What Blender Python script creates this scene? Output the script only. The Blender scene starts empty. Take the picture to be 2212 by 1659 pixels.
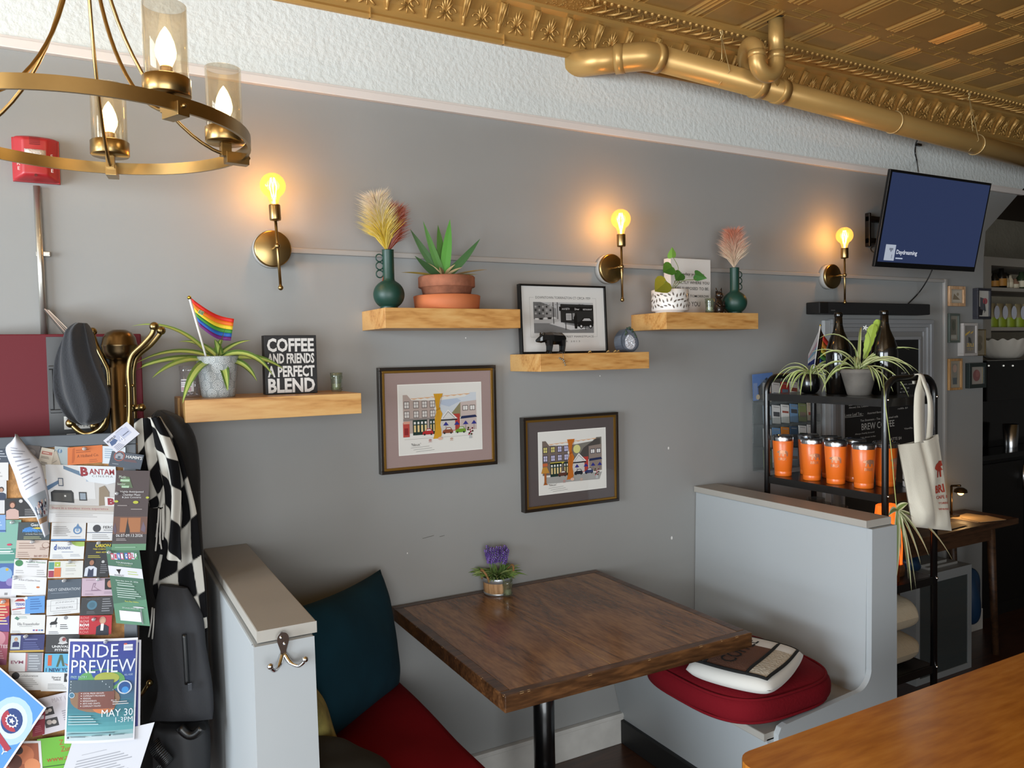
import bpy, bmesh, math, random
from mathutils import Vector, Matrix, Quaternion
random.seed(7)
S = bpy.context.scene
COL = S.collection
R = math.radians
PI = math.pi

# ---------------------------------------------------------------- camera
CAM = Vector((0.0, -2.62, 1.635)); FPX = 1682.3
CR = Vector((0.87634088, -0.48130546, -0.01927991))
CU = Vector((0.03495021, 0.02361399, 0.99911004))
CF = Vector((0.48042184, 0.87623481, -0.03751563))
cd = bpy.data.cameras.new('camera'); cam = bpy.data.objects.new('camera', cd); COL.objects.link(cam)
cd.sensor_width = 36.0; cd.lens = FPX / 2212 * 36.0; cd.clip_start = 0.05
cam.matrix_world = Matrix(((CR.x, CU.x, -CF.x, CAM.x), (CR.y, CU.y, -CF.y, CAM.y), (CR.z, CU.z, -CF.z, CAM.z), (0, 0, 0, 1)))
S.camera = cam
def at(px, py, X=None, Y=None, Z=None, d=None):
    """point seen at photo pixel (px, py) lying on the plane X=.., Y=.., Z=.. or at depth d (metres)"""
    r = CF * FPX + CR * (px - 1106) - CU * (py - 829.5)
    if Y is not None: k = (Y - CAM.y) / r.y
    elif X is not None: k = (X - CAM.x) / r.x
    elif Z is not None: k = (Z - CAM.z) / r.z
    else: k = d / FPX
    return CAM + r * k

# ---------------------------------------------------------------- world, lights, exposure
vs = S.view_settings
S.display_settings.display_device = 'sRGB'
vs.view_transform = 'Standard'; vs.look = 'None'; vs.gamma = 1.0; vs.use_curve_mapping = False
vs.exposure = 0.14
w = bpy.data.worlds.new('sky'); S.world = w; w.use_nodes = True
bg = w.node_tree.nodes['Background']; bg.inputs[0].default_value = (0.72, 0.85, 1.0, 1); bg.inputs[1].default_value = 0.6
def area_light(name, loc, target, sx, sy, power, color):
    l = bpy.data.lights.new(name, 'AREA'); l.shape = 'RECTANGLE'; l.size = sx; l.size_y = sy
    l.energy = power; l.color = color
    o = bpy.data.objects.new(name, l); COL.objects.link(o); o.location = loc
    o.rotation_euler = (Vector(target) - Vector(loc)).to_track_quat('-Z', 'Y').to_euler()
    return o
# daylight through the two shop windows (they stand in the window openings of wall_left and wall_front)
area_light('daylight_side_window', (-4.75, -2.3, 1.55), (2.4, -0.9, 1.1), 3.4, 2.1, 425, (0.80, 0.91, 1.0))
area_light('daylight_front_window', (-0.7, -4.6, 1.35), (1.3, 0.0, 0.95), 3.0, 1.7, 120, (0.94, 0.98, 1.0))
S.cycles.max_bounces = 8; S.cycles.diffuse_bounces = 4; S.cycles.glossy_bounces = 3
S.cycles.transparent_max_bounces = 12; S.cycles.transmission_bounces = 4
S.cycles.caustics_reflective = False; S.cycles.caustics_refractive = False
S.cycles.sample_clamp_indirect = 4.0

# ---------------------------------------------------------------- materials
def lin(c):
    if isinstance(c, str):
        c = c.lstrip('#'); c = tuple(int(c[i:i + 2], 16) for i in (0, 2, 4))
    return tuple(((v / 255) / 12.92 if v <= 10 else (((v / 255) + 0.055) / 1.055) ** 2.4) for v in c) + (1.0,)
MATS = {}
def M(name, col='#808080', rough=0.6, metal=0.0, var=0.0, vscale=6.0, bump=0.0, bscale=60.0, emit=0.0, ecol=None, spec=0.5, coat=0.0, stretch=(1, 1, 1), sheen=0.0):
    if name in MATS: return MATS[name]
    m = bpy.data.materials.new(name); m.use_nodes = True; MATS[name] = m
    nt = m.node_tree; b = nt.nodes['Principled BSDF']
    b.inputs['Base Color'].default_value = lin(col); b.inputs['Roughness'].default_value = rough
    b.inputs['Metallic'].default_value = metal; b.inputs['Specular IOR Level'].default_value = spec
    b.inputs['Coat Weight'].default_value = coat; b.inputs['Sheen Weight'].default_value = sheen
    if emit:
        b.inputs['Emission Color'].default_value = lin(ecol or col); b.inputs['Emission Strength'].default_value = emit
    if var or bump:
        tc = nt.nodes.new('ShaderNodeTexCoord'); mp = nt.nodes.new('ShaderNodeMapping')
        mp.inputs['Scale'].default_value = stretch; nt.links.new(tc.outputs['Object'], mp.inputs[0])
    if var:
        n = nt.nodes.new('ShaderNodeTexNoise'); n.inputs['Scale'].default_value = vscale; n.inputs['Detail'].default_value = 5
        nt.links.new(mp.outputs[0], n.inputs['Vector'])
        mx = nt.nodes.new('ShaderNodeMixRGB'); mx.blend_type = 'MIX'
        c = lin(col); mx.inputs[1].default_value = tuple(v * (1 - var) for v in c[:3]) + (1,); mx.inputs[2].default_value = tuple(min(1, v * (1 + var)) for v in c[:3]) + (1,)
        rp = nt.nodes.new('ShaderNodeMapRange'); rp.inputs[1].default_value = 0.3; rp.inputs[2].default_value = 0.7
        nt.links.new(n.outputs['Fac'], rp.inputs[0]); nt.links.new(rp.outputs[0], mx.inputs[0]); nt.links.new(mx.outputs[0], b.inputs['Base Color'])
    if bump:
        n2 = nt.nodes.new('ShaderNodeTexNoise'); n2.inputs['Scale'].default_value = bscale; n2.inputs['Detail'].default_value = 4
        nt.links.new(mp.outputs[0], n2.inputs['Vector'])
        bp = nt.nodes.new('ShaderNodeBump'); bp.inputs['Strength'].default_value = bump; bp.inputs['Distance'].default_value = 0.01
        nt.links.new(n2.outputs['Fac'], bp.inputs['Height']); nt.links.new(bp.outputs[0], b.inputs['Normal'])
    return m
def wood(name, c1, c2, c3, axis=0, scale=1.0, rough=0.35, coat=0.0, ring=9.0, contrast=1.0):
    """grain running along the given axis, with swirling figure"""
    if name in MATS: return MATS[name]
    m = bpy.data.materials.new(name); m.use_nodes = True; MATS[name] = m
    nt = m.node_tree; b = nt.nodes['Principled BSDF']; b.inputs['Roughness'].default_value = rough; b.inputs['Coat Weight'].default_value = coat
    b.inputs['Coat Roughness'].default_value = 0.12
    tc = nt.nodes.new('ShaderNodeTexCoord'); mp = nt.nodes.new('ShaderNodeMapping')
    sc = [ring * scale] * 3; sc[axis] = ring * scale * 0.16
    mp.inputs['Scale'].default_value = sc; nt.links.new(tc.outputs['Object'], mp.inputs[0])
    n0 = nt.nodes.new('ShaderNodeTexNoise'); n0.inputs['Scale'].default_value = 0.9; n0.inputs['Detail'].default_value = 3; n0.inputs['Distortion'].default_value = 0.6
    nt.links.new(mp.outputs[0], n0.inputs['Vector'])
    mul = nt.nodes.new('ShaderNodeMath'); mul.operation = 'MULTIPLY'; mul.inputs[1].default_value = 9.0
    nt.links.new(n0.outputs['Fac'], mul.inputs[0])
    fr = nt.nodes.new('ShaderNodeMath'); fr.operation = 'PINGPONG'; fr.inputs[1].default_value = 1.0
    nt.links.new(mul.outputs[0], fr.inputs[0])
    n1 = nt.nodes.new('ShaderNodeTexNoise'); n1.inputs['Scale'].default_value = 14; n1.inputs['Detail'].default_value = 6
    nt.links.new(mp.outputs[0], n1.inputs['Vector'])
    ad = nt.nodes.new('ShaderNodeMath'); ad.operation = 'MULTIPLY_ADD'; ad.inputs[1].default_value = 0.45 * contrast
    nt.links.new(fr.outputs[0], ad.inputs[0]); nt.links.new(n1.outputs['Fac'], ad.inputs[2])
    cr = nt.nodes.new('ShaderNodeValToRGB')
    cr.color_ramp.elements[0].position = 0.3; cr.color_ramp.elements[0].color = lin(c1)
    cr.color_ramp.elements[1].position = 0.95; cr.color_ramp.elements[1].color = lin(c3)
    e = cr.color_ramp.elements.new(0.62); e.color = lin(c2)
    nt.links.new(ad.outputs[0], cr.inputs[0]); nt.links.new(cr.outputs[0], b.inputs['Base Color'])
    bp = nt.nodes.new('ShaderNodeBump'); bp.inputs['Strength'].default_value = 0.06; bp.inputs['Distance'].default_value = 0.003
    nt.links.new(n1.outputs['Fac'], bp.inputs['Height']); nt.links.new(bp.outputs[0], b.inputs['Normal'])
    return m
def clear(name, tint='#ffffff', gloss=0.12, haze=0.0, hcol='#ffffff', rough=0.03):
    """thin clear glass: see-through with a reflecting skin"""
    if name in MATS: return MATS[name]
    m = bpy.data.materials.new(name); m.use_nodes = True; MATS[name] = m
    nt = m.node_tree; nt.nodes.remove(nt.nodes['Principled BSDF']); out = nt.nodes['Material Output']
    t = nt.nodes.new('ShaderNodeBsdfTransparent'); t.inputs[0].default_value = lin(tint)
    g = nt.nodes.new('ShaderNodeBsdfGlossy'); g.inputs['Roughness'].default_value = rough
    fr = nt.nodes.new('ShaderNodeLayerWeight'); fr.inputs[0].default_value = 0.3
    mr = nt.nodes.new('ShaderNodeMapRange'); mr.inputs[3].default_value = gloss * 0.35; mr.inputs[4].default_value = min(1, gloss * 4)
    nt.links.new(fr.outputs['Facing'], mr.inputs[0])
    mx = nt.nodes.new('ShaderNodeMixShader'); nt.links.new(mr.outputs[0], mx.inputs[0]); nt.links.new(t.outputs[0], mx.inputs[1]); nt.links.new(g.outputs[0], mx.inputs[2])
    last = mx
    if haze:
        dft = nt.nodes.new('ShaderNodeBsdfDiffuse'); dft.inputs[0].default_value = lin(hcol)
        m2 = nt.nodes.new('ShaderNodeMixShader'); m2.inputs[0].default_value = haze
        nt.links.new(mx.outputs[0], m2.inputs[1]); nt.links.new(dft.outputs[0], m2.inputs[2]); last = m2
    nt.links.new(last.outputs[0], out.inputs[0])
    return m
def printed(name='printed_paper', rough=0.45, spec=0.4):
    """ink: colour of each face of the print"""
    if name in MATS: return MATS[name]
    m = M(name, '#ffffff', rough, spec=spec)
    a = m.node_tree.nodes.new('ShaderNodeAttribute'); a.attribute_name = 'ink'
    m.node_tree.links.new(a.outputs['Color'], m.node_tree.nodes['Principled BSDF'].inputs['Base Color'])
    return m

# ---------------------------------------------------------------- mesh builder
TXT = {}
def text_geo(s, bold=0.0):
    k = (s, bold)
    if k not in TXT:
        c = bpy.data.curves.new('t', 'FONT'); c.body = s; c.size = 1.0; c.offset = bold; c.resolution_u = 2; c.align_x = 'LEFT'
        o = bpy.data.objects.new('t', c); COL.objects.link(o)
        me = bpy.data.meshes.new_from_object(o.evaluated_get(bpy.context.evaluated_depsgraph_get()))
        v = [(p.co.x, p.co.y) for p in me.vertices]; f = [tuple(p.vertices) for p in me.polygons]
        bpy.data.objects.remove(o); bpy.data.curves.remove(c); bpy.data.meshes.remove(me)
        x0 = min(p[0] for p in v); x1 = max(p[0] for p in v); y0 = min(p[1] for p in v); y1 = max(p[1] for p in v)
        TXT[k] = (v, f, x0, x1, y0, y1)
    return TXT[k]
class B:
    def __init__(s):
        s.v = []; s.f = []; s.mi = []; s.sm = []; s.col = []; s.m = 0; s.c = (1, 1, 1, 1); s.s = False; s.usecol = False
    def ink(s, c): s.c = lin(c); s.usecol = True; return s
    def add(s, vs_, fs, smooth=None):
        o = len(s.v); s.v += [tuple(p) for p in vs_]
        for f in fs:
            s.f.append(tuple(i + o for i in f)); s.mi.append(s.m); s.sm.append(s.s if smooth is None else smooth); s.col.append(s.c)
        return s
    def box(s, x0, x1, y0, y1, z0, z1, bev=0.0, T=None):
        if bev > 0:
            bm = bmesh.new(); bmesh.ops.create_cube(bm, size=1)
            for p in bm.verts: p.co = Vector(((x0 + x1) / 2 + p.co.x * (x1 - x0), (y0 + y1) / 2 + p.co.y * (y1 - y0), (z0 + z1) / 2 + p.co.z * (z1 - z0)))
            bmesh.ops.bevel(bm, geom=bm.edges[:], offset=bev, segments=2, affect='EDGES', profile=0.6)
            bm.verts.index_update(); vv = [T @ p.co if T else p.co.copy() for p in bm.verts]; ff = [tuple(q.index for q in f.verts) for f in bm.faces]; bm.free()
            return s.add(vv, ff)
        vv = [Vector((x, y, z)) for z in (z0, z1) for y in (y0, y1) for x in (x0, x1)]
        if T: vv = [T @ p for p in vv]
        return s.add(vv, [(0, 2, 3, 1), (4, 5, 7, 6), (0, 1, 5, 4), (2, 6, 7, 3), (0, 4, 6, 2), (1, 3, 7, 5)])
    def quad(s, a, b, c, d): return s.add([a, b, c, d], [(0, 1, 2, 3)])
    def lathe(s, prof, c=(0, 0, 0), n=24, T=None, caps=True, smooth=True):
        c = Vector(c); vv = []; ff = []
        for r, z in prof:
            for i in range(n):
                a = 2 * PI * i / n; p = Vector((max(r, 1e-5) * math.cos(a), max(r, 1e-5) * math.sin(a), z)); vv.append((T @ p if T else p) + c)
        for j in range(len(prof) - 1):
            for i in range(n): ff.append((j * n + i, j * n + (i + 1) % n, (j + 1) * n + (i + 1) % n, (j + 1) * n + i))
        s.add(vv, ff, smooth)
        if caps:
            o = len(s.v) - len(vv)
            for base, flip in ((0, True), ((len(prof) - 1) * n, False)):
                if prof[0 if flip else -1][0] > 1e-4:
                    idx = [base + i for i in range(n)]
                    if flip: idx.reverse()
                    s.f.append(tuple(i + o for i in idx)); s.mi.append(s.m); s.sm.append(False); s.col.append(s.c)
        return s
    def tube(s, pts, r, n=8, caps=True, smooth=True, closed=False):
        pts = [Vector(p) for p in pts]; k = len(pts); rr = r if isinstance(r, (list, tuple)) else [r] * k
        vv = []; ff = []; nrm = None
        for i, p in enumerate(pts):
            if closed: t = pts[(i + 1) % k] - pts[i - 1]
            else: t = pts[min(i + 1, k - 1)] - pts[max(i - 1, 0)]
            if t.length < 1e-9: t = Vector((0, 0, 1))
            t.normalize()
            if nrm is None: nrm = t.orthogonal().normalized()
            else:
                nrm = nrm - t * nrm.dot(t)
                nrm = nrm.normalized() if nrm.length > 1e-6 else t.orthogonal().normalized()
            b = t.cross(nrm)
            for j in range(n):
                a = 2 * PI * j / n; vv.append(p + (nrm * math.cos(a) + b * math.sin(a)) * rr[i])
        for i in range(k if closed else k - 1):
            i2 = (i + 1) % k
            for j in range(n): ff.append((i * n + j, i * n + (j + 1) % n, i2 * n + (j + 1) % n, i2 * n + j))
        if caps and not closed:
            s.add(vv, ff, smooth); o = len(s.v) - len(vv)
            for idx in ([i for i in reversed(range(n))], [(k - 1) * n + i for i in range(n)]):
                s.f.append(tuple(i + o for i in idx)); s.mi.append(s.m); s.sm.append(False); s.col.append(s.c)
            return s
        return s.add(vv, ff, smooth)
    def cyl(s, p0, p1, r, r1=None, n=16): return s.tube([p0, p1], [r, r if r1 is None else r1], n)
    def ball(s, c, r, n=14, sz=1.0, T=None):
        m = max(6, n // 2); prof = [(r * math.sin(PI * i / m), -r * sz * math.cos(PI * i / m)) for i in range(m + 1)]
        return s.lathe(prof, c, n, T, caps=False)
    def grid(s, fn, nu, nv, smooth=True, closed_u=False):
        vv = [fn(i / nu, j / nv) for j in range(nv + 1) for i in range(nu + (0 if closed_u else 1))]
        W = nu if closed_u else nu + 1
        ff = [(j * W + i, j * W + (i + 1) % W, (j + 1) * W + (i + 1) % W, (j + 1) * W + i) for j in range(nv) for i in range(nu)]
        return s.add(vv, ff, smooth)
    def prism(s, poly, axis, a, b, smooth=False):
        """polygon of 2D points swept along axis (0,1,2) from a to b"""
        def P(u, v, t): return [(t, u, v), (u, t, v), (u, v, t)][axis]
        n = len(poly); vv = [P(u, v, a) for u, v in poly] + [P(u, v, b) for u, v in poly]
        ff = [(i, (i + 1) % n, n + (i + 1) % n, n + i) for i in range(n)]
        s.add(vv, ff, smooth); s.add(vv[:n], [tuple(reversed(range(n)))], False); return s.add(vv[n:], [tuple(range(n))], False)
    def slab(s, poly, T, t0, t1):
        """2D polygon in frame T (x,y plane) given thickness t0..t1 along its z"""
        n = len(poly); vv = [T @ Vector((u, v, t0)) for u, v in poly] + [T @ Vector((u, v, t1)) for u, v in poly]
        s.add(vv, [(i, (i + 1) % n, n + (i + 1) % n, n + i) for i in range(n)], False)
        return s.add(vv, [tuple(reversed(range(n))), tuple(range(n, 2 * n))], False)
    def text(s, st, T, x, y, h, w=None, align='C', bold=0.0, z=0.0006, rot=0.0, cap=None):
        """flat lettering in frame T: height h of the line box, optional width w it is fitted to"""
        v, f, x0, x1, y0, y1 = text_geo(st, bold)
        hh = (y1 - y0) if cap is None else cap
        k = h / hh; kx = k if w is None else w / (x1 - x0)
        W = (x1 - x0) * kx; ox = {'L': 0, 'C': -W / 2, 'R': -W}[align]
        cr, sr = math.cos(rot), math.sin(rot); out = []
        for a, b in v:
            u = (a - x0) * kx + ox; q = (b - y0) * k - h / 2
            out.append(T @ Vector((x + u * cr - q * sr, y + u * sr + q * cr, z)))
        return s.add(out, f, False)
    def rect(s, T, x, y, w_, h, z=0.0004, rot=0.0):
        cr, sr = math.cos(rot), math.sin(rot)
        return s.add([T @ Vector((x + a * cr - b * sr, y + a * sr + b * cr, z)) for a, b in ((-w_ / 2, -h / 2), (w_ / 2, -h / 2), (w_ / 2, h / 2), (-w_ / 2, h / 2))], [(0, 1, 2, 3)], False)
    def poly(s, T, pts, z=0.0004): return s.add([T @ Vector((a, b, z)) for a, b in pts], [tuple(range(len(pts)))], False)
    def disc(s, T, x, y, r, z=0.0004, n=18, ry=None):
        return s.poly(T, [(x + r * math.cos(2 * PI * i / n), y + (ry or r) * math.sin(2 * PI * i / n)) for i in range(n)], z)
    def make(s, name, mats, parent=None, **kw):
        me = bpy.data.meshes.new(name); me.from_pydata(s.v, [], s.f)
        ms = mats if isinstance(mats, (list, tuple)) else [mats]
        for m in ms: me.materials.append(m)
        me.polygons.foreach_set('material_index', s.mi); me.polygons.foreach_set('use_smooth', s.sm)
        if s.usecol:
            ca = me.color_attributes.new('ink', 'FLOAT_COLOR', 'CORNER'); buf = []
            for f, c in zip(s.f, s.col): buf += list(c) * len(f)
            ca.data.foreach_set('color', buf)
        me.update()
        o = bpy.data.objects.new(name, me); COL.objects.link(o)
        if parent is not None: child(o, parent)
        for k, v in kw.items(): o[k] = v
        return o
def wmat(o):
    m = o.matrix_basis.copy()
    if o.parent is not None: m = wmat(o.parent) @ o.matrix_parent_inverse @ m
    return m
def child(o, p): o.parent = p; o.matrix_parent_inverse = wmat(p).inverted()
def thing(name, label, cat, loc=(0, 0, 0), group=None):
    o = bpy.data.objects.new(name, None); COL.objects.link(o); o.location = loc; o.empty_display_size = 0.05
    return tag(o, label, cat, group)
def tag(o, label, cat, group=None):
    o['label'] = label; o['category'] = cat
    if group: o['group'] = group
    return o
def struct(o): o['kind'] = 'structure'; return o
def dup(o, loc=None, rz=None, label=None, group=None):
    c = o.copy(); COL.objects.link(c)
    if loc is not None: c.location = loc
    if rz is not None: c.rotation_euler[2] = rz
    if label: c['label'] = label
    if group: c['group'] = group
    for ch in list(o.children):
        k = ch.copy(); COL.objects.link(k); k.parent = c
        for g in list(ch.children):
            q = g.copy(); COL.objects.link(q); q.parent = k
    return c
def frameT(o, x, y):
    """frame with origin o, x and y axes (made orthonormal), z towards the viewer side x cross y"""
    x = Vector(x).normalized(); z = x.cross(Vector(y)).normalized(); y = z.cross(x)
    return Matrix(((x.x, y.x, z.x, o[0]), (x.y, y.y, z.y, o[1]), (x.z, y.z, z.z, o[2]), (0, 0, 0, 1)))
def wallT(x, y, z): return frameT((x, y, z), (1, 0, 0), (0, 0, 1))   # faces -y
def smooth_path(pts, n=6):
    """Catmull-Rom through pts"""
    P = [Vector(p) for p in pts]; out = []
    for i in range(len(P) - 1):
        a = P[max(i - 1, 0)]; b = P[i]; c = P[i + 1]; d = P[min(i + 2, len(P) - 1)]
        for k in range(n):
            t = k / n; out.append(0.5 * ((2 * b) + (c - a) * t + (2 * a - 5 * b + 4 * c - d) * t * t + (3 * b - a - 3 * c + d) * t ** 3))
    out.append(P[-1]); return out
def mods(o, sub=0, solid=0.0):
    if solid:
        m = o.modifiers.new('solid', 'SOLIDIFY'); m.thickness = solid; m.offset = 0
    if sub:
        m = o.modifiers.new('sub', 'SUBSURF'); m.levels = sub; m.render_levels = sub
    return o
# ================================================================ the room
grey = M('grey_wall_paint', '#949492', 0.62, var=0.04, vscale=1.6, bump=0.05, bscale=25)
plaster = M('white_plaster', '#dde1de', 0.6, bump=0.40, bscale=48, var=0.03, vscale=3)
trimwhite = M('white_trim_paint', '#e2dad4', 0.4)
gold = M('gold_ceiling_paint', '#bb9150', 0.40, metal=0.35, var=0.10, vscale=2.5, bump=0.04, bscale=40)
goldpipe = M('gold_pipe_paint', '#c39b5c', 0.34, metal=0.4, var=0.05, vscale=4)
boothgrey = M('booth_grey_paint', '#a8acae', 0.42, var=0.03, vscale=2)
boothcap = M('booth_cap_paint', '#a5a098', 0.45, var=0.06, vscale=5)
white = M('white', '#e9e7e2', 0.5)
black = M('black_satin', '#0c0c0d', 0.35)
blackm = M('black_metal', '#0b0b0c', 0.28, metal=0.0, coat=0.3)
brass = M('brushed_brass', '#a08659', 0.3, metal=1.0, var=0.06, vscale=20)
bronze = M('antique_bronze', '#6b5a41', 0.3, metal=1.0, var=0.15, vscale=9)
chrome = M('chrome', '#c9c9c9', 0.12, metal=1.0)
steel = M('steel', '#b5b6b8', 0.25, metal=1.0)
darkwood = wood('dark_stained_wood', '#452d17', '#7b5433', '#987047', axis=1, scale=0.9, rough=0.26, coat=0.2, contrast=0.9)
maple = wood('maple', '#a46e35', '#c59152', '#d0a264', axis=0, scale=0.8, rough=0.4, contrast=1.2)
floorwood = wood('floor_wood', '#20120b', '#3a2013', '#4a2c1b', axis=0, scale=0.7, rough=0.3, coat=0.2)
honey = wood('honey_wood', '#a5601a', '#c07828', '#cf8a3a', axis=0, scale=0.45, rough=0.22, coat=0.15, contrast=0.35)
INK = printed()

b = B()
b.m = 0; prof = [(-4.9, 0.0), (4.52, 0.0), (4.523, 2.102), (4.544, 2.287), (4.88, 2.53), (-4.9, 2.53)]
b.prism(prof, 1, 0.0, 0.1)
b.m = 1; b.prism([(-4.9, 2.53), (4.88, 2.53), (4.95, 2.58), (5.2, 3.0), (-4.9, 3.0)], 1, 0.0, 0.1)
struct(b.make('wall_back', [grey, plaster]))
b = B(); b.box(-4.9, 4.9, -0.022, 0.0, 2.518, 2.546, 0.003); b.box(-4.9, 4.9, -0.010, 0.0, 2.546, 2.556, 0.002)
struct(b.make('trim_1', trimwhite))
b = B(); b.box(-4.9, 0.30, -0.018, 0, 0, 0.115, 0.003); b.box(0.86, 1.93, -0.018, 0, 0, 0.115, 0.003); b.box(0.86, 1.93, -0.024, 0, 0.112, 0.13, 0.004); b.box(2.5, 4.5, -0.018, 0, 0, 0.12, 0.003)
struct(b.make('baseboard_back', M('worn_white_paint', '#ccc9c3', 0.5, var=0.12, vscale=9)))
b = B(); b.box(-5.0, 7.5, -4.8, 1.2, -0.05, 0.0); struct(b.make('floor', floorwood))
# left wall with a big shop window, front wall with another
b = B()
b.box(-5.0, -4.9, -4.8, 0.1, 0, 0.45); b.box(-5.0, -4.9, -4.8, 0.1, 2.65, 3.0); b.box(-5.0, -4.9, -4.8, -4.1, 0.45, 2.65); b.box(-5.0, -4.9, -0.5, 0.1, 0.45, 2.65)
struct(b.make('wall_left', M('side_wall_paint', '#b9b5ad', 0.7)))
b = B()
b.box(-4.9, 7.5, -4.8, -4.7, 0, 0.3); b.box(-4.9, 7.5, -4.8, -4.7, 2.4, 3.0); b.box(-4.9, -2.4, -4.8, -4.7, 0.3, 2.4); b.box(1.0, 7.5, -4.8, -4.7, 0.3, 2.4)
struct(b.make('wall_front', MATS['side_wall_paint']))
for nm, parts in (('window_1', [(-4.98, -4.92, -4.1, -4.04, 0.45, 2.65), (-4.98, -4.92, -0.56, -0.5, 0.45, 2.65), (-4.98, -4.92, -4.1, -0.5, 0.45, 0.51), (-4.98, -4.92, -4.1, -0.5, 2.59, 2.65), (-4.98, -4.92, -2.33, -2.27, 0.45, 2.65)]),
                  ('window_2', [(-2.4, -2.34, -4.78, -4.72, 0.3, 2.4), (0.94, 1.0, -4.78, -4.72, 0.3, 2.4), (-2.4, 1.0, -4.78, -4.72, 0.3, 0.36), (-2.4, 1.0, -4.78, -4.72, 2.34, 2.4), (-0.73, -0.67, -4.78, -4.72, 0.3, 2.4)])):
    b = B()
    for p in parts: b.box(*p)
    o = struct(b.make(nm, M('window_frame_paint', '#d8d6d0', 0.4)))
    g = B()
    if nm == 'window_1': g.box(-4.952, -4.948, -4.04, -0.56, 0.51, 2.59)
    else: g.box(-2.34, 0.94, -4.752, -4.748, 0.36, 2.34)
    g.make('window_pane', clear('window_glass', gloss=0.05), o)
b = B(); b.box(7.5, 7.6, -4.8, 1.3, 0, 3.0); struct(b.make('wall_right', M('dark_end_wall', '#55504a', 0.8)))
b = B(); b.box(4.2, 7.5, 1.2, 1.3, 0, 3.0); b.box(4.2, 4.3, 0.1, 1.2, 0, 3.0)
struct(b.make('wall_kitchen', M('beige_plaster', '#a79f8d', 0.85, bump=0.7, bscale=30, var=0.06)))

# pressed-metal ceiling: flat field with ridged bands on a 0.29 m tile
b = B(); ZC = 2.97
b.box(-4.9, 7.5, -4.8, -0.0, ZC, ZC + 0.05); b.box(4.2, 7.5, 0.0, 1.2, ZC, ZC + 0.05)
P = 0.29
def ridge(bb, x0, x1, y0, y1, along, h=0.007):
    wd = (x1 - x0) if along == 'y' else (y1 - y0)
    for k in range(3):
        c = (x0 if along == 'y' else y0) + wd * (0.5 + k) / 3; q = wd / 3 * 0.4
        if along == 'y': vv = [(c - q, y0, ZC), (c, y0 + 0.006, ZC - h), (c + q, y0, ZC), (c - q, y1, ZC), (c, y1 - 0.006, ZC - h), (c + q, y1, ZC)]
        else: vv = [(x0, c - q, ZC), (x0 + 0.006, c, ZC - h), (x0, c + q, ZC), (x1, c - q, ZC), (x1 - 0.006, c, ZC - h), (x1, c + q, ZC)]
        bb.add(vv, [(0, 1, 4, 3), (1, 2, 5, 4), (0, 2, 1), (3, 4, 5)])
for i in range(-16, 26):
    for j in range(0, 11):
        x = 2.445 + i * P; y = -0.165 - j * P
        if x < -4.7 or x > 7.2: continue
        ridge(b, x - 0.034, x + 0.034, y - 0.245, y - 0.02, 'y')
        ridge(b, x + 0.05, x + P - 0.05, y - P / 2 - 0.148, y - P / 2 - 0.142 + 0.03, 'x', 0.003)
        b.box(x + 0.055, x + P - 0.055, y - 0.225, y - 0.04, ZC - 0.004, ZC)
    if -4.7 < 2.3 + i * P < 7.2: b.box(2.3 + i * P - 0.002, 2.3 + i * P + 0.002, -3.3, -0.2, ZC - 0.002, ZC)
struct(b.make('ceiling', gold))

# pressed-metal cornice along the back wall
b = B()
cp = [(0.0, 2.800), (-0.012, 2.800), (-0.016, 2.812), (-0.010, 2.822), (-0.018, 2.834), (-0.022, 2.86), (-0.036, 2.895), (-0.062, 2.925), (-0.082, 2.935), (-0.088, 2.945), (-0.190, 2.955), (-0.198, 2.945), (-0.212, 2.944), (-0.222, 2.955), (-0.225, 2.972), (0.0, 2.972)]
b.prism(cp, 0, -4.9, 5.2)
def torch(bb, x):
    # fluted torch, wider at the top, lying on the cove
    pts = [(-0.020, 2.838), (-0.028, 2.862), (-0.044, 2.893), (-0.072, 2.924)]
    bb.tube([(x, y - 0.003, z) for y, z in pts], [0.004, 0.008, 0.010, 0.014], 7)
    bb.ball((x, -0.022, 2.840), 0.007, 8)
    for s in (-1, 1): bb.tube([(x + s * 0.006, -0.030 - 0.006, 2.862), (x + s * 0.010, -0.074 - 0.008, 2.920)], 0.003, 5)
def palmette(bb, x):
    for a, l in ((-0.75, 0.030), (-0.35, 0.040), (0, 0.046), (0.35, 0.040), (0.75, 0.030)):
        dx = math.sin(a) * l; t = math.cos(a) * l
        bb.tube([(x, -0.030, 2.866), (x + dx * 0.5, -0.034 - t * 0.30, 2.868 + t * 0.45), (x + dx, -0.038 - t * 0.62, 2.870 + t * 0.92)], [0.003, 0.006, 0.002], 5)
    for s in (-1, 1):
        pts = []
        for k in range(11):
            a = k / 10 * 1.6 * PI; r = 0.018 - 0.0011 * k
            pts.append((x + s * (0.022 + r * math.cos(a)), -0.032 - 0.004, 2.868 + r * math.sin(a)))
        bb.tube(pts, 0.0035, 5)
        bb.tube([(x + s * 0.004, -0.028, 2.862), (x + s * 0.02, -0.026, 2.848), (x + s * 0.03, -0.024, 2.842)], [0.003, 0.005, 0.003], 5)
    bb.tube([(x, -0.026, 2.864), (x, -0.022, 2.838)], [0.004, 0.002], 5)
x = -0.2
while x < 5.1:
    torch(b, x); palmette(b, x + 0.0725); x += 0.145
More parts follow.
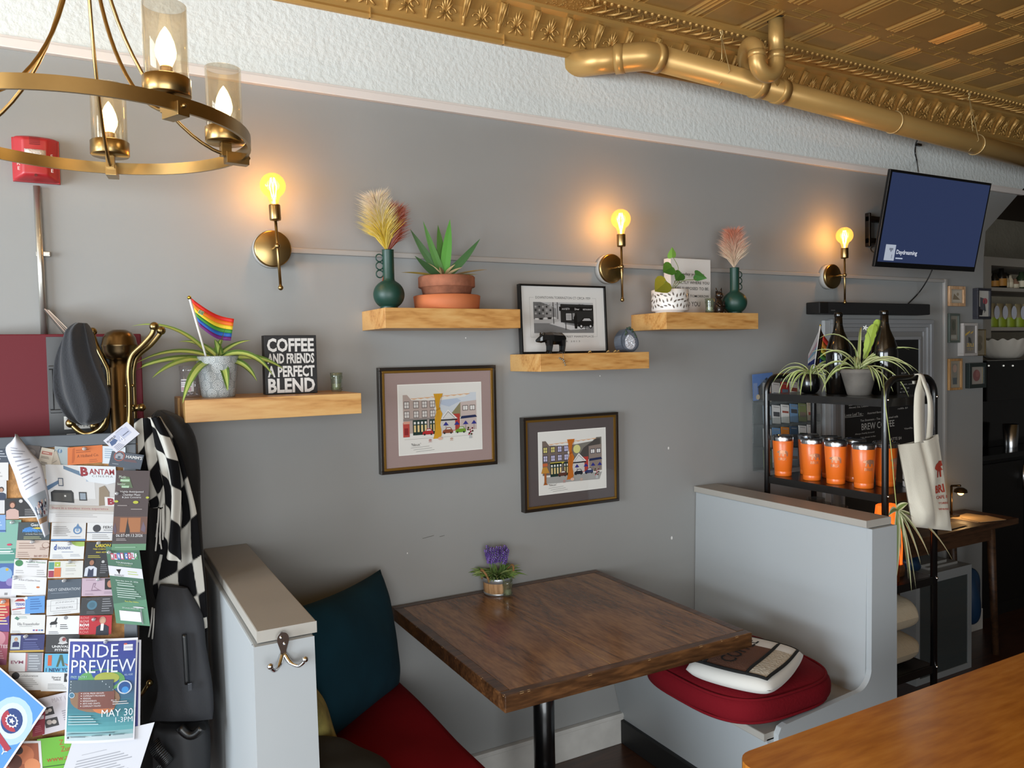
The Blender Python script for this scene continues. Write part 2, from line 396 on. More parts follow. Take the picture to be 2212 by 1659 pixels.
# beaded edge and leafy relief of the flat border
x = -0.2
while x < 5.1:
    b.ball((x, -0.205, 2.944), 0.009, 6); x += 0.032
rr = random.Random(3)
x = 1.7
while x < 5.0:
    y = -0.14 + rr.uniform(-0.01, 0.01)
    b.tube([(x, y + 0.04, 2.950), (x + 0.03, y + 0.01, 2.944), (x + 0.06, y - 0.03, 2.945)], [0.002, 0.007, 0.002], 5)
    b.tube([(x + 0.02, y - 0.03, 2.951), (x + 0.045, y, 2.946), (x + 0.05, y + 0.04, 2.947)], [0.002, 0.006, 0.002], 5); x += 0.06
for k in range(1400):   # hammered dots on the flat border
    x = rr.uniform(-0.2, 2.2); y = rr.uniform(-0.18, -0.095); z = 2.945 + (-0.088 - y) * 0.098
    b.add([(x - 0.005, y, z), (x, y - 0.005, z), (x + 0.005, y, z), (x, y + 0.005, z), (x, y, z - 0.004)], [(0, 1, 4), (1, 2, 4), (2, 3, 4), (3, 0, 4)], True)
for x in (-0.05, 0.9, 1.42): b.box(x, x + 0.003, -0.02, -0.0, 2.80, 2.835); b.tube([(x, -0.026, 2.86), (x + 0.004, -0.040, 2.895), (x, -0.066, 2.926)], 0.0025, 5)
struct(b.make('trim_2', gold))

# ---------------------------------------------------------------- gold drain pipe
dp = thing('drain_pipe', 'thick gold painted drain pipe running along the top of the wall under the ceiling', 'pipe', (1.77, 0, 2.79))
YP = -0.19; zL = 2.785; xe = 2.02
PR = at(2190, 335, Y=YP); sl = (PR.z - zL) / (PR.x - xe)
def pz(x): return zL + (x - xe) * sl
b = B(); b.cyl((1.735, 0.03, zL), (1.905, -0.145, zL), 0.05, n=28); b.make('pipe_stub', goldpipe, dp)
b = B(); pts = smooth_path([(1.885, -0.125, zL), (1.915, -0.155, zL), (1.955, YP + 0.006, zL), (2.01, YP, pz(2.01))], 6); b.tube(pts, 0.054, 28)
b.cyl((1.868, -0.107, zL), (1.893, -0.133, zL), 0.0565, n=28); b.cyl((1.985, YP, pz(1.985)), (2.02, YP, pz(2.02)), 0.0565, n=28); b.make('elbow', goldpipe, dp)
b = B(); b.cyl((2.0, YP, pz(2.0)), (5.9, YP, pz(5.9)), 0.0495, n=28); b.make('main_run', goldpipe, dp)
for x in (2.53, 2.66): b = B(); b.cyl((x, YP, pz(x)), (x + 0.045, YP, pz(x + 0.045)), 0.0545, n=28); b.make('collar', goldpipe, dp)
for x in (3.45, 4.12, 4.75):
    b = B(); b.tube([(x, YP + 0.0515 * math.cos(a), pz(x) + 0.0515 * math.sin(a)) for a in [2 * PI * k / 20 for k in range(20)]], 0.0025, 6, closed=True); b.make('band', M('pale_gold', '#d9bd85', 0.35, metal=0.5), dp)
# trap dropping from the ceiling
tx, ty = 2.50, -0.34
b = B(); b.cyl((tx + 0.0, ty, ZC), (tx, ty, 2.83), 0.031, n=22); b.cyl((tx, ty, 2.84), (tx, ty, 2.81), 0.0345, n=22)
b.make('drop_pipe', goldpipe, dp)
b = B(); pts = [(tx, ty, 2.82)] + [(tx - 0.055 + 0.055 * math.cos(a), ty + 0.0, 2.795 - 0.055 * math.sin(a)) for a in [PI * k / 10 for k in range(11)]] + [(tx - 0.11, ty, 2.83), (tx - 0.105, ty + 0.03, 2.862), (tx - 0.08, ty + 0.08, 2.868), (tx - 0.03, ty + 0.14, 2.845), (tx + 0.03, YP, pz(2.6) + 0.03)]
b.tube(smooth_path(pts, 3), 0.032, 22); b.cyl((tx - 0.11, ty, 2.80), (tx - 0.11, ty, 2.825), 0.0345, n=22); b.make('trap_bend', goldpipe, dp)
b = B(); b.cyl((2.615, YP - 0.02, pz(2.6) - 0.0), (2.60, YP - 0.06, pz(2.6) + 0.13), 0.03, 0.026, n=18); b.make('branch', goldpipe, dp)
for px_, xx in ((1578, 2.33), (2045, 4.05)):
    hw = B(); y0 = -0.21 if xx < 3 else -0.20
    hw.tube([(xx, y0, 2.955), (xx, y0 - 0.004, 2.925), (xx - 0.006, y0, 2.915), (xx, y0 + 0.004, 2.905)], 0.0025, 6)
    hw.tube([(xx + 0.007 * math.cos(a), y0, 2.935 + 0.009 * math.sin(a)) for a in [2 * PI * k / 10 for k in range(10)]], 0.0022, 6, closed=True)
    hw.tube([(xx, y0, 2.915), (xx + 0.01, YP - 0.053, pz(xx)), (xx - 0.02, YP - 0.02, pz(xx) - 0.052)], 0.0018, 5)
    hw.tube([(xx, y0, 2.915), (xx - 0.02, YP - 0.04, pz(xx) + 0.045)], 0.0015, 5); hw.tube([(xx, y0, 2.92), (xx - 0.05, y0 + 0.01, 2.9)], 0.0012, 5)
    hw.make('hanger_wire', MATS['pale_gold'], dp)
b = B(); b.lathe([(0.042, ZC - 0.001), (0.042, ZC - 0.003)], (tx + 0.012, ty, 0), 20); b.make('ceiling_hole', M('hole_black', '#050403', 0.9), dp)

# surface conduit linking the wall lights
b = B(); b.box(0.60, 4.15, -0.014, 0.0, 1.984, 2.002, 0.003); b.box(4.14, 4.162, -0.016, 0.0, 0.05, 2.004, 0.003)
tag(b.make('wall_conduit', M('conduit_grey', '#a19d98', 0.5)), 'thin grey conduit running along the wall between the brass wall lights', 'conduit')

# ---------------------------------------------------------------- booths
def booth(name, label, mirror):
    """seat back, seat box, end panel and cap; built for the right booth, mirrored for the left"""
    if mirror: fx = lambda x: 0.36 - (x - 2.422)      # right booth back 2.482 -> left 0.30
    else: fx = lambda x: x
    t = thing(name, label, 'booth', (fx(2.2), -0.45, 0))
    def pr(nm, poly, y0, y1, m, bev=0.004):
        bb = B(); pl = [(fx(u), v) for u, v in poly]
        if mirror: pl.reverse()
        bb.prism(pl, 1, y0, y1); o = bb.make(nm, m, t)
        if bev:
            md = o.modifiers.new('bevel', 'BEVEL'); md.width = bev; md.segments = 2; md.limit_method = 'ANGLE'; md.angle_limit = R(40)
        return o
    YE = -0.885
    pr('backrest', [(2.482, 0.0), (2.482, 1.012), (2.352, 1.012), (2.345, 0.80), (2.335, 0.40), (2.335, 0.0)], YE + 0.02, -0.004, boothgrey)
    pr('seat', [(2.36, 0.40), (2.36, 0.425), (1.85, 0.415), (1.85, 0.39)], YE + 0.02, -0.004, boothcap)
    pr('seat_box', [(2.36, 0.0), (2.36, 0.40), (1.862, 0.395), (1.93, 0.10), (1.93, 0.0)], YE + 0.02, -0.004, boothgrey)
    arc = [(2.345 - 0.07 + 0.07 * math.cos(a) - 0.0, 0.53 - 0.07 * math.sin(a)) for a in [PI / 2 * k / 12 for k in range(1, 13)]]
    pr('end_panel', [(2.482, 0.0), (2.482, 1.012), (2.350, 1.012), (2.347, 0.75), (2.344, 0.53)] + arc + [(1.93, 0.437), (1.905, 0.43), (1.893, 0.41), (1.893, 0.36), (1.93, 0.10), (1.93, 0.0)], YE - 0.0, YE + 0.02, boothgrey, 0.003)
    pr('kick_board', [(1.945, 0.0), (1.945, 0.10), (1.915, 0.10), (1.915, 0.0)], YE + 0.01, -0.004, M('kick_black', '#141516', 0.5))
    pr('cap', [(2.472, 1.014), (2.472, 1.040), (2.340, 1.040), (2.340, 1.014)], YE + 0.015, -0.004, boothcap, 0.003)
    return t
boothR = booth('booth_bench', 'grey painted booth bench with a red cushion, right of the dark wood table', False)
boothL = booth('booth_bench', 'grey painted booth bench with chrome end hook, left of the dark wood table', True)

# ---------------------------------------------------------------- dark table
t = thing('dining_table', 'dark stained wooden table with a black pedestal standing between the two booth benches', 'table', (1.365, -0.42, 0))
b = B(); x0, x1, y0, y1 = 0.925, 1.805, -0.862, 0.0 - 0.012
b.box(x0 + 0.03, x1 - 0.03, y0 + 0.03, y1 - 0.03, 0.708, 0.7485)
n = 5
top = B()
ed = 0.032; wds = (x1 - x0 - 2 * ed) / n
for k in range(n):
    top.box(x0 + ed + k * wds + 0.0002, x0 + ed + (k + 1) * wds - 0.0002, y0 + ed, y1 - ed, 0.708, 0.750, 0.0006)
to = top.make('tabletop', darkwood, t)
b = B()
b.box(x0, x1, y0, y0 + ed, 0.705, 0.7505, 0.003); b.box(x0, x1, y1 - ed, y1, 0.705, 0.7505, 0.003); b.box(x0, x0 + ed, y0 + ed, y1 - ed, 0.705, 0.7505, 0.003); b.box(x1 - ed, x1, y0 + ed, y1 - ed, 0.705, 0.7505, 0.003)
b.make('edge_band', wood('dark_edge_wood', '#2a190c', '#4a2f1a', '#6d4829', axis=0, scale=0.9, rough=0.35, coat=0.2, contrast=0.6), t)
b = B(); b.ink('#c9a878')
xs = x0 + ed + 2 * wds - 0.0
b.quad((x0 + ed + wds * 2 - 0.0012, y0 + ed, 0.7506), (x0 + ed + wds * 2 + 0.0012, y0 + ed, 0.7506), (x0 + ed + wds * 2 + 0.0009, y0 + 0.52, 0.7506), (x0 + ed + wds * 2 - 0.0004, y0 + 0.52, 0.7506))
b.quad((x0 + ed + wds * 4 - 0.0004, y0 + 0.12, 0.7506), (x0 + ed + wds * 4 + 0.0004, y0 + 0.12, 0.7506), (x0 + ed + wds * 4 + 0.0004, y0 + 0.3, 0.7506), (x0 + ed + wds * 4 - 0.0004, y0 + 0.3, 0.7506))
rr = random.Random(5)
for k in range(16):
    u = rr.uniform(x0 + 0.05, x1 - 0.05) if k % 2 else x0 + 0.001; v = y0 - 0.0005 if k % 2 else rr.uniform(y0, y1 - 0.2); r_ = rr.uniform(0.0015, 0.005)
    if k % 2: b.add([(u - r_ * 1.6, v, 0.7475), (u + r_, v, 0.7478), (u + r_ * 1.5, v + 0.004, 0.7508), (u - r_, v + 0.005, 0.7508)], [(0, 1, 2, 3)])
    else: b.add([(u - 0.0015, v - r_, 0.7475), (u - 0.0015, v + r_, 0.748), (u + 0.003, v + r_ * 1.3, 0.7508), (u + 0.003, v - r_, 0.7508)], [(0, 1, 2, 3)])
b.make('worn_chips', INK, t, label='pale worn chips and open seam in the dark stain')
b = B(); cx, cy = 1.315, -0.40
b.cyl((cx, cy, 0.02), (cx, cy, 0.70), 0.036, n=24); b.make('pedestal', blackm, t)
b = B(); b.lathe([(0.25, 0.0), (0.25, 0.008), (0.20, 0.016), (0.06, 0.03), (0.036, 0.05)], (cx, cy, 0), 32); b.make('base', blackm, t)
b = B(); b.box(cx - 0.16, cx + 0.16, cy - 0.16, cy + 0.16, 0.695, 0.705); b.make('mount_plate', blackm, t)

# honey-coloured table in the foreground
t = thing('side_table', 'honey coloured varnished wooden table with rounded corners in the right foreground', 'table', (1.9, -1.85, 0))
b = B(); X0, X1, Y0, Y1 = 1.205, 2.75, -2.30, -1.385; rc = 0.05
poly = []
for cx_, cy_, a0 in ((X0 + rc, Y0 + rc, PI), (X1 - rc, Y0 + rc, 1.5 * PI), (X1 - rc, Y1 - rc, 0), (X0 + rc, Y1 - rc, PI / 2)):
    for k in range(7): a = a0 + PI / 2 * k / 6; poly.append((cx_ + rc * math.cos(a), cy_ + rc * math.sin(a)))
b.prism(poly, 2, 0.705, 0.752); o = b.make('tabletop', honey, t)
md = o.modifiers.new('bevel', 'BEVEL'); md.width = 0.014; md.segments = 3; md.limit_method = 'ANGLE'; md.angle_limit = R(50)
b = B(); b.cyl((2.0, -1.85, 0.02), (2.0, -1.85, 0.70), 0.04, n=20); b.make('pedestal', blackm, t)
b = B(); b.lathe([(0.28, 0.0), (0.28, 0.01), (0.06, 0.03), (0.04, 0.05)], (2.0, -1.85, 0), 28); b.make('base', blackm, t)
b = B(); b.box(1.8, 2.2, -2.05, -1.65, 0.690, 0.706); b.make('mount_plate', blackm, t)
# ================================================================ wall lights
amber = clear('amber_bulb_glass', '#ffe4b0', gloss=0.06, haze=0.07, hcol='#ffc060')
_n = amber.node_tree; _e = _n.nodes.new('ShaderNodeEmission'); _e.inputs[0].default_value = (1.0, 0.60, 0.20, 1); _e.inputs[1].default_value = 0.30
_a = _n.nodes.new('ShaderNodeAddShader'); _o = _n.nodes['Material Output']; _l = _o.inputs[0].links[0].from_socket
_n.links.new(_l, _a.inputs[0]); _n.links.new(_e.outputs[0], _a.inputs[1]); _n.links.new(_a.outputs[0], _o.inputs[0])
filament = M('hot_filament', '#ffcf7a', emit=26.0, ecol='#ffc766')
def point(name, loc, e, col, r):
    l = bpy.data.lights.new(name, 'POINT'); l.energy = e; l.color = col; l.shadow_soft_size = r
    o = bpy.data.objects.new(name, l); COL.objects.link(o); o.location = loc; return o
def sconce():
    t = thing('wall_sconce', 'brass wall sconce with a round amber bulb, nearest the chandelier', 'wall light', (0, 0, 0), 'brass wall sconces')
    T = Matrix.Rotation(PI / 2, 4, 'X')            # lathe axis -> -y
    b = B(); b.lathe([(0.060, 0.0), (0.060, 0.028), (0.057, 0.030)], (0, 0, 0), 36, T); b.make('junction_box', M('box_paint', '#aba8a3', 0.5), t)
    b = B(); b.lathe([(0.0585, 0.028), (0.0595, 0.032), (0.0585, 0.040), (0.055, 0.042), (0.002, 0.0425)], (0, 0, 0), 40, T); b.make('backplate', brass, t)
    b = B(); b.cyl((0, -0.04, 0), (0, -0.105, 0), 0.0045, n=10); b.ball((0, -0.105, 0), 0.0095, 14); b.make('arm', brass, t)
    b = B(); b.cyl((0, -0.105, -0.128), (0, -0.105, 0.088), 0.0047, n=10); b.ball((0, -0.105, -0.131), 0.0085, 14); b.make('rod', brass, t)
    b = B(); b.lathe([(0.006, 0.078), (0.0165, 0.080), (0.0175, 0.084), (0.0175, 0.126), (0.0165, 0.1285), (0.012, 0.1285)], (0, -0.105, 0), 22); b.make('socket', brass, t)
    prof = [(0.0125, 0.124), (0.0135, 0.136), (0.017, 0.146)]
    for k in range(9): a = -1.05 + (PI / 2 + 1.05) * k / 8; prof.append((0.0395 * math.cos(a), 0.188 + 0.0395 * math.sin(a)))
    b = B(); b.lathe(prof, (0, -0.105, 0), 28, caps=False); bl = b.make('bulb', amber, t)
    b = B()
    for k in range(6):
        a = 2 * PI * k / 6; b.tube([(0.006 * math.cos(a), -0.105 + 0.006 * math.sin(a), 0.152), (0.012 * math.cos(a + .4), -0.105 + 0.012 * math.sin(a + .4), 0.185), (0.006 * math.cos(a + .9), -0.105 + 0.006 * math.sin(a + .9), 0.212)], 0.0014, 5)
    b.cyl((0, -0.105, 0.13), (0, -0.105, 0.150), 0.004, n=8); b.make('filament', filament, bl)
    return t
sc = sconce()
for i, (px, py, tilt, lb) in enumerate(((590, 537, -2.6, 'brass wall sconce with a round amber bulb, nearest the chandelier'), (1322, 580, -0.4, 'brass wall sconce with a round amber bulb, above the black framed street photograph'), (1800, 597, -0.2, 'brass wall sconce with a round amber bulb, just left of the television'))):
    p = at(px, py, Y=-0.04); p.y = 0
    o = sc if i == 0 else dup(sc, label=lb)
    o.location = p; o.rotation_euler = (0, R(tilt), 0)
    q = Vector((math.sin(R(tilt)) * 0.188, -0.105, 0.188))
    point('sconce_bulb_light', p + q, 2.0, (1.0, 0.55, 0.20), 0.022)

# ================================================================ chandelier
ch = thing('chandelier', 'brass ring chandelier with clear glass cylinder shades and candle bulbs', 'chandelier', (0.032, -0.617, 2.15))
CX, CY, CZ, RR = 0.032, -0.617, 2.15, 0.337
b = B()
N = 72
for k in range(N):
    pass
vv = []; ff = []
sec = [(RR - 0.0035, CZ - 0.0145), (RR + 0.0035, CZ - 0.0145), (RR + 0.0035, CZ + 0.0145), (RR - 0.0035, CZ + 0.0145)]
for k in range(N):
    a = 2 * PI * k / N
    for r_, z in sec: vv.append((CX + r_ * math.cos(a), CY + r_ * math.sin(a), z))
for k in range(N):
    for j in range(4): ff.append((k * 4 + j, k * 4 + (j + 1) % 4, ((k + 1) % N) * 4 + (j + 1) % 4, ((k + 1) % N) * 4 + j))
b.add(vv, ff, False); o = b.make('ring', brass, ch)
for p in o.data.polygons: p.use_smooth = True
md = o.modifiers.new('e', 'EDGE_SPLIT'); md.split_angle = R(40)
shade = clear('chandelier_glass', '#f4f1ea', gloss=0.08, haze=0.025, hcol='#e9e4dc')
candle = M('candle_bulb_glow', '#fff0cf', emit=9.0, ecol='#ffdf9e')
rodpts = []
b = B(); b.cyl((CX, CY, 2.66), (CX, CY, 2.94), 0.012, n=14); b.lathe([(0.03, 2.63), (0.036, 2.645), (0.036, 2.67), (0.012, 2.69)], (CX, CY, 0), 24); b.make('stem', brass, ch)
b = B(); b.lathe([(0.02, 2.925), (0.065, 2.945), (0.068, 2.97)], (CX, CY, 0), 28); b.make('canopy', brass, ch)
for a in (-63, 9, 81, 153, 225):
    ca, sa = math.cos(R(a)), math.sin(R(a))
    def P3(r_, z): return (CX + r_ * ca, CY + r_ * sa, z)
    b = B(); b.tube([P3(0.318 - 0.294 * math.sin(PI / 2 * k / 18), 2.142 + 0.515 * (1 - math.cos(PI / 2 * k / 18)) ** 0.92) for k in range(19)], 0.0042, 10); b.make('rod', brass, ch)
    Tm = Matrix.Translation(Vector((CX + 0.0 * ca, CY + 0.0 * sa, CZ))) @ Matrix.Rotation(R(a), 4, 'Z')
    b = B(); b.box(0.296, 0.352, -0.013, 0.013, -0.026, 0.002, 0.001, Tm); b.box(0.285, 0.31, -0.010, 0.010, -0.01, 0.022, 0.001, Tm); b.ball(Tm @ Vector((0.354, 0, -0.006)), 0.005, 8); b.make('clip', brass, ch)
    L = Vector(P3(0.297, CZ))
    b = B(); b.lathe([(0.002, 0.022), (0.044, 0.022), (0.0465, 0.025), (0.0465, 0.058), (0.044, 0.060), (0.043, 0.030), (0.012, 0.030)], L, 32, caps=False); cup = b.make('cup', brass, ch)
    b = B(); b.lathe([(0.0425, 0.032), (0.0425, 0.205), (0.0405, 0.205), (0.0405, 0.034)], L, 36, caps=False); b.make('glass_shade', shade, ch)
    b = B(); b.lathe([(0.0125, 0.03), (0.0125, 0.080), (0.011, 0.083)], L, 16); b.make('candle_sleeve', brass, cup)
    b = B(); b.lathe([(0.010, 0.081), (0.014, 0.090), (0.0195, 0.103), (0.0205, 0.114), (0.017, 0.132), (0.0095, 0.150), (0.003, 0.160), (0.0005, 0.163)], L, 20, caps=False); b.make('candle_bulb', candle, cup)
    point('chandelier_bulb_light', L + Vector((0, 0, 0.185)), 0.7, (1.0, 0.76, 0.48), 0.02)

# ================================================================ left wall things
t = thing('fire_alarm', 'red fire alarm horn and strobe on the wall behind the chandelier', 'fire alarm', (-0.104, 0, 2.21))
W0 = Vector((-0.1, 0, 2.213)); red = M('alarm_red', '#b02a30', 0.4)
b = B(); b.grid(lambda u, v: Vector((W0.x - 0.058 + 0.116 * u, -0.002 - 0.052 * min(1, 4.0 * min(u, 1 - u), 9 * min(v, 1 - v)) ** 0.5 * (1 - 0.25 * abs(2 * u - 1) ** 2), W0.z - 0.062 + 0.124 * v + 0.006 * (1 - abs(2 * u - 1) ** 3) * (1 if v > .5 else 0) * v)), 24, 24)
b.make('housing', red, t)
b = B(); b.box(W0.x - 0.058, W0.x + 0.058, -0.012, 0, W0.z - 0.062, W0.z + 0.06, 0.004); b.make('back_box', red, t)
TA = wallT(W0.x, -0.054, W0.z)
b = B(); b.grid(lambda u, v: Vector((W0.x - 0.026 + 0.052 * u, -0.052 - 0.024 * (max(0, 1 - (2 * u - 1) ** 4) * max(0, 1 - (2 * v - 1) ** 4)) ** 0.5, W0.z - 0.022 + 0.044 * v)), 14, 14); b.make('strobe_lens', M('strobe_white', '#d9d3cf', 0.15, coat=0.5, bump=0.5, bscale=200), t)
b = B(); b.ink('#f0e6e0')
for sx in (-1, 1):
    for k, c in enumerate('FIRE'): b.text(c, wallT(W0.x + sx * 0.040, -0.054, W0.z + 0.006 - 0.0135 * k), 0, 0, 0.0095, z=0.0015)
b.ink('#5d1418')
for k in range(5): b.rect(TA, 0, 0.036 + 0.0045 * k, 0.026, 0.0018, z=0.0015)
b.disc(TA, 0, -0.05, 0.004, 0.002); b.make('lettering', INK, t)
b = B(); p0 = at(79, 402, Y=-0.012); p1 = at(96, 722, Y=-0.012)
b.cyl((p0.x, -0.012, p0.z), (p1.x + 0.0, -0.012, 1.70), 0.0095, n=14)
o = b.make('conduit_pipe', M('bare_conduit', '#b9b6ae', 0.3, metal=0.8), None); tag(o, 'bare metal conduit pipe running down the wall from the red fire alarm', 'conduit')
q = at(88, 548, Y=-0.015); b = B(); b.box(q.x - 0.012, q.x + 0.024, -0.016, 0, q.z - 0.007, q.z + 0.007, 0.002); b.cyl((q.x + 0.018, -0.02, q.z), (q.x + 0.018, -0.014, q.z), 0.003, n=8); b.make('strap', M('bare_conduit'), o)
# red and black cabinet
t = thing('cabinet', 'maroon cabinet with a black recessed panel standing behind the coat rack', 'cabinet', (-0.05, -0.07, 0))
b = B(); x0, x1 = -0.30, 0.146; xb = at(99, 730, Y=-0.14).x
b.box(x0, x1, -0.135, -0.004, 0.0, 1.716, 0.003); b.make('case', M('maroon', '#651c25', 0.5, spec=0.2), t)
b = B(); xr = at(296, 800, Y=-0.14).x - 0.012; b.box(xb, xr, -0.140, -0.134, 0.9, 1.708); b.make('front_panel', M('panel_black', '#1d1e21', 0.35), t)
b = B(); xa = at(105, 800, Y=-0.14).x; zt = at(105, 790, Y=-0.14).z; zb = at(105, 893, Y=-0.14).z
for r_ in ((xa, xa + 0.13, zt - 0.010, zt), (xa, xa + 0.13, zb, zb + 0.010), (xa, xa + 0.010, zb + 0.010, zt - 0.010), (xa + 0.12, xa + 0.13, zb + 0.010, zt - 0.010)): b.box(r_[0], r_[1], -0.148, -0.139, r_[2], r_[3], 0.002)
b.make('coin_slot_frame', M('dark_plastic', '#2a2b2d', 0.4), t)
b = B(); TL = wallT(at(175, 912, Y=-0.141).x, -0.1402, at(175, 912, Y=-0.141).z)
b.ink('#d8d6d0').rect(TL, 0, 0, 0.082, 0.036, 0.0006).ink('#25262a').text('TP', TL, -0.028, 0.007, 0.010, z=0.001).text('0P-1458', TL, 0.008, -0.009, 0.008, 0.05, z=0.001)
b.ink('#c9c9c9').rect(TL, -0.025, -0.037, 0.022, 0.012, 0.0006).ink('#1d1e21').rect(TL, -0.025, -0.037, 0.019, 0.009, 0.0009).ink('#c9c9c9').disc(TL, -0.025, -0.039, 0.005, 0.0012)
b.make('decal', INK, t)
b = B(); p = at(113, 690, Y=-0.06)
for k, cc in enumerate(('#3a3430', '#b59a8a', '#8d7a6c', '#c9b4a0')): b.ink(cc).box(-0.0012, 0.0012, -0.05, 0.0, 0, 0.088, T=Matrix.Translation((p.x + 0.028 + 0.007 * k, -0.03 - 0.004 * k, 1.7172)) @ Matrix.Rotation(R(-34 - 2 * k), 4, 'Y'))
tag(b.make('leaflet_stack', INK), 'leaning leaflets on top of the maroon cabinet beside the conduit pipe', 'leaflets')

# ================================================================ floating shelves
for x0, x1, dep, zt, zb, lb in ((0.241, 0.746, 0.290, 1.526, 1.463, 'thick maple floating shelf holding the coffee sign and flagged plant'), (0.849, 1.347, 0.234, 1.794, 1.728, 'thick maple floating shelf holding the terracotta pot and a green vase'),
                        (1.430, 1.922, 0.226, 1.636, 1.572, 'thick maple floating shelf holding the bear figurine and geode'), (2.010, 2.509, 0.225, 1.791, 1.724, 'thick maple floating shelf holding the white patterned pot and a green vase')):
    b = B(); b.box(-(x1 - x0) / 2, (x1 - x0) / 2, -dep, 0, zb - zt, 0, 0.0015)
    o = b.make('floating_shelf', maple); o.location = ((x0 + x1) / 2, 0, zt); tag(o, lb, 'shelf', 'maple floating shelves')
# ================================================================ leaves and plants
def leaf(b, base, d, up, L, W, droop=0.5, curl=0.15, n=9, stripe=None, edge=None, fold=0.25, thick=None, prof=None, twist=0.0, face=0.0):
    """strap leaf from base along d, bending down; inked with stripe colour along its middle or edges"""
    d = Vector(d).normalized(); p = Vector(base); up = Vector(up)
    pts = []; dirs = []
    for k in range(n + 1):
        pts.append(p.copy()); dirs.append(d.copy())
        d = (d + Vector((0, 0, -1)) * droop / n).normalized(); p = p + d * (L / n)
    rows = []
    cols = 5
    for k in range(n + 1):
        t = k / n; dd = dirs[k]; side = dd.cross(Vector((0, 0, 1)))
        if side.length < 0.05: side = dd.cross(up)
        side.normalize(); nn = side.cross(dd).normalized()
        if face:
            nn = nn + Vector((-0.35, -1, 0.1)) * face; nn = (nn - dd * nn.dot(dd)).normalized(); side = dd.cross(nn).normalized()
        if twist:
            q = Quaternion(dd, twist * t); side = q @ side; nn = q @ nn
        wv = W * (prof(t) if prof else (min(1, 0.45 + 2.2 * t) * (1 - t ** 2.6)) + 0.02)
        rows.append([pts[k] + side * (wv * (c - 2) / 4) + nn * (fold * wv * abs((c - 2) / 2) ** 1.5) for c in range(cols)])
    vv = [q for r_ in rows for q in r_]; base_c = b.c
    for k in range(n):
        for c in range(cols - 1):
            if stripe is not None:
                mid = c in (1, 2); b.c = lin(stripe) if (mid if edge is None else not mid) else base_c
                if edge is not None and mid: b.c = base_c
            i = k * cols + c; q = [vv[i], vv[i + 1], vv[i + cols + 1], vv[i + cols]]
            b.add(q, [(0, 1, 2, 3)], True)
    b.c = base_c; b.usecol = True; return pts[-1]
GREENS = M('leaf_ink', '#ffffff', 0.42, spec=0.4); _at = GREENS.node_tree.nodes.new('ShaderNodeAttribute'); _at.attribute_name = 'ink'
GREENS.node_tree.links.new(_at.outputs['Color'], GREENS.node_tree.nodes['Principled BSDF'].inputs['Base Color'])
def pot_soil(b, c, r, z): b.lathe([(r, z - 0.004), (r * 0.6, z + 0.004), (0.001, z + 0.006)], c, 20, caps=False)
soil = M('soil', '#2c2019', 0.95, bump=0.8, bscale=90)

# ---- shelf one: plant pot with the rainbow flag
t = thing('potted_plant', 'potted plant with striped arching leaves in a grey patterned pot on the lowest shelf', 'plant', (0.348, -0.16, 1.526))
c = Vector((0.348, -0.165, 1.526))
b = B(); b.lathe([(0.044, 0.0), (0.047, 0.003), (0.060, 0.118), (0.0605, 0.122), (0.057, 0.122), (0.054, 0.100), (0.001, 0.100)], c, 40, caps=False)
pt = b.make('pot', M('grey_glaze', '#9da3a4', 0.35, coat=0.3), t)
b = B(); b.ink('#d9dcdb')
for row in range(5):      # fan pattern round the pot
    z = 0.012 + row * 0.025
    for k in range(9):
        a0 = 2 * PI * (k + 0.5 * (row % 2)) / 9
        for j in range(13):
            th = 2 * PI * j / 13; l0, l1 = 0.003, 0.0125
            seg = []
            for l, hw in ((l0, 0.0004), (l1, 0.0008)):
                for s in (-1, 1):
                    zz = z + l * math.sin(th) + s * hw * math.cos(th); u = l * math.cos(th) - s * hw * math.sin(th)
                    rr_ = 0.0472 + 0.1105 * max(0, zz) * 1.0 + 0.0006; aa = a0 + u / 0.052
                    seg.append((c.x + rr_ * math.cos(aa), c.y + rr_ * math.sin(aa), c.z + min(max(zz, 0.002), 0.120)))
            b.add([seg[0], seg[1], seg[3], seg[2]], [(0, 1, 2, 3)])
        ring = []
        for j in range(17):
            th = 2 * PI * j / 16
            for l in (0.0132, 0.0142):
                zz = z + l * math.sin(th); rr_ = 0.0472 + 0.1105 * max(0, zz) + 0.0007; aa = a0 + l * math.cos(th) / 0.052
                ring.append((c.x + rr_ * math.cos(aa), c.y + rr_ * math.sin(aa), c.z + min(max(zz, 0.002), 0.120)))
        for j in range(16): b.add([ring[2 * j], ring[2 * j + 1], ring[2 * j + 3], ring[2 * j + 2]], [(0, 1, 2, 3)])
b.make('fan_pattern', INK, pt)
b = B(); pot_soil(b, c, 0.055, 0.108); b.make('soil', soil, t)
top = c + Vector((0, 0, 0.115)); gs = ['#4f6a30', '#5c7a36', '#48602c', '#6b8a3c']
tips = [(322, 628, 0.32), (375, 795, 0.15), (345, 700, .2), (355, 745, .1), (595, 720, .2), (610, 775, .2), (545, 808, .12), (445, 825, .15), (462, 818, .1), (480, 690, .25), (520, 700, .2), (505, 715, .2), (370, 712, .2), (455, 720, .2), (600, 790, .2), (570, 790, .15)]
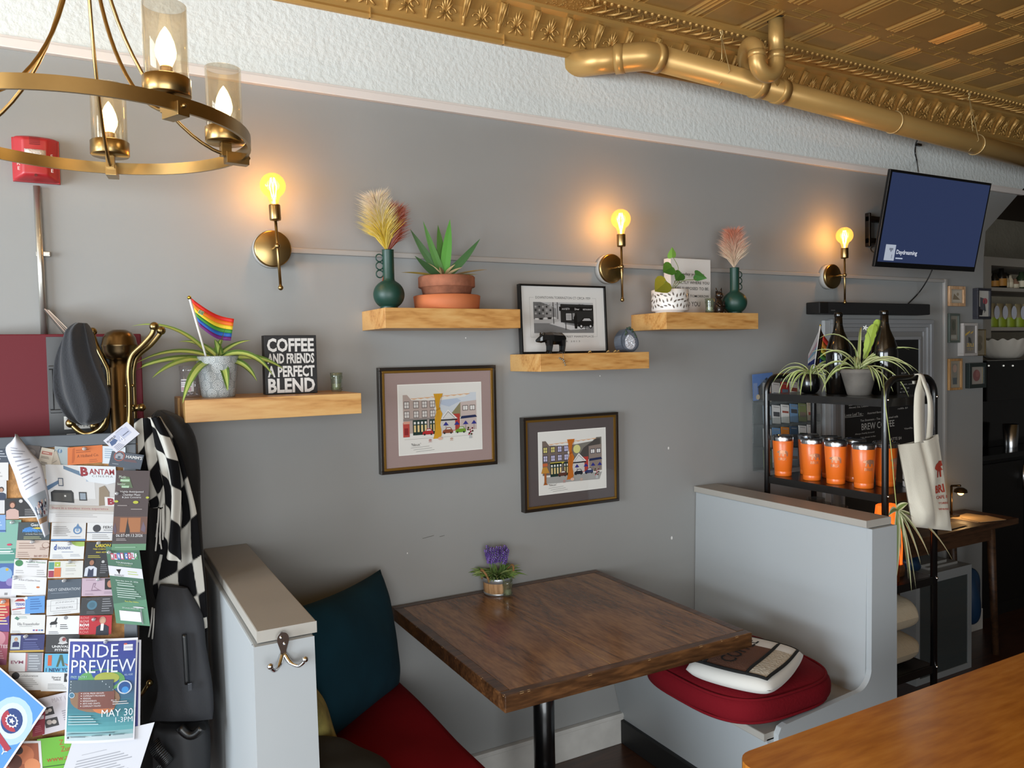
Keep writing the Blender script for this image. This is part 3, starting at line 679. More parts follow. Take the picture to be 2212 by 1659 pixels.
lf = [((-0.95, -0.15, 0.62), 0.235, 1.1, .017), ((-0.7, -0.75, 0.35), 0.215, 1.9, .024), ((-0.95, 0.1, 0.33), 0.25, 0.9, .020), ((-0.9, -0.5, 0.35), 0.20, 1.0, .022), ((0.75, -0.55, 0.85), 0.20, 2.0, .020), ((0.95, -0.2, 0.45), 0.185, 1.1, .022),
      ((0.75, -0.6, 0.40), 0.13, 1.8, .020), ((0.05, -1, 0.35), 0.125, 2.6, .022), ((0.18, -1, 0.55), 0.135, 2.8, .022), ((0.25, 0.2, 0.9), 0.10, .9, .016), ((0.55, -0.1, 0.8), 0.12, 1.0, .018), ((0.1, -0.3, 1.0), 0.11, .8, .015), ((-0.4, 0.3, 0.7), 0.15, 1.2, .016), ((-0.15, -0.4, 0.9), 0.10, 1.2, .017), ((0.9, 0.15, 0.55), 0.19, 1.3, .018), ((-0.6, 0.1, 1.1), 0.25, 1.5, .013)]
for k, (d, L, dr, W) in enumerate(lf):
    b = B(); b.ink(gs[k % 4]); leaf(b, top + Vector((0.012 * math.cos(k), 0.012 * math.sin(k), -0.012)), d, (0, -1, 0), L * 1.05, W * 1.35, dr, stripe='#a9b862', n=14, fold=0.15, face=0.9); b.make('leaf', GREENS, t)
b = B(); b.cyl(c + Vector((0, 0, 0.10)), top + Vector((0.005, 0, 0.03)), 0.009, 0.006, n=8); b.make('stem', M('plant_stem', '#6c7440', 0.6), t)
# the flag stuck in the pot
t = thing('rainbow_flag', 'small rainbow flag on a white stick planted in the grey patterned pot', 'flag', (0.335, -0.17, 1.64))
p0 = at(449, 785, Y=-0.19); p1 = at(409, 643, Y=-0.20)
b = B(); b.cyl(p0 - (p1 - p0) * 0.12, p1, 0.0032, n=10); b.make('stick', white, t)
b = B(); b.ball(p1, 0.0058, 12); b.make('finial', M('gilt', '#c9a83c', 0.2, metal=1), t)
f0 = at(412, 643, Y=-0.201); f1 = at(505, 689, Y=-0.185); f2 = at(498, 736, Y=-0.19); f3 = at(431, 705, Y=-0.20)
b = B(); cols = ['#d8261c', '#e9701b', '#e8c72c', '#3f8a34', '#2161b4', '#6f2379']
for k, cc in enumerate(cols):
    b.ink(cc)
    def ff_(u, v, k=k):
        q = (k + v) / 6; a = f0.lerp(f1, u); d_ = f3.lerp(f2, u); p = a.lerp(d_, q)
        return p + Vector((0, -0.008 * math.sin(u * 7) * u, -0.012 * math.sin(u * PI)))
    b.grid(ff_, 14, 2)
o = b.make('cloth', M('flag_cloth', '#ffffff', 0.6), t); nt = o.data.materials[0].node_tree; a_ = nt.nodes.new('ShaderNodeAttribute'); a_.attribute_name = 'ink'; nt.links.new(a_.outputs['Color'], nt.nodes['Principled BSDF'].inputs['Base Color'])
mods(o, solid=0.0006)
q = at(434, 675, Y=-0.206); TF = frameT(q, f1 - f0, Vector((0, 0, 1))); b = B(); b.ink('#d6dbc4').rect(TF, 0, 0, 0.015, 0.011, 0.0).ink('#4d7a3c').rect(TF, 0, 0, 0.013, 0.009, 0.0004).ink('#d6dbc4').text('ID', TF, 0, 0, 0.006, z=0.0008); b.make('emblem', INK, t)
# ---- clear jar
t = thing('clear_jar', 'clear plastic jar with a paper label beside the grey patterned pot', 'jar', (0.275, -0.10, 1.526))
c = Vector((0.276, -0.105, 1.526)); acr = clear('clear_plastic', '#f3f1f2', gloss=0.16, haze=0.06)
b = B(); b.lathe([(0.026, 0.001), (0.028, 0.004), (0.028, 0.078), (0.026, 0.080)], c, 28, caps=False); b.lathe([(0.026, 0.0008), (0.001, 0.0008)], c, 20, caps=False); b.make('jar_body', acr, t)
b = B(); b.lathe([(0.0295, 0.080), (0.0295, 0.094), (0.028, 0.095), (0.001, 0.095)], c, 28, caps=False); b.make('lid', acr, t)
b = B(); rj = 0.0284
def lab(col, a0, a1, z0, z1, r_):
    b.ink(col); n = 8
    for k in range(n):
        a, e = a0 + (a1 - a0) * k / n, a0 + (a1 - a0) * (k + 1) / n
        b.quad(*[(c.x + r_ * math.cos(w_), c.y + r_ * math.sin(w_), c.z + z) for w_, z in ((a, z0), (e, z0), (e, z1), (a, z1))])
lab('#e4dedd', R(205), R(285), 0.018, 0.055, rj); lab('#b9929d', R(210), R(270), 0.020, 0.032, rj + .0004); lab('#7f7479', R(208), R(282), 0.047, 0.052, rj + .0004)
for k in range(2): lab('#a79a9d', R(208), R(275), 0.036 + k * .005, 0.0385 + k * .005, rj + .0004)
b.make('paper_label', INK, t)
b = B(); rr = random.Random(2)
for k in range(24):
    a = rr.uniform(0, 2 * PI); r_ = rr.uniform(0, 0.02); z = rr.uniform(0.006, 0.055); d = Vector((rr.uniform(-1, 1), rr.uniform(-1, 1), rr.uniform(-1, 1))) * 0.008
    p = c + Vector((r_ * math.cos(a), r_ * math.sin(a), z)); b.cyl(p - d * .4, p + d * .4, 0.0022, n=5)
b.make('contents', M('pale_bits', '#d6cfd2', 0.3), t, kind='stuff')
# ---- coffee sign
t = thing('word_sign', 'black box sign reading COFFEE AND FRIENDS A PERFECT BLEND on the lowest shelf', 'sign', (0.56, -0.14, 1.526))
sx0, sx1 = at(574, 850, Y=-0.165).x, at(686, 842, Y=-0.165).x; zz0, zz1 = 1.527, at(650, 724, Y=-0.165).z
sg = B(); sg.box(sx0, sx1, -0.165, -0.125, zz0, zz1, 0.0012); sg.make('box_frame', M('sign_black', '#131214', 0.55, var=0.2, vscale=30), t)
TS = wallT((sx0 + sx1) / 2, -0.1655, (zz0 + zz1) / 2); Hs = zz1 - zz0; Ws = sx1 - sx0
for st, y, h in (('COFFEE', 0.333, 0.235), ('AND FRIENDS', 0.105, 0.175), ('A PERFECT', -0.115, 0.195), ('BLEND', -0.355, 0.245)): b = B(); b.ink('#d6d3cf').text(st, TS, 0.0, y * Hs, h * Hs, 0.90 * Ws, bold=0.035); b.make('lettering', INK, t)
# ---- candle glasses
pglass = clear('pressed_glass', '#dfe6dc', gloss=0.14, haze=0.05, hcol='#cfd6c6')
wax = M('candle_wax', '#e9e3cf', 0.5)
def votive(loc, label, r=0.0185, h=0.062):
    t = thing('candle_glass', label, 'candle holder', (0, 0, 0), 'small glass candle holders')
    b = B(); b.lathe([(r * 0.82, 0.0008), (r * 0.9, 0.003), (r * 0.9, h * 0.25), (r * 1.0, h * 0.8), (r * 1.08, h), (r * 1.02, h), (r * 0.92, h * 0.8), (r * 0.82, h * 0.12), (0.001, h * 0.1)], (0, 0, 0), 24, caps=False)
    for z in (0.12, 0.2, 0.72, 0.8):
        for k in range(18): a = 2 * PI * k / 18; b.ball((r * (0.93 + 0.1 * z) * math.cos(a), r * (0.93 + 0.1 * z) * math.sin(a), h * z), 0.0016, 6)
    b.make('glass', pglass, t)
    b = B(); b.lathe([(r * 0.78, h * 0.13), (r * 0.8, h * 0.42), (0.001, h * 0.42)], (0, 0, 0), 18, caps=False); w_ = b.make('candle', wax, t)
    b = B(); b.cyl((0, 0, h * 0.42), (0.001, 0, h * 0.52), 0.0007, n=5); b.make('wick', black, w_)
    t.location = loc; return t
votive((0.714, -0.135, 1.526), 'small ribbed glass candle holder right of the coffee sign')
votive((2.283, -0.175, 1.791), 'small glass candle holder on the shelf beside the white patterned pot')
votive((1.332, -0.125, 0.7508), 'small greenish glass candle holder on the dark table in front of the lavender', 0.0185, 0.058)

# ---- green vases with feather grass
vgreen = M('matte_green_glaze', '#123a30', 0.45, spec=0.5)
def vase(loc, label, side):
    t = thing('vase', label, 'vase', (0, 0, 0), 'dark green ring-handled vases')
    prof = [(0.030, 0.0), (0.036, 0.002)]
    for k in range(15): a = -1.05 + (1.05 + 0.98) * k / 14; prof.append((0.052 * math.cos(a) ** 0.9 if math.cos(a) > 0 else 0.001, 0.050 + 0.048 * math.sin(a)))
    prof += [(0.0215, 0.096), (0.0195, 0.104), (0.0195, 0.196), (0.0205, 0.199), (0.0175, 0.199), (0.0165, 0.11)]
    b = B(); b.lathe(prof, (0, 0, 0), 36, caps=False); b.make('body', vgreen, t)
    for k in range(3):
        b = B(); b.tube([(side * (0.0305) + 0.0122 * math.cos(a), 0, 0.118 + 0.0265 * k + 0.0122 * math.sin(a)) for a in [2 * PI * j / 22 for j in range(22)]], 0.0021, 8, closed=True); b.make('ring_handle', vgreen, t)
    t.location = loc; return t
vase((0.902, -0.13, 1.794), 'dark green round vase with ring handles on its left side', -1)
vase((2.464, -0.135, 1.791), 'dark green round vase with ring handles on its right side', 1)
def plume(base, tip, label, cols, spread, n, group='feather grass plumes in the green vases', name='pampas_plume'):
    base, tip = Vector(base), Vector(tip); ax = tip - base; L = ax.length; ax = ax.normalized(); sd = ax.cross(Vector((0, 1, 0))).normalized(); fw = ax.cross(sd)
    b = B(); rr = random.Random(int(tip.x * 999)); 
    for k in range(n):
        t0 = rr.uniform(0.02, 0.72); a = rr.uniform(0, 2 * PI); o = (sd * math.cos(a) + fw * math.sin(a) * 0.6)
        p = base + ax * (L * t0); l = L * rr.uniform(0.28, 0.48) * (1.15 - 0.55 * t0); k1 = rr.uniform(0.35, 1.0) * spread
        q1 = p + ax * l * 0.5 + o * l * k1 * 0.32; q2 = p + ax * l * 0.95 + o * l * k1 * 0.85 - Vector((0, 0, 0.10 * l * k1))
        b.ink(cols[min(len(cols) - 1, int((t0 * 0.8 + rr.uniform(0, 0.35)) * len(cols)))])
        s = (q2 - p).cross(Vector((0.3, 1, 0.1)) if k % 2 else Vector((1, 0.2, 0.3))).normalized() * 0.0009
        b.add([p - s, p + s, q1 - s * 1.1, q1 + s * 1.1, q2], [(0, 1, 3, 2), (2, 3, 4)], True)
    b.ink(cols[0]); b.tube([base - ax * 0.10, base + ax * L * 0.6], 0.0018, 5)
    o = b.make(name, GREENS); tag(o, label, 'dried grass', group); return o
plume((0.898, -0.13, 1.985), at(808, 408, Y=-0.15), 'cream and yellow feather grass plume leaning left in the left green vase', ['#d9b636', '#dcc25a', '#dcc99a', '#dcc9ae', '#d9c8b4'], 1.15, 2200)
plume((0.906, -0.125, 1.985), at(862, 436, Y=-0.11), 'rust red feather grass plume leaning right in the left green vase', ['#8c3a20', '#a54528', '#a94d30', '#b25a3a'], 1.0, 1500)
plume((2.462, -0.135, 1.985), at(1583, 488, Y=-0.14), 'pink and cream feather grass plume in the right green vase', ['#d9c4a8', '#d6b79f', '#cf9a82', '#c97f66', '#c9755a'], 1.35, 2200)

# ---- aloe in terracotta
t = thing('potted_agave', 'spiky green agave in a stained terracotta pot standing in an orange saucer', 'plant', (1.118, -0.125, 1.794))
c = Vector((1.116, -0.125, 1.794)); terra = M('new_terracotta', '#b9683d', 0.7, var=0.08, vscale=8); oldt = M('old_terracotta', '#935a40', 0.8, var=0.25, vscale=25, bump=0.15, bscale=70)
b = B(); b.lathe([(0.105, 0.0), (0.112, 0.003), (0.1165, 0.048), (0.112, 0.050), (0.108, 0.046), (0.106, 0.012), (0.001, 0.010)], c, 40, caps=False); b.make('saucer', terra, t)
b = B(); b.lathe([(0.070, 0.012), (0.074, 0.014), (0.0885, 0.076), (0.096, 0.078), (0.0985, 0.080), (0.0985, 0.113), (0.095, 0.117), (0.088, 0.116), (0.086, 0.10), (0.001, 0.10)], c, 40, caps=False); b.make('pot', oldt, t)
b = B(); pot_soil(b, c, 0.088, 0.108); b.make('soil', soil, t)
base = c + Vector((-0.012, 0, 0.112))
for tipp, yy, W, col in (((886, 495), -0.10, .030, '#3f6035'), ((914, 478), -0.13, .026, '#4d7a36'), ((946, 486), -0.09, .030, '#4b7434'), ((972, 474), -0.13, .036, '#55913a'), ((1037, 516), -0.12, .028, '#466b3f'), ((896, 553), -0.16, .028, '#3c5a35'), ((935, 525), -0.08, .024, '#2f4a2b')):
    tp = at(tipp[0], tipp[1], Y=yy); d = tp - base; b = B(); b.ink(col)
    dr = 0.0 if abs(d.x) < 0.05 else -0.25
    L = d.length; d0 = (d.normalized() + Vector((0, 0, dr * 0.5))).normalized()
    n = 12; rows = []; W *= 1.35
    side = d.cross(Vector((0.15, 1, 0))).normalized(); nn = side.cross(d.normalized())
    for k in range(n + 1):
        tt = k / n; p = base + d * tt + Vector((0, 0, dr * 0.16 * L * math.sin(PI * tt))); wv = W * (0.62 + 0.75 * tt - 1.37 * tt ** 2.2) if tt < 0.98 else 0.0006
        rows.append((p, max(wv, 0.0006)))
    vv = []
    for p, wv in rows: vv += [p - side * wv / 2 - nn * wv * .12, p + nn * wv * 0.18, p + side * wv / 2 - nn * wv * .12, p - nn * wv * 0.10]
    for k in range(n):
        for j in range(4):
            i = k * 4; b.c = lin(col) if j != 1 else lin(col); b.add([vv[i + j], vv[i + (j + 1) % 4], vv[i + 4 + (j + 1) % 4], vv[i + 4 + j]], [(0, 1, 2, 3)], True)
    b.usecol = True; b.make('leaf', GREENS, t)
for tipp, yy, col, z in (((868, 594), -0.16, '#8d7a35', 0), ((1052, 588), -0.16, '#9a7f55', 0), ((1032, 600), -0.2, '#7d6f45', 0), ((920, 574), -0.15, '#b39a72', 0), ((1000, 585), -0.2, '#a98d68', 0), ((950, 585), -0.2, '#a98a60', 0), ((985, 578), -0.19, '#b0946c', 0)):
    tp = at(tipp[0], tipp[1], Y=yy); d = tp - base; b = B(); b.ink(col); leaf(b, base + d * 0.2 + Vector((0, 0, 0.002)), d + Vector((0, 0, 0.02)), (0, -1, 0), d.length * 0.82, 0.016, 0.12, n=6, fold=0.4); b.make('dry_leaf', GREENS, t, label='dried brown leaf')
# ================================================================ third shelf: photograph, bear, geode
glassf = clear('picture_glass', '#ffffff', gloss=0.05)
def picture(name, label, cat, x0, x1, z0, z1, dep, fw, fmat, y=0.0, art=None, art_name='print', inner=None, tilt=0.0, fronty=None, glass=True, group=None):
    """framed picture on the wall: moulding, inner slip, backing with the picture, glass"""
    w_, h = x1 - x0, z1 - z0
    t = thing(name, label, cat, ((x0 + x1) / 2, y, (z0 + z1) / 2), group)
    L = Matrix.Translation(((x0 + x1) / 2, y, z0)) @ Matrix.Rotation(tilt, 4, 'X')
    b = B()
    for a in ((-w_ / 2, w_ / 2, h - fw, h), (-w_ / 2, w_ / 2, 0, fw), (-w_ / 2, -w_ / 2 + fw, fw, h - fw), (w_ / 2 - fw, w_ / 2, fw, h - fw)): b.box(a[0], a[1], -dep, 0, a[2], a[3], 0.0012, L)
    b.make('frame', fmat, t)
    if inner:
        iw, im = inner; b = B()
        for a in ((-w_ / 2 + fw, w_ / 2 - fw, h - fw - iw, h - fw), (-w_ / 2 + fw, w_ / 2 - fw, fw, fw + iw), (-w_ / 2 + fw, -w_ / 2 + fw + iw, fw + iw, h - fw - iw), (w_ / 2 - fw - iw, w_ / 2 - fw, fw + iw, h - fw - iw)): b.box(a[0], a[1], -dep + 0.003, -dep + 0.010, a[2], a[3], 0.001, L)
        b.make('inner_slip', im, t)
    T = L @ frameT((0, -dep + 0.008, h / 2), (1, 0, 0), (0, 0, 1))
    b = B(); art(b, T, w_ - 2 * fw, h - 2 * fw); b.make(art_name, INK, t)
    if glass:
        b = B(); b.add([L @ Vector(p) for p in ((-w_ / 2 + fw, -dep + 0.0035, fw), (w_ / 2 - fw, -dep + 0.0035, fw), (w_ / 2 - fw, -dep + 0.0035, h - fw), (-w_ / 2 + fw, -dep + 0.0035, h - fw))], [(0, 1, 2, 3)]); b.make('glass', glassf, t)
    return t
def bw_art(b, T, W, H):
    b.ink('#dcdad6').rect(T, 0, 0, W, H, 0)
    b.ink('#b4b2ae')
    for r_ in ((0, 0.33 * H, 0.80 * W, 0.0012), (0, -0.275 * H, 0.80 * W, 0.0012)): b.rect(T, *r_, z=0.0003)
    for s in (-1, 1): b.rect(T, s * 0.40 * W, 0.028 * H, 0.0012, 0.61 * H, 0.0003)
    b.ink('#dcdad6').rect(T, 0, 0.33 * H, 0.70 * W, 0.03, 0.0004).rect(T, 0, -0.275 * H, 0.70 * W, 0.03, 0.0004)
    b.ink('#4c4a48').text('DOWNTOWN TORRINGTON CT CIRCA 1939', T, 0, 0.33 * H, 0.0095, 0.66 * W, z=0.0006)
    b.text('JOHN   MAIN STREET MARKETPLACE', T, 0.02, -0.275 * H, 0.0095, 0.60 * W, z=0.0006).text('S U M M E R   2 0 1 3', T, 0.0, -0.345 * H, 0.006, 0.36 * W, z=0.0006)
    x0, y0, w_, h = -0.36 * W, -0.215 * H, 0.72 * W, 0.475 * H
    def r2(c, u, v, uw, vh, z=0.0008): b.ink(c).rect(T, x0 + (u + uw / 2) * w_, y0 + (v + vh / 2) * h, uw * w_, vh * h, z)
    def p2(c, pts, z=0.001): b.ink(c).poly(T, [(x0 + u * w_, y0 + v * h) for u, v in pts], z)
    r2('#b9b9b9', 0, 0, 1, 1, 0.0006); r2('#7c7c7c', 0, 0, 1, 0.32, 0.0007)
    p2('#c9c9c9', [(0.25, 0.30), (0.45, 0.40), (0.50, 0.30), (0.9, 0.14), (0.6, 0.10)], 0.0009)
    p2('#6d6d6d', [(0, 1), (0, 0.45), (0.36, 0.5), (0.36, 0.72), (0.30, 0.86), (0.12, 1)]); p2('#8d8d8d', [(0.18, 0.92), (0.18, 0.5), (0.37, 0.5), (0.37, 0.8)], 0.0011)
    for k in range(5):
        for j in range(3): r2('#2d2d2d' if (k + j) % 2 else '#a9a9a9', 0.02 + k * 0.06, 0.60 + j * 0.11, 0.03, 0.06, 0.0012)
    for k in range(5): r2('#1f1f1f' if k % 2 else '#dedede', 0.02 + k * 0.07, 0.42 + 0.01 * k, 0.055, 0.06, 0.0013)
    p2('#262626', [(0.44, 0.35), (0.44, 0.95), (1, 0.93), (1, 0.30), (0.7, 0.30)], 0.0014); r2('#0d0d0d', 0.42, 0.72, 0.58, 0.14, 0.0016)
    b.ink('#e6e6e6').text('A.N.BETTY', T, x0 + 0.53 * w_, y0 + 0.785 * h, 0.0075, 0.036, z=0.0019).text('RESTAURANT', T, x0 + 0.90 * w_, y0 + 0.775 * h, 0.006, 0.042, z=0.0019).text('Diner', T, x0 + 0.72 * w_, y0 + 0.785 * h, 0.008, 0.022, z=0.0019)
    r2('#c8c8c8', 0.53, 0.42, 0.09, 0.22, 0.0018); r2('#8c8c8c', 0.64, 0.45, 0.04, 0.2, 0.0018)
    for k in range(7): r2('#4d4d4d', 0.54 + k * 0.011, 0.44, 0.004, 0.18, 0.002)
    p2('#101010', [(0.72, 0.22), (0.72, 0.34), (0.78, 0.40), (0.82, 0.51), (0.94, 0.51), (0.99, 0.38), (0.99, 0.22)], 0.0021); p2('#b5b5b5', [(0.80, 0.40), (0.835, 0.48), (0.93, 0.48), (0.96, 0.40)], 0.0023)
    for u in (0.78, 0.94): b.ink('#050505').disc(T, x0 + u * w_, y0 + 0.22 * h, 0.0085, 0.0024).ink('#d0d0d0').disc(T, x0 + u * w_, y0 + 0.22 * h, 0.0045, 0.0026)
    p2('#0a0a0a', [(0.67, 0.14), (0.655, 0.50), (0.68, 0.60), (0.71, 0.58), (0.715, 0.3), (0.71, 0.14)], 0.0025); b.disc(T, x0 + 0.69 * w_, y0 + 0.62 * h, 0.004, 0.0025)
    for u, v0, v1 in ((0.315, 0.30, 1.0), (0.385, 0.45, 1.0), (0.515, 0.1, 0.8), (0.85, 0.1, 0.3)): r2('#1c1c1c', u, v0, 0.010, v1 - v0, 0.0022)
    for k in range(18): r2('#3a3a3a', 0.05 + 0.05 * k, 0.92 + 0.02 * math.sin(k), 0.03, 0.01, 0.0019)
q0 = at(1131, 763, Y=-0.10); q1 = at(1323, 615, Y=-0.075)
picture('picture_frame', 'black framed black and white street photograph standing on the maple shelf', 'picture', q0.x - 0.004, q0.x - 0.004 + 0.392, 1.6365, 1.6365 + 0.262, 0.022, 0.007, MATS['black_satin'], y=-0.075, art=bw_art, art_name='photograph', tilt=R(-2.5))
# bear
t = None
b = B()
def facet(secs, n=6):
    """loft of n-gons: (x, z centre, half height, half depth)"""
    vv = []; ff = []
    for x, zc, hz, hy in secs:
        for k in range(n): a = 2 * PI * k / n + PI / n; vv.append((x, hy * math.cos(a), zc + hz * math.sin(a)))
    for i in range(len(secs) - 1):
        for k in range(n): ff.append((i * n + k, i * n + (k + 1) % n, (i + 1) * n + (k + 1) % n, (i + 1) * n + k))
    ff.append(tuple(reversed(range(n)))); ff.append(tuple((len(secs) - 1) * n + k for k in range(n))); b.add(vv, ff, False)
facet([(-0.064, 0.048, 0.0055, 0.006), (-0.052, 0.052, 0.011, 0.010), (-0.044, 0.056, 0.0165, 0.014), (-0.030, 0.060, 0.018, 0.017), (-0.018, 0.058, 0.020, 0.020), (0.0, 0.056, 0.0235, 0.024), (0.022, 0.055, 0.022, 0.024), (0.046, 0.055, 0.022, 0.022), (0.056, 0.050, 0.016, 0.016), (0.060, 0.046, 0.008, 0.008)])
for x, y, xs in ((-0.014, -0.013, -1), (-0.006, 0.013, 1), (0.042, -0.012, -1), (0.050, 0.012, 1)):
    b.tube([(x, y, 0.050), (x + 0.002, y, 0.028), (x, y, 0.012), (x - 0.002, y, 0.0)], [0.014, 0.010, 0.008, 0.0085], 6, smooth=False); b.tube([(x, y, 0.004), (x - 0.011, y, 0.003)], [0.0075, 0.005], 6, smooth=False)
for s in (-1, 1): b.tube([(-0.040, s * 0.010, 0.068), (-0.039, s * 0.012, 0.078)], [0.005, 0.002], 5, smooth=False)
o = b.make('bear_figurine', M('gloss_black', '#0a0a0b', 0.22, coat=0.3)); o.location = (1.503, -0.185, 1.6363); tag(o, 'glossy black faceted bear figurine in front of the street photograph', 'figurine')
# hanging chain of tiny charms over the shelf front
b = B(); b.tube(smooth_path([(1.523, -0.19, 1.6372), (1.524, -0.2285, 1.637), (1.524, -0.2295, 1.60)], 4), 0.0007, 5)
for k, (dx, dz) in enumerate(((-0.012, 0.620), (-0.006, 0.617), (0.002, 0.614), (0.008, 0.610), (0.010, 0.602), (0.012, 0.594))): b.ball((1.520 + dx, -0.2305, 1.0 + dz), 0.0032, 7)
tag(b.make('charm_string', M('pewter', '#8c8578', 0.4, metal=0.6)), 'tiny string of charms hanging over the front of the maple shelf', 'charm')
b = B()
for x, y in ((1.655, -0.21), (1.745, -0.20), (1.775, -0.205), (1.80, -0.19), (1.76, -0.18)): b.tube([(x - 0.008, y, 1.638), (x, y - 0.003, 1.643), (x + 0.008, y, 1.638)], [0.001, 0.0035, 0.001], 5)
tag(b.make('dry_petals', M('dry_leaf_tan', '#a98a52', 0.7)), 'few dried tan petals lying on the front edge of the maple shelf', 'petals')['kind'] = 'stuff'
# geode
t = thing('geode', 'blue grey agate geode slice with a white crystal heart on the maple shelf', 'geode', (1.880, -0.16, 1.636))
gx, gy, gz = 1.880, -0.165, 1.6366
def egg(a, r_): return (r_ * 0.0465 * math.cos(a) * (1 - 0.17 * math.sin(a)), 0.047 + r_ * 0.047 * math.sin(a))
b = B(); n = 30; poly = [egg(2 * PI * k / n, 1.0 + 0.02 * math.sin(5 * k)) for k in range(n)]
TG = frameT((gx, gy, gz), (1, 0.10, 0), (0, 0.12, 1)); b.slab(poly, TG, -0.04, 0.0); o = b.make('agate', M('agate_blue', '#4d5560', 0.28, var=0.25, vscale=30, coat=0.4), t)
md = o.modifiers.new('b', 'BEVEL'); md.width = 0.003; md.limit_method = 'ANGLE'
b = B(); b.slab([(u * 0.84, 0.047 + (v - 0.047) * 0.86) for u, v in poly], TG, -0.001, 0.0006); b.make('agate_band', M('agate_pale', '#6d7480', 0.3, var=0.2, vscale=40), t)
b = B(); rr = random.Random(4)
b.slab([(u * 0.56, 0.040 + (v - 0.047) * 0.62) for u, v in poly], TG, 0.0, 0.0011)
for k in range(120):
    a = rr.uniform(0, 2 * PI); r_ = rr.uniform(0, 1) ** 0.5; u, v = egg(a, r_); p = TG @ Vector((u * 0.54, 0.040 + (v - 0.047) * 0.60, 0.001)); q = TG.to_3x3() @ Vector((rr.uniform(-.4, .4), rr.uniform(-.4, .4), 1))
    b.tube([p, p + q * rr.uniform(0.002, 0.004)], [0.0022, 0.0004], 4, smooth=False)
b.make('crystals', M('quartz', '#c4c5cb', 0.12, coat=0.4), t, kind='stuff')
b = B(); rr = random.Random(8)
for k in range(14): b.ball((gx - 0.03 + 0.06 * k / 13 + rr.uniform(-.004, .004), gy + 0.01 + rr.uniform(-.01, .01), gz + 0.094 - 0.10 * (abs(k - 6.5) / 13) ** 1.6), rr.uniform(.003, .007), 6)
b.make('moss', M('dark_moss', '#3c4a3c', 0.9), t, label='dark mossy crust', kind='stuff')

# ================================================================ fourth shelf
t = thing('potted_pothos', 'green trailing pothos in a white pot with brown leaf pattern', 'plant', (2.108, -0.125, 1.791))
c = Vector((2.110, -0.130, 1.7912))
b = B(); b.lathe([(0.058, 0.0), (0.060, 0.004), (0.060, 0.008), (0.074, 0.010), (0.0755, 0.014), (0.0755, 0.094), (0.073, 0.096), (0.070, 0.094), (0.069, 0.085), (0.001, 0.084)], c, 40, caps=False); pot = b.make('pot', M('white_glaze', '#dedad4', 0.35, coat=0.2), t)
b = B(); b.ink('#5f5247')
for k in range(30):
    for j in range(3):
        a = 2 * PI * k / 30 + 0.1 * j; z = 0.028 + 0.022 * j + 0.004 * math.sin(k * 2.1); ln = 0.0175; tl = 0.9 * math.sin(k * 0.63 + j * 0.4) + (0.5 if j % 2 else -0.5); ww = 0.0032
        vv = []
        for s_, hw in ((-0.5, 0.0), (-0.2, 1.0), (0.15, 0.9), (0.5, 0.0)):
            for sg in (-1, 1):
                u = s_ * ln * math.sin(tl) + sg * hw * ww * math.cos(tl); v = s_ * ln * math.cos(tl) - sg * hw * ww * math.sin(tl)
                aa = a + u / 0.0757; vv.append((c.x + 0.0761 * math.cos(aa), c.y + 0.0761 * math.sin(aa), c.z + z + v))
        b.add(vv, [(0, 1, 3, 2), (2, 3, 5, 4), (4, 5, 7, 6)])
b.make('leaf_pattern', INK, pot)
b = B(); b.lathe([(0.0695, 0.087), (0.001, 0.089)], c, 22, caps=False); b.make('soil', soil, t)
def heart(b, p, ax, side, L, W, col, cup=0.2):
    """heart-shaped leaf from stalk p along ax"""
    ax = Vector(ax).normalized(); side = Vector(side); side = (side - ax * side.dot(ax)).normalized(); nn = ax.cross(side)
    out = [(-0.10, 0.22), (-0.06, 0.42), (0.12, 0.52), (0.35, 0.48), (0.62, 0.30), (0.85, 0.12), (1.0, 0.0)]
    for s, cc in ((-1, col), (1, col)):
        b.c = lin(cc); b.usecol = True; vv = []
        mid = [(0.0, 0.0)] + [(u, 0) for u, _ in out[2:]]
        vv = [p + ax * 0.0]; 
        pts = [p + ax * (u * L) + side * (s * v * W) + nn * (cup * abs(v) * W - 0.10 * L * u * u) for u, v in out]
        ctr = [p + ax * (u * L) - nn * (0.10 * L * u * u) for u in (0.0, 0.05, 0.15, 0.35, 0.62, 0.85, 1.0)]
        for k in range(6):
            b.add([ctr[k], pts[k], pts[k + 1], ctr[k + 1]], [(0, 1, 2, 3)] if s > 0 else [(3, 2, 1, 0)], True)
stalk = M('stalk_green', '#6f7d3a', 0.5)
rt = c + Vector((-0.002, 0, 0.086))
V = [((1450, 553), 'up', -0.17, .036), ((1440, 583), 'a', -0.18, .044), ((1463, 597), 'b', -0.19, .044), ((1513, 596), 'c', -0.18, .044), ((1427, 615), 'd', -0.20, .050)]
stems = [[(1452, 620), (1462, 600), (1465, 578), (1454, 556)], [(1452, 620), (1462, 598), (1455, 578)], [(1450, 620), (1462, 611), (1470, 603)], [(1452, 620), (1475, 607), (1500, 604), (1505, 596)], [(1448, 620), (1440, 608), (1436, 610)]]
ends = [((1452, 556), (1451, 533), '#7ba445', (0.9, -.4, .1)), ((1452, 576), (1430, 590), '#4f8030', (0.5, -.5, .6)), ((1472, 590), (1458, 608), '#3d6a2b', (0.8, -.5, .2)), ((1502, 593), (1526, 602), '#3f6f33', (0.2, -.6, .8)), ((1440, 608), (1412, 632), '#8c8a2c', (0.7, -.5, .4))]
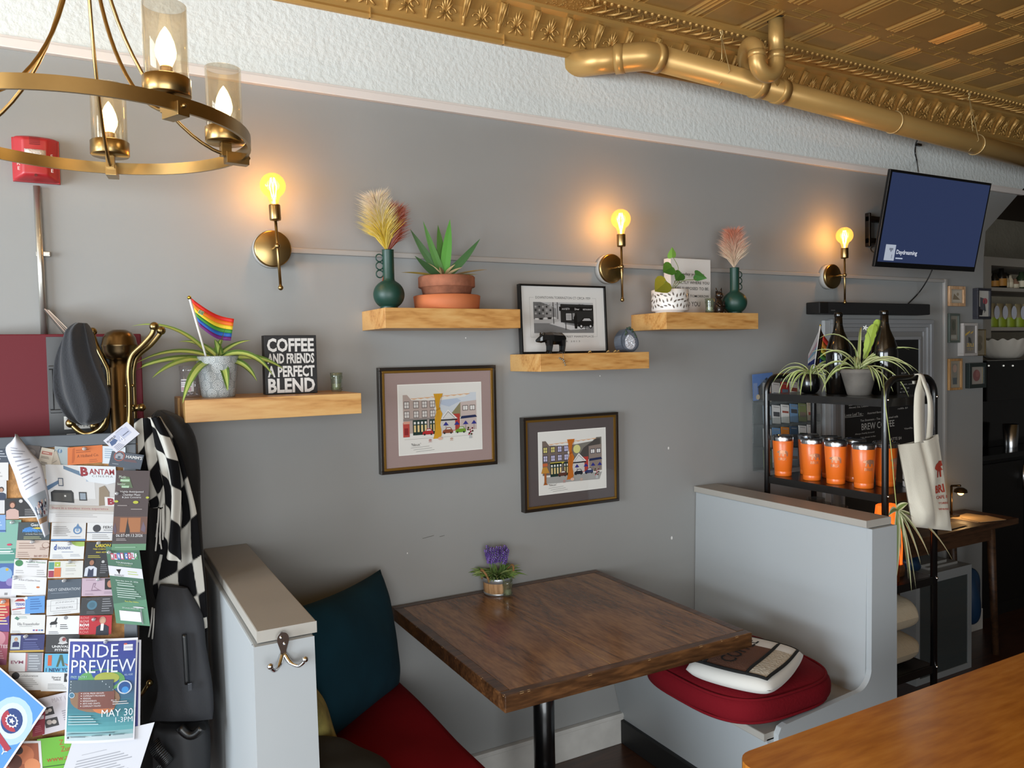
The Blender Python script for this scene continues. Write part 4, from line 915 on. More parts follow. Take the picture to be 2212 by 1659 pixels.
for k, st in enumerate(stems):
    yy = -0.155 - 0.01 * k
    b = B(); pp = [rt] + [at(x, y, Y=yy) for x, y in st[1:]]; b.tube(smooth_path(pp, 4), 0.0013, 6); b.make('stalk', stalk, t)
    e0, e1, cc, sd = ends[k]; p = at(*e0, Y=yy); q = at(*e1, Y=yy - 0.012); b = B(); heart(b, p, q - p, (q - p).cross(Vector((-0.35, -1, 0.25))), (q - p).length, (q - p).length * 0.85, cc); b.make('leaf', GREENS, t)
# quote block
def quote():
    t = thing('quote_sign', 'white box sign with handwritten motto behind the white patterned pot', 'sign', (2.26, -0.05, 1.791))
    xl, xr = at(1449, 600, Y=-0.062).x, at(1535, 600, Y=-0.062).x; zt = at(1490, 559, Y=-0.062).z
    b = B(); b.box(xl, xr, -0.062, -0.018, 1.7912, zt, 0.001); b.make('block', M('quote_white', '#d8d4ce', 0.6), t)
    W, H = xr - xl, zt - 1.791; T = wallT((xl + xr) / 2, -0.0625, 1.791 + H / 2)
    for st, y, h, ww in (('Today you are', 0.22, 0.062, 0.62), ('EXACTLY WHERE YOU', 0.075, 0.050, 0.88), ('ARE SUPPOSED TO BE.', -0.03, 0.052, 0.86), ('IT BRINGS TOMORROW', -0.165, 0.044, 0.86), ('TO YOU', -0.305, 0.085, 0.40)): b = B(); b.ink('#3b3836').text(st, T, 0.02 * W, y * H, h * H, ww * W, bold=0.006); b.make('lettering', INK, t)
quote()
# cat figurine
t = thing('cat_figurine', 'small dark brown sitting cat figurine between the candle glass and green vase', 'figurine', (2.382, -0.12, 1.791))
c = Vector((2.380, -0.125, 1.7912)); b = B()
b.lathe([(0.020, 0), (0.024, 0.012), (0.022, 0.03), (0.016, 0.052), (0.011, 0.062), (0.009, 0.066)], c, 16); b.ball(c + Vector((0, -0.003, 0.080)), 0.0175, 14)
for s in (-1, 1):
    b.tube([c + Vector((s * 0.010, -0.002, 0.090)), c + Vector((s * 0.016, -0.002, 0.112))], [0.0075, 0.001], 6)
    b.tube([c + Vector((s * 0.016, -0.008, 0.046)), c + Vector((s * 0.012, -0.022, 0.034)), c + Vector((0.0, -0.024, 0.040))], [0.007, 0.006, 0.005], 7)
    b.ball(c + Vector((s * 0.013, -0.018, 0.006)), 0.009, 8)
b.ball(c + Vector((0, -0.020, 0.076)), 0.006, 8)
b.tube(smooth_path([c + Vector((0.018, 0.008, 0.006)), c + Vector((0.032, 0.004, 0.02)), c + Vector((0.030, 0, 0.045)), c + Vector((0.036, 0, 0.055))], 4), 0.004, 7); b.make('body', M('dark_bronze_glaze', '#241913', 0.3, coat=0.2), t)
b = B(); b.ink('#6b4a2a')
for s in (-1, 1): b.disc(wallT(c.x + s * 0.006, c.y - 0.0185, c.z + 0.084), 0, 0, 0.0032)
b.make('eyes', INK, t)

# ================================================================ framed prints on the wall
def street_art(night):
    def art(b, T, W, H):
        mat_, pw, ph = ('#574f4f', 0.655, 0.655) if night else ('#a08a86', 0.765, 0.72)
        pw, ph = (0.74, 0.70) if night else (0.745, 0.70)
        ox, oy = 0.01 * W, 0.0
        b.ink(mat_).rect(T, 0, 0, W, H, 0).ink('#f2f0ea').rect(T, ox, oy, pw * W + 0.006, ph * H + 0.006, 0.0006).ink('#e4e2dc').rect(T, ox, oy, pw * W, ph * H, 0.0009)
        w_, h = pw * W, ph * H; x0, y0 = ox - w_ / 2, oy - h / 2
        def r2(c, u, v, uw, vh, z=0.0012): b.ink(c).rect(T, x0 + (u + uw / 2) * w_, y0 + (v + vh / 2) * h, uw * w_, vh * h, z)
        def p2(c, pts, z=0.0012): b.ink(c).poly(T, [(x0 + u * w_, y0 + v * h) for u, v in pts], z)
        sky = '#7a776f' if night else '#cfd6dd'; brick = '#75675f' if night else '#b5a49c'
        p2(sky, [(0.45, 0.45), (0.45, 0.76), (0.80, 0.80), (0.86, 0.86), (0.94, 0.86), (0.94, 0.6)], 0.0010)
        if night: b.ink('#d9d48a').disc(T, x0 + 0.56 * w_, y0 + 0.69 * h, 0.017, 0.0011); p2('#4b4744', [(0.55, 0.5), (0.66, 0.70), (0.86, 0.84), (0.92, 0.84), (0.92, 0.5)], 0.0012)
        else: p2('#b7c4d6', [(0.5, 0.70), (0.6, 0.66), (0.75, 0.74), (0.7, 0.78), (0.5, 0.76)], 0.0011); p2('#8d8663', [(0.6, 0.52), (0.74, 0.72), (0.74, 0.5)], 0.0012)
        p2(brick, [(0.05, 0.30), (0.05, 0.86), (0.10, 0.86), (0.15, 0.78), (0.42, 0.76), (0.42, 0.30)], 0.0013)
        p2('#8d7f76' if night else '#c6b6b0', [(0.74, 0.30), (0.74, 0.72), (0.94, 0.74), (0.94, 0.30)], 0.0014)
        win = '#c7c3e0' if night else '#dcd8d4'; edge = '#2c2840' if night else '#6b625e'
        for k, u in enumerate((0.06, 0.17, 0.27, 0.365)):
            for j, v in enumerate((0.52, 0.66)):
                r2(edge, u, v, 0.065, 0.105, 0.0015); r2('#d9cc7a' if (night and j and k < 2) else win, u + 0.007, v + 0.010, 0.051, 0.085, 0.0017)
                r2(edge, u + 0.030, v + 0.01, 0.005, 0.085, 0.0019); r2(edge, u + 0.007, v + 0.05, 0.051, 0.006, 0.0019)
        for u in (0.765, 0.855): r2(edge, u, 0.59, 0.07, 0.08, 0.0016); r2('#e9e6e2', u + 0.008, 0.60, 0.054, 0.06, 0.0018); r2(edge, u + 0.032, 0.60, 0.005, 0.06, 0.002)
        r2('#8c8480' if not night else '#5f5854', 0.05, 0.485, 0.37, 0.03, 0.0018)
        if night: r2('#c9b94a', 0.16, 0.475, 0.21, 0.028, 0.002)
        for u, ww in ((0.16, 0.17), (0.355, 0.07)):
            r2('#16302a', u, 0.27, ww, 0.22, 0.002); n = 4 if ww > 0.1 else 2
            for k in range(n): r2('#e3c98f', u + 0.012 + k * ww / n, 0.315, ww / n - 0.02, 0.10, 0.0022); r2('#e6e3de', u + 0.012 + k * ww / n, 0.43, ww / n - 0.02, 0.035, 0.0022)
        p2('#b43d34', [(0.63, 0.30), (0.63, 0.55), (0.73, 0.55), (0.73, 0.30)], 0.0016)
        p2('#e9e7e4', [(0.49, 0.48), (0.585, 0.62), (0.70, 0.48)], 0.0022); p2('#8f8e8c', [(0.515, 0.49), (0.585, 0.595), (0.672, 0.49)], 0.0023); p2('#dcdad7', [(0.525, 0.493), (0.585, 0.58), (0.66, 0.493)], 0.0024); r2('#2b2c30', 0.495, 0.455, 0.2, 0.022, 0.0022); r2('#cbc7c2', 0.50, 0.31, 0.17, 0.145, 0.0019)
        p2('#1e2a52', [(0.735, 0.47), (0.75, 0.51), (0.925, 0.52), (0.945, 0.485)], 0.0024)
        for u in (0.555, 0.69, 0.80, 0.905): p2('#2d2f86', [(u - 0.035, 0.385), (u, 0.44), (u + 0.035, 0.385)], 0.0026); r2('#55524f', u - 0.002, 0.30, 0.004, 0.09, 0.0025)
        c1, c2, c3 = ('#5b3428', '#1c1f2b', '#27305e') if night else ('#b3262b', '#8a4a33', '#6f9a2d')
        for u, cc in ((0.335, c1), (0.575, c2), (0.735, c3)):
            p2(cc, [(u - 0.065, 0.27), (u - 0.06, 0.31), (u - 0.03, 0.325), (u - 0.012, 0.355), (u + 0.035, 0.355), (u + 0.055, 0.32), (u + 0.065, 0.30), (u + 0.065, 0.27)], 0.0028); p2('#d8d6d0', [(u - 0.02, 0.325), (u - 0.008, 0.346), (u + 0.03, 0.346), (u + 0.042, 0.325)], 0.003)
            for s in (-0.04, 0.04): b.ink('#222').disc(T, x0 + (u + s) * w_, y0 + 0.272 * h, 0.0035, 0.0031) if False else b.ink('#222222').disc(T, x0 + (u + s) * w_, y0 + 0.272 * h, 0.0035, 0.0031)
        if night:
            p2('#a3a19d', [(0.06, 0.17), (0.10, 0.27), (0.94, 0.27), (0.90, 0.15)], 0.0016)
            p2('#c08a3a', [(0.025, 0.34), (0.05, 0.44), (0.11, 0.44), (0.145, 0.34)], 0.0032); r2('#a85f28', 0.07, 0.17, 0.03, 0.17, 0.003); p2('#a85f28', [(0.05, 0.15), (0.07, 0.175), (0.10, 0.175), (0.12, 0.15)], 0.003); p2('#c4643a', [(0.05, 0.45), (0.05, 0.50), (0.12, 0.50), (0.12, 0.45)], 0.003)
        else:
            p2('#b9473f', [(0.045, 0.25), (0.045, 0.46), (0.12, 0.46), (0.12, 0.25)], 0.0024); r2('#d9a08c', 0.05, 0.44, 0.075, 0.035, 0.0026); r2('#8c1f24', 0.06, 0.28, 0.045, 0.10, 0.0026)
        r2('#8c8985', 0.06, 0.215 if not night else 0.16, 0.80, 0.003, 0.002)
        cur = '#c8701f' if night else '#d8a021'; cu2 = '#a9561a' if night else '#b8841a'
        p2(cur, [(0.405, 0.23), (0.395, 0.20), (0.475, 0.20), (0.50, 0.25), (0.495, 0.33), (0.485, 0.40), (0.50, 0.50), (0.515, 0.56), (0.475, 0.66), (0.49, 0.78), (0.525, 0.86), (0.41, 0.86), (0.425, 0.80), (0.435, 0.68), (0.445, 0.62), (0.42, 0.50), (0.425, 0.35)], 0.0034)
        for k in range(5): p2(cu2, [(0.41 + 0.018 * k, 0.22), (0.414 + 0.018 * k, 0.22), (0.447 + 0.008 * k, 0.60), (0.444 + 0.008 * k, 0.60)], 0.0036); p2(cu2, [(0.447 + 0.008 * k, 0.64), (0.444 + 0.008 * k, 0.64), (0.42 + 0.024 * k, 0.85), (0.424 + 0.024 * k, 0.85)], 0.0036)
        p2(cu2, [(0.437, 0.60), (0.437, 0.63), (0.487, 0.66), (0.49, 0.63)], 0.0038)
        for k in range(9): u = 0.14 + k * 0.08; p2('#e0b48c', [(u, 0.80 + 0.005 * k), (u + 0.04, 0.785 + 0.005 * k), (u + 0.08, 0.80 + 0.005 * k), (u + 0.08, 0.806 + 0.005 * k), (u, 0.806 + 0.005 * k)], 0.002)
        for k in range(16): b.ink(('#a3352f', '#4d7a3c', '#c9526a')[k % 3]).disc(T, x0 + (0.855 + 0.03 * math.cos(k * 2.4)) * w_, y0 + (0.28 + 0.05 * math.sin(k * 1.7)) * h, 0.003, 0.0032)
        p2('#b9bcbc', [(0.838, 0.17), (0.845, 0.25), (0.87, 0.25), (0.876, 0.17)], 0.003)
        for u, cc in ((0.36, '#b98c84'), (0.62, '#c4a493')): b.ink(cc).disc(T, x0 + u * w_, y0 + 0.185 * h, 0.006, 0.0028, ry=0.004); r2(cc, u - 0.02, 0.155, 0.04, 0.008, 0.0028)
        b.ink('#e0b7a0').disc(T, x0 + 0.48 * w_, y0 + 0.20 * h, 0.009, 0.004, ry=0.006)
        b.ink('#2e2c2b').text('"Police p.m."' if night else '"Police a.m."', T, x0 + 0.19 * w_, y0 + 0.135 * h, 0.010, 0.036, z=0.003)
        b.ink('#8f8c88'); [b.rect(T, x0 + (0.24 + 0.03 * k) * w_, y0 + (0.095 - 0.03 * k) * h, 0.22 * w_, 0.0012, 0.002, rot=0.04) for k in range(3)]
    return art
frm = M('dark_bronze_frame', '#211a15', 0.3, coat=0.2); slip = M('gold_slip', '#9a7434', 0.35, metal=0.8)
picture('framed_print', 'framed colour print of a street with a yellow curtain, in a dusty pink mat', 'picture', 0.895, 1.352, 1.224, 1.598, 0.030, 0.011, frm, art=street_art(False), inner=(0.009, slip))
picture('framed_print', 'framed colour print of a street with an orange curtain, in a dark brown mat', 'picture', 1.466, 1.915, 1.024, 1.392, 0.030, 0.011, frm, art=street_art(True), inner=(0.009, slip))
# marks left on the wall
b = B(); b.ink('#e6e4e0')
for px, py, r_ in ((1444, 968, .004), (1451, 1162, .005), (1296, 812, .002), (880, 1195, .002), (1006, 730, .002)): b.disc(wallT(*at(px, py, Y=-0.0005)), 0, 0, r_, 0.0, ry=r_ * 1.5)
b.ink('#5f5c59')
for px, py, l, a in ((925, 1160, .045, .12), (955, 1158, .02, .1)): b.rect(wallT(*at(px, py, Y=-0.0005)), 0, 0, l, 0.002, 0, a)
o = b.make('wall_scuffs', INK); struct(o)

# ================================================================ lavender on the table
t = thing('lavender_pot', 'small rope-handled wooden tub of purple lavender on the dark table', 'plant', (1.325, -0.055, 0.7508))
c = Vector((1.322, -0.068, 0.7508)); tub = wood('tub_wood', '#8d6b47', '#a9825a', '#c09a70', axis=2, scale=2.5, rough=0.7)
b = B(); b.lathe([(0.050, 0.0), (0.052, 0.002), (0.0545, 0.060), (0.052, 0.060), (0.050, 0.05), (0.001, 0.05)], c, 30, caps=False); b.make('tub', tub, t)
zinc = M('zinc', '#a9adb0', 0.4, metal=0.7)
b = B(); b.lathe([(0.0535, 0.045), (0.0552, 0.046), (0.0562, 0.062), (0.055, 0.064), (0.053, 0.062)], c, 30, caps=False); b.make('rim_band', zinc, t)
b = B(); b.lathe([(0.0515, 0.0), (0.0530, 0.001), (0.0532, 0.008), (0.052, 0.009)], c, 30, caps=False); b.make('base_band', zinc, t)
for s in (-1, 1):
    b = B(); pts = [c + Vector((s * (0.056 + 0.008 * math.sin(a)) * math.cos(0.5 * math.cos(a)), -0.056 * math.sin(0.5 * math.cos(a)) * 1.0, 0.052 + 0.042 * math.sin(a))) for a in [PI * k / 12 for k in range(13)]]
    b.tube(pts, 0.0042, 7); b.make('rope_handle', M('jute_rope', '#a67c4e', 0.9, bump=0.6, bscale=300), t)
rr = random.Random(11)
b = B()
for k in range(130):
    a = rr.uniform(0, 2 * PI); r_ = rr.uniform(0, 0.038); b.ink(rr.choice(['#5d7a3c', '#7d9a52', '#4c6b38', '#94a86c'])); leaf(b, c + Vector((r_ * math.cos(a), r_ * math.sin(a), 0.055)), (math.cos(a) * 0.8, math.sin(a) * 0.8, rr.uniform(0.6, 1.4)), (0, 0, 1), rr.uniform(0.045, 0.085), 0.010, 1.1, n=5, face=0.5)
b.make('foliage', GREENS, t, kind='stuff')
for k in range(16):
    a = rr.uniform(0, 2 * PI); r_ = rr.uniform(0.008, 0.032) + (0.006 if k % 2 else 0); hh = rr.uniform(0.150, 0.178); sx = 0.028 if k % 2 else -0.026
    p0 = c + Vector((sx * 0.7, 0.01 * math.sin(a), 0.055)); p1 = c + Vector((sx + r_ * math.cos(a) * 0.75, r_ * math.sin(a), hh))
    b = B(); b.ink('#6d8a4c').tube([p0, p0.lerp(p1, .5) + Vector((0, 0, .01)), p1], 0.001, 5)
    for j in range(26):
        q = p0.lerp(p1, 0.52 + 0.48 * j / 25); aa = j * 2.4; b.ink(('#6a4fa0', '#8469b8', '#59408c')[j % 3]); b.ball(q + Vector((math.cos(aa) * 0.0045, math.sin(aa) * 0.0045, 0)), 0.0031, 5)
    b.make('flower_spike', GREENS, t)
# ================================================================ television and sound bar
t = thing('television', 'flat screen television tilted downward on its wall arm, showing a dark blue screen', 'television', (3.54, -0.3, 2.2))
W, H = 0.75, 0.431
TT = frameT((3.54, -0.345, 2.215), (math.cos(R(-0.9)), math.sin(R(-0.9)), 0), Vector((0, 0, 1)) * math.cos(R(11.3)) + Vector((0, -1, 0)) * math.sin(R(11.3)))
b = B(); b.box(-W / 2, W / 2, -H / 2, H / 2, -0.016, 0.0, 0.003, TT); b.box(-W / 2 + 0.08, W / 2 - 0.08, -H / 2 + 0.03, H / 2 - 0.12, -0.055, -0.015, 0.008, TT); b.make('housing', M('tv_plastic', '#08080a', 0.25), t)
scr = M('tv_screen', '#05070d', 0.1, emit=1.0, ecol='#27314f', spec=0.5)
b = B(); b.rect(TT, 0, 0.006, W - 0.024, H - 0.036, 0.0008); b.make('screen', scr, t)
lit = bpy.data.materials.new('screen_graphics'); lit.use_nodes = True; _n = lit.node_tree; _a = _n.nodes.new('ShaderNodeAttribute'); _a.attribute_name = 'ink'
_p = _n.nodes['Principled BSDF']; _p.inputs['Base Color'].default_value = (0.02, 0.02, 0.02, 1); _p.inputs['Emission Strength'].default_value = 0.85; _n.links.new(_a.outputs['Color'], _p.inputs['Emission Color'])
b = B(); b.ink('#a8b0bf').rect(TT, -0.288, -0.148, 0.070, 0.072, 0.0012).ink('#6d7484').rect(TT, -0.283, -0.132, 0.026, 0.010, 0.0016).poly(TT, [(-0.29, -0.137), (-0.276, -0.137), (-0.281, -0.145), (-0.285, -0.145)], 0.0016).rect(TT, -0.272, -0.165, 0.004, 0.018, 0.0016)
b.ink('#dfe4ee').text('Daydreaming', TT, -0.243, -0.146, 0.026, 0.148, 'L', bold=0.01, z=0.0012).ink('#a9b3c6').rect(TT, -0.218, -0.172, 0.050, 0.006, 0.0012)
b.make('screen_text', lit, t)
b = B()
p = at(1886, 497, Y=-0.02)
b.box(p.x - 0.04, p.x - 0.026, -0.03, -0.002, p.z - 0.085, p.z + 0.085, 0.004)
for s in (-1, 1): b.box(p.x - 0.04, p.x + 0.10, -0.028, -0.004, p.z + s * 0.055 - 0.014, p.z + s * 0.055 + 0.014, 0.003); b.box(p.x + 0.02, p.x + 0.20, -0.07, -0.045, p.z + s * 0.045 - 0.012, p.z + s * 0.045 + 0.012, 0.003)
b.box(p.x + 0.06, p.x + 0.20, -0.29, -0.02, p.z - 0.03, p.z + 0.03, 0.004)
b.make('wall_arm', M('arm_metal', '#15110f', 0.35, metal=0.3), t)
b = B(); b.tube(smooth_path([at(1895, 528, Y=-0.08), at(1882, 535, Y=-0.06), at(1884, 543, Y=-0.08), at(1893, 547, Y=-0.2)], 6), 0.003, 6); b.make('arm_cable', black, t)
b = B(); b.tube(smooth_path([at(1984, 298, Y=-0.06), at(1978, 312, Y=-0.006), at(1977, 330, Y=-0.006), at(1981, 350, Y=-0.02), at(1983, 366, Y=-0.20), at(1984, 372, Y=-0.36)], 6), 0.0035, 6)
p = at(1984, 313, Y=-0.006); b.box(p.x - 0.018, p.x + 0.018, -0.014, 0, p.z - 0.006, p.z + 0.006, 0.001)
tag(b.make('upper_cable', black), 'black cable clipped to the white plaster dropping to the television', 'cable')
b = B(); b.tube(smooth_path([at(2014, 582, Y=-0.30), at(2003, 605, Y=-0.12), at(1985, 632, Y=-0.02), at(1962, 656, Y=-0.012)], 6), 0.0032, 6)
tag(b.make('lower_cable', black), 'black cable running from the television down to the sound bar', 'cable')
t = thing('sound_bar', 'long black sound bar on the wall above the chalkboard', 'speaker', (3.6, -0.05, 1.83))
s0, s1 = at(1771, 655, Y=-0.085), at(2009, 682, Y=-0.085)
b = B(); b.box(s0.x, s1.x, -0.085, -0.004, 1.802, 1.858, 0.005); b.make('body', M('speaker_black', '#0a0a0a', 0.6), t)
b = B(); b.ink('#5c5c5c').rect(wallT(s0.x + 0.09, -0.0865, 1.818), 0, 0, 0.03, 0.004); b.make('emblem', INK, t)
b = B(); b.box(s0.x + 0.06, s1.x - 0.002, -0.0862, -0.084, 1.804, 1.856); b.make('speaker_cloth', M('speaker_cloth', '#0f0f10', 0.9), t)

# ================================================================ chalkboard menu in its moulded frame
t = thing('chalkboard', 'framed chalkboard menu with white chalk writing behind the black metal shelving unit', 'chalkboard', (3.6, 0, 1.2))
bx0, bx1, bz1 = 3.215, 4.02, 1.779
mg = M('moulding_grey', '#8c8c8d', 0.4)
for nm, a, c_, d0, d1 in (('frame', 0.0, 0.022, 0, 0.030), ('frame', 0.022, 0.040, 0, 0.022), ('frame', 0.040, 0.062, 0, 0.012), ('inner_moulding', 0.088, 0.105, 0, 0.016)):
    b = B(); z0 = 0.75
    for r_ in ((bx0 + a, bx1 - a, bz1 - c_, bz1 - a), (bx0 + a, bx0 + c_, z0, bz1 - c_), (bx1 - c_, bx1 - a, z0, bz1 - c_)): b.box(r_[0], r_[1], -d1, -d0, r_[2], r_[3], 0.002)
    b.make(nm, mg, t)
b = B(); b.box(bx0 - 0.045, bx0, -0.02, 0, 0.75, bz1 - 0.005, 0.004); b.make('pale_board', M('pale_board', '#b6b9ba', 0.5), t)
b = B(); b.box(bx0 + 0.04, bx1 - 0.04, -0.006, 0, 0.75, bz1 - 0.04); b.make('panel', M('panel_grey', '#7c7a78', 0.5), t)
b = B(); b.box(bx0 + 0.103, bx1 - 0.103, -0.011, -0.004, 0.75, bz1 - 0.103); b.make('slate', M('slate_black', '#0b0b0c', 0.75), t)
def TC(px, py): return wallT(*at(px, py, Y=-0.0115))
chk = M('chalk', '#b9b7b2', 0.9)
b = B()
for st, px, py, h, w_ in (('MENU', 1872, 733, .035, .10), ('TEA AND CHAI', 1985, 808, .016, .09), ('$3.50', 1952, 806, .012, .04), ('hot milk, caramel', 1960, 830, .012, .12), ('in 12 oz', 1955, 838, .012, .07), ('in 16 oz', 1953, 846, .012, .07),
                         ('Alt. Alternatives:', 1853, 870, .014, .14), ('Almond, Oat, Coconut', 1855, 879, .013, .15), ('Loose Leaf Tea -', 1845, 895, .018, .14), ('Assorted flavors', 1890, 891, .013, .12), ('Tea Steamers - Tea and Steamed milk', 1900, 904, .013, .30), ('Cold Brew', 1928, 872, .018, .10), ('$3 $4', 1960, 866, .014, .06), ('refills $1', 1950, 882, .012, .08),
                         ('BREW COFFEE', 1897, 918, .042, .26), ('Always freshly brewed', 1868, 936, .013, .15), ('Ask about today', 1875, 944, .012, .12), ('LATTE $4', 1934, 948, .022, .10), ('Vanilla', 1962, 925, .012, .07), ('CHAI', 1895, 955, .022, .08), ('Espresso $2', 1930, 962, .015, .10)):
    b = B(); b.text(st, TC(px, py), 0, 0, h * 0.8, w_, z=0.0004, rot=0.02); b.make('chalk_lettering', chk, t)
b = B(); b.rect(TC(1853, 874), 0, 0, 0.14, 0.002, 0.0004, 0.02).rect(TC(1845, 900), 0, 0, 0.14, 0.002, 0.0004, 0.02).rect(TC(1925, 878), 0, 0, 0.11, 0.002, 0.0004, 0.02)
b.make('chalk_underline', chk, t)
b = B(); q0, q1 = at(1998, 864, Y=-0.036), at(2014, 948, Y=-0.036); b.box(q0.x, q1.x, -0.038, -0.036, q1.z, q0.z); b.make('paper_sheet', M('notice_white', '#c9c9c9', 0.7), t, label='white paper sheet')
for px, py in ((1800, 707), (1984, 706)): b = B(); p = at(px, py, Y=-0.007); b.ball(p, 0.0045, 8); b.make('screw', white, t)

# ================================================================ brochure holder on the wall
t = thing('brochure_holder', 'clear acrylic four-tier brochure holder on the grey wall behind the shelving unit', 'brochure rack', (2.9, -0.04, 1.25))
hx0, hx1 = 2.70, 3.06; zt, zb = 1.500, 1.075
acry = clear('acrylic', '#f4f6f6', gloss=0.07, haze=0.02, hcol='#d9dcdc')
b = B(); b.box(hx0, hx1, -0.006, -0.003, zb, zt)
for x in (hx0, hx1): b.box(x - 0.0015, x + 0.0015, -0.085, -0.003, zb, zt)
b.make('back_panel', acry, t)
tiers = [1.395, 1.290, 1.185, 1.085]
for z in tiers: b = B(); b.box(hx0, hx1, -0.088, -0.085, z, z + 0.035); b.box(hx0, hx1, -0.087, -0.004, z, z + 0.003); b.make('tier', acry, t)
rr = random.Random(12); bc = ['#c9c6c2', '#bdb6ad', '#a33a34', '#6d8cab', '#7a8257', '#d2cfc9', '#b5a58f', '#c4762f', '#8d9aa5', '#3d4f63', '#d8d5d0', '#cfc4bd']
nm = ['white', 'beige', 'red', 'blue', 'olive', 'white', 'tan', 'orange', 'grey', 'navy', 'white', 'pale']
k = 0; places = ['top tier', 'second tier', 'third tier', 'bottom tier']; ordn = ['first', 'second', 'third', 'fourth', 'fifth', 'sixth']
colsel = [[1, 0, 2, 5, 0, 6], [8, 0, 5, 3, 4, 6], [0, 3, 7, 9, 10, 5], [4, 0, 9, 8, 0, 5]]
for r_, z in enumerate(tiers):
    for c_ in range(6):
        ci = colsel[r_][c_]; x = hx0 + 0.03 + c_ * 0.058
        b = B(); Tm = Matrix.Translation((x, -0.064, z + 0.004)) @ Matrix.Rotation(R(-9), 4, 'X') @ Matrix.Rotation(R(7), 4, 'Y')
        b.ink(bc[ci]).box(-0.025, 0.025, -0.003, 0.0, 0.0, 0.085, T=Tm)
        T2 = Tm @ frameT((0, -0.0032, 0.042), (1, 0, 0), (0, 0, 1)); h2 = rr.choice(['#4a4a4c', '#7c6f62', '#5f6f7f', '#8f4a3f', '#5d6b4a'])
        b.ink(h2).rect(T2, 0, rr.uniform(-.012, .014), 0.040, rr.uniform(.008, .024)).ink('#8f8c88').rect(T2, 0, 0.034, 0.034, 0.003)
        tag(b.make('brochure', INK), '%s brochure, %s from the left on the %s of the acrylic holder' % (nm[ci], ordn[c_], places[r_]), 'brochure', 'brochures in the acrylic holder')
q = at(1645, 806, Y=-0.04)
b = B(); Tm = Matrix.Translation((2.725, -0.050, 1.408)) @ Matrix.Rotation(R(-3), 4, 'Y'); b.ink('#5f7fb8').box(-0.068, 0.060, -0.001, 0, 0, 0.120, T=Tm)
T2 = Tm @ frameT((0, -0.0013, 0.06), (1, 0, 0), (0, 0, 1)); b.ink('#55514f').poly(T2, [(-0.035, -0.06), (-0.035, 0.0), (0.02, 0.035), (0.058, 0.0), (0.058, -0.06)]).ink('#37424f').poly(T2, [(-0.04, 0.0), (0.02, 0.04), (0.03, 0.03), (-0.03, -0.006)], 0.0008).ink('#c7b79b').disc(T2, -0.04, -0.045, 0.012, 0.001).ink('#7f93b9').poly(T2, [(-0.066, 0.02), (-0.066, -0.058), (-0.04, -0.058), (-0.04, 0.02)], 0.0006)
tag(b.make('postcard', INK), 'postcard of a barn under blue sky at the top left of the acrylic holder', 'postcard')

# ================================================================ black metal shelving unit
t = thing('shelving_unit', 'black metal open shelving unit with curved end bars standing behind the right booth', 'shelf', (2.7, -0.5, 0))
XL, XR, YN, YF = 2.558, 2.848, -0.785, -0.222
ZS = [1.448, 1.094, 0.748, 0.402]
pr = 0.0125
for y in (YN, YF):
    b = B(); pts = [(XL, y, 0.02), (XL, y, 1.455)]
    for k in range(1, 7): a = PI - PI / 2 * k / 6; pts.append((XL + 0.065 + 0.065 * math.cos(a), y, 1.455 + 0.065 * math.sin(a)))
    pts += [(XR - 0.065, y, 1.520)]
    for k in range(1, 7): a = PI / 2 - PI / 2 * k / 6; pts.append((XR - 0.065 + 0.065 * math.cos(a), y, 1.455 + 0.065 * math.sin(a)))
    pts += [(XR, y, 0.02)]
    b.tube(pts, pr, 12); b.make('end_frame', blackm, t)
for z in ZS:
    b = B(); b.box(XL + 0.004, XR - 0.004, YN + 0.0, YF, z - 0.004, z)
    b.box(XL - 0.003, XL + 0.006, YN, YF, z - 0.030, z); b.box(XR - 0.006, XR + 0.003, YN, YF, z - 0.030, z); b.box(XL, XR, YN - 0.004, YN + 0.004, z - 0.030, z); b.box(XL, XR, YF - 0.004, YF + 0.004, z - 0.030, z)
    b.make('shelf_tray', M('tray_black', '#141312', 0.3, coat=0.2), t)
    for x in (XL, XR): b = B(); b.ball((x, YN - 0.0125, z - 0.004), 0.0055, 9); b.make('bolt', chrome, t)
for x in (XL, XR):
    for y in (YN, YF): b = B(); b.cyl((x, y, 0.0), (x, y, 0.022), 0.016, n=12); b.make('foot', black, t)

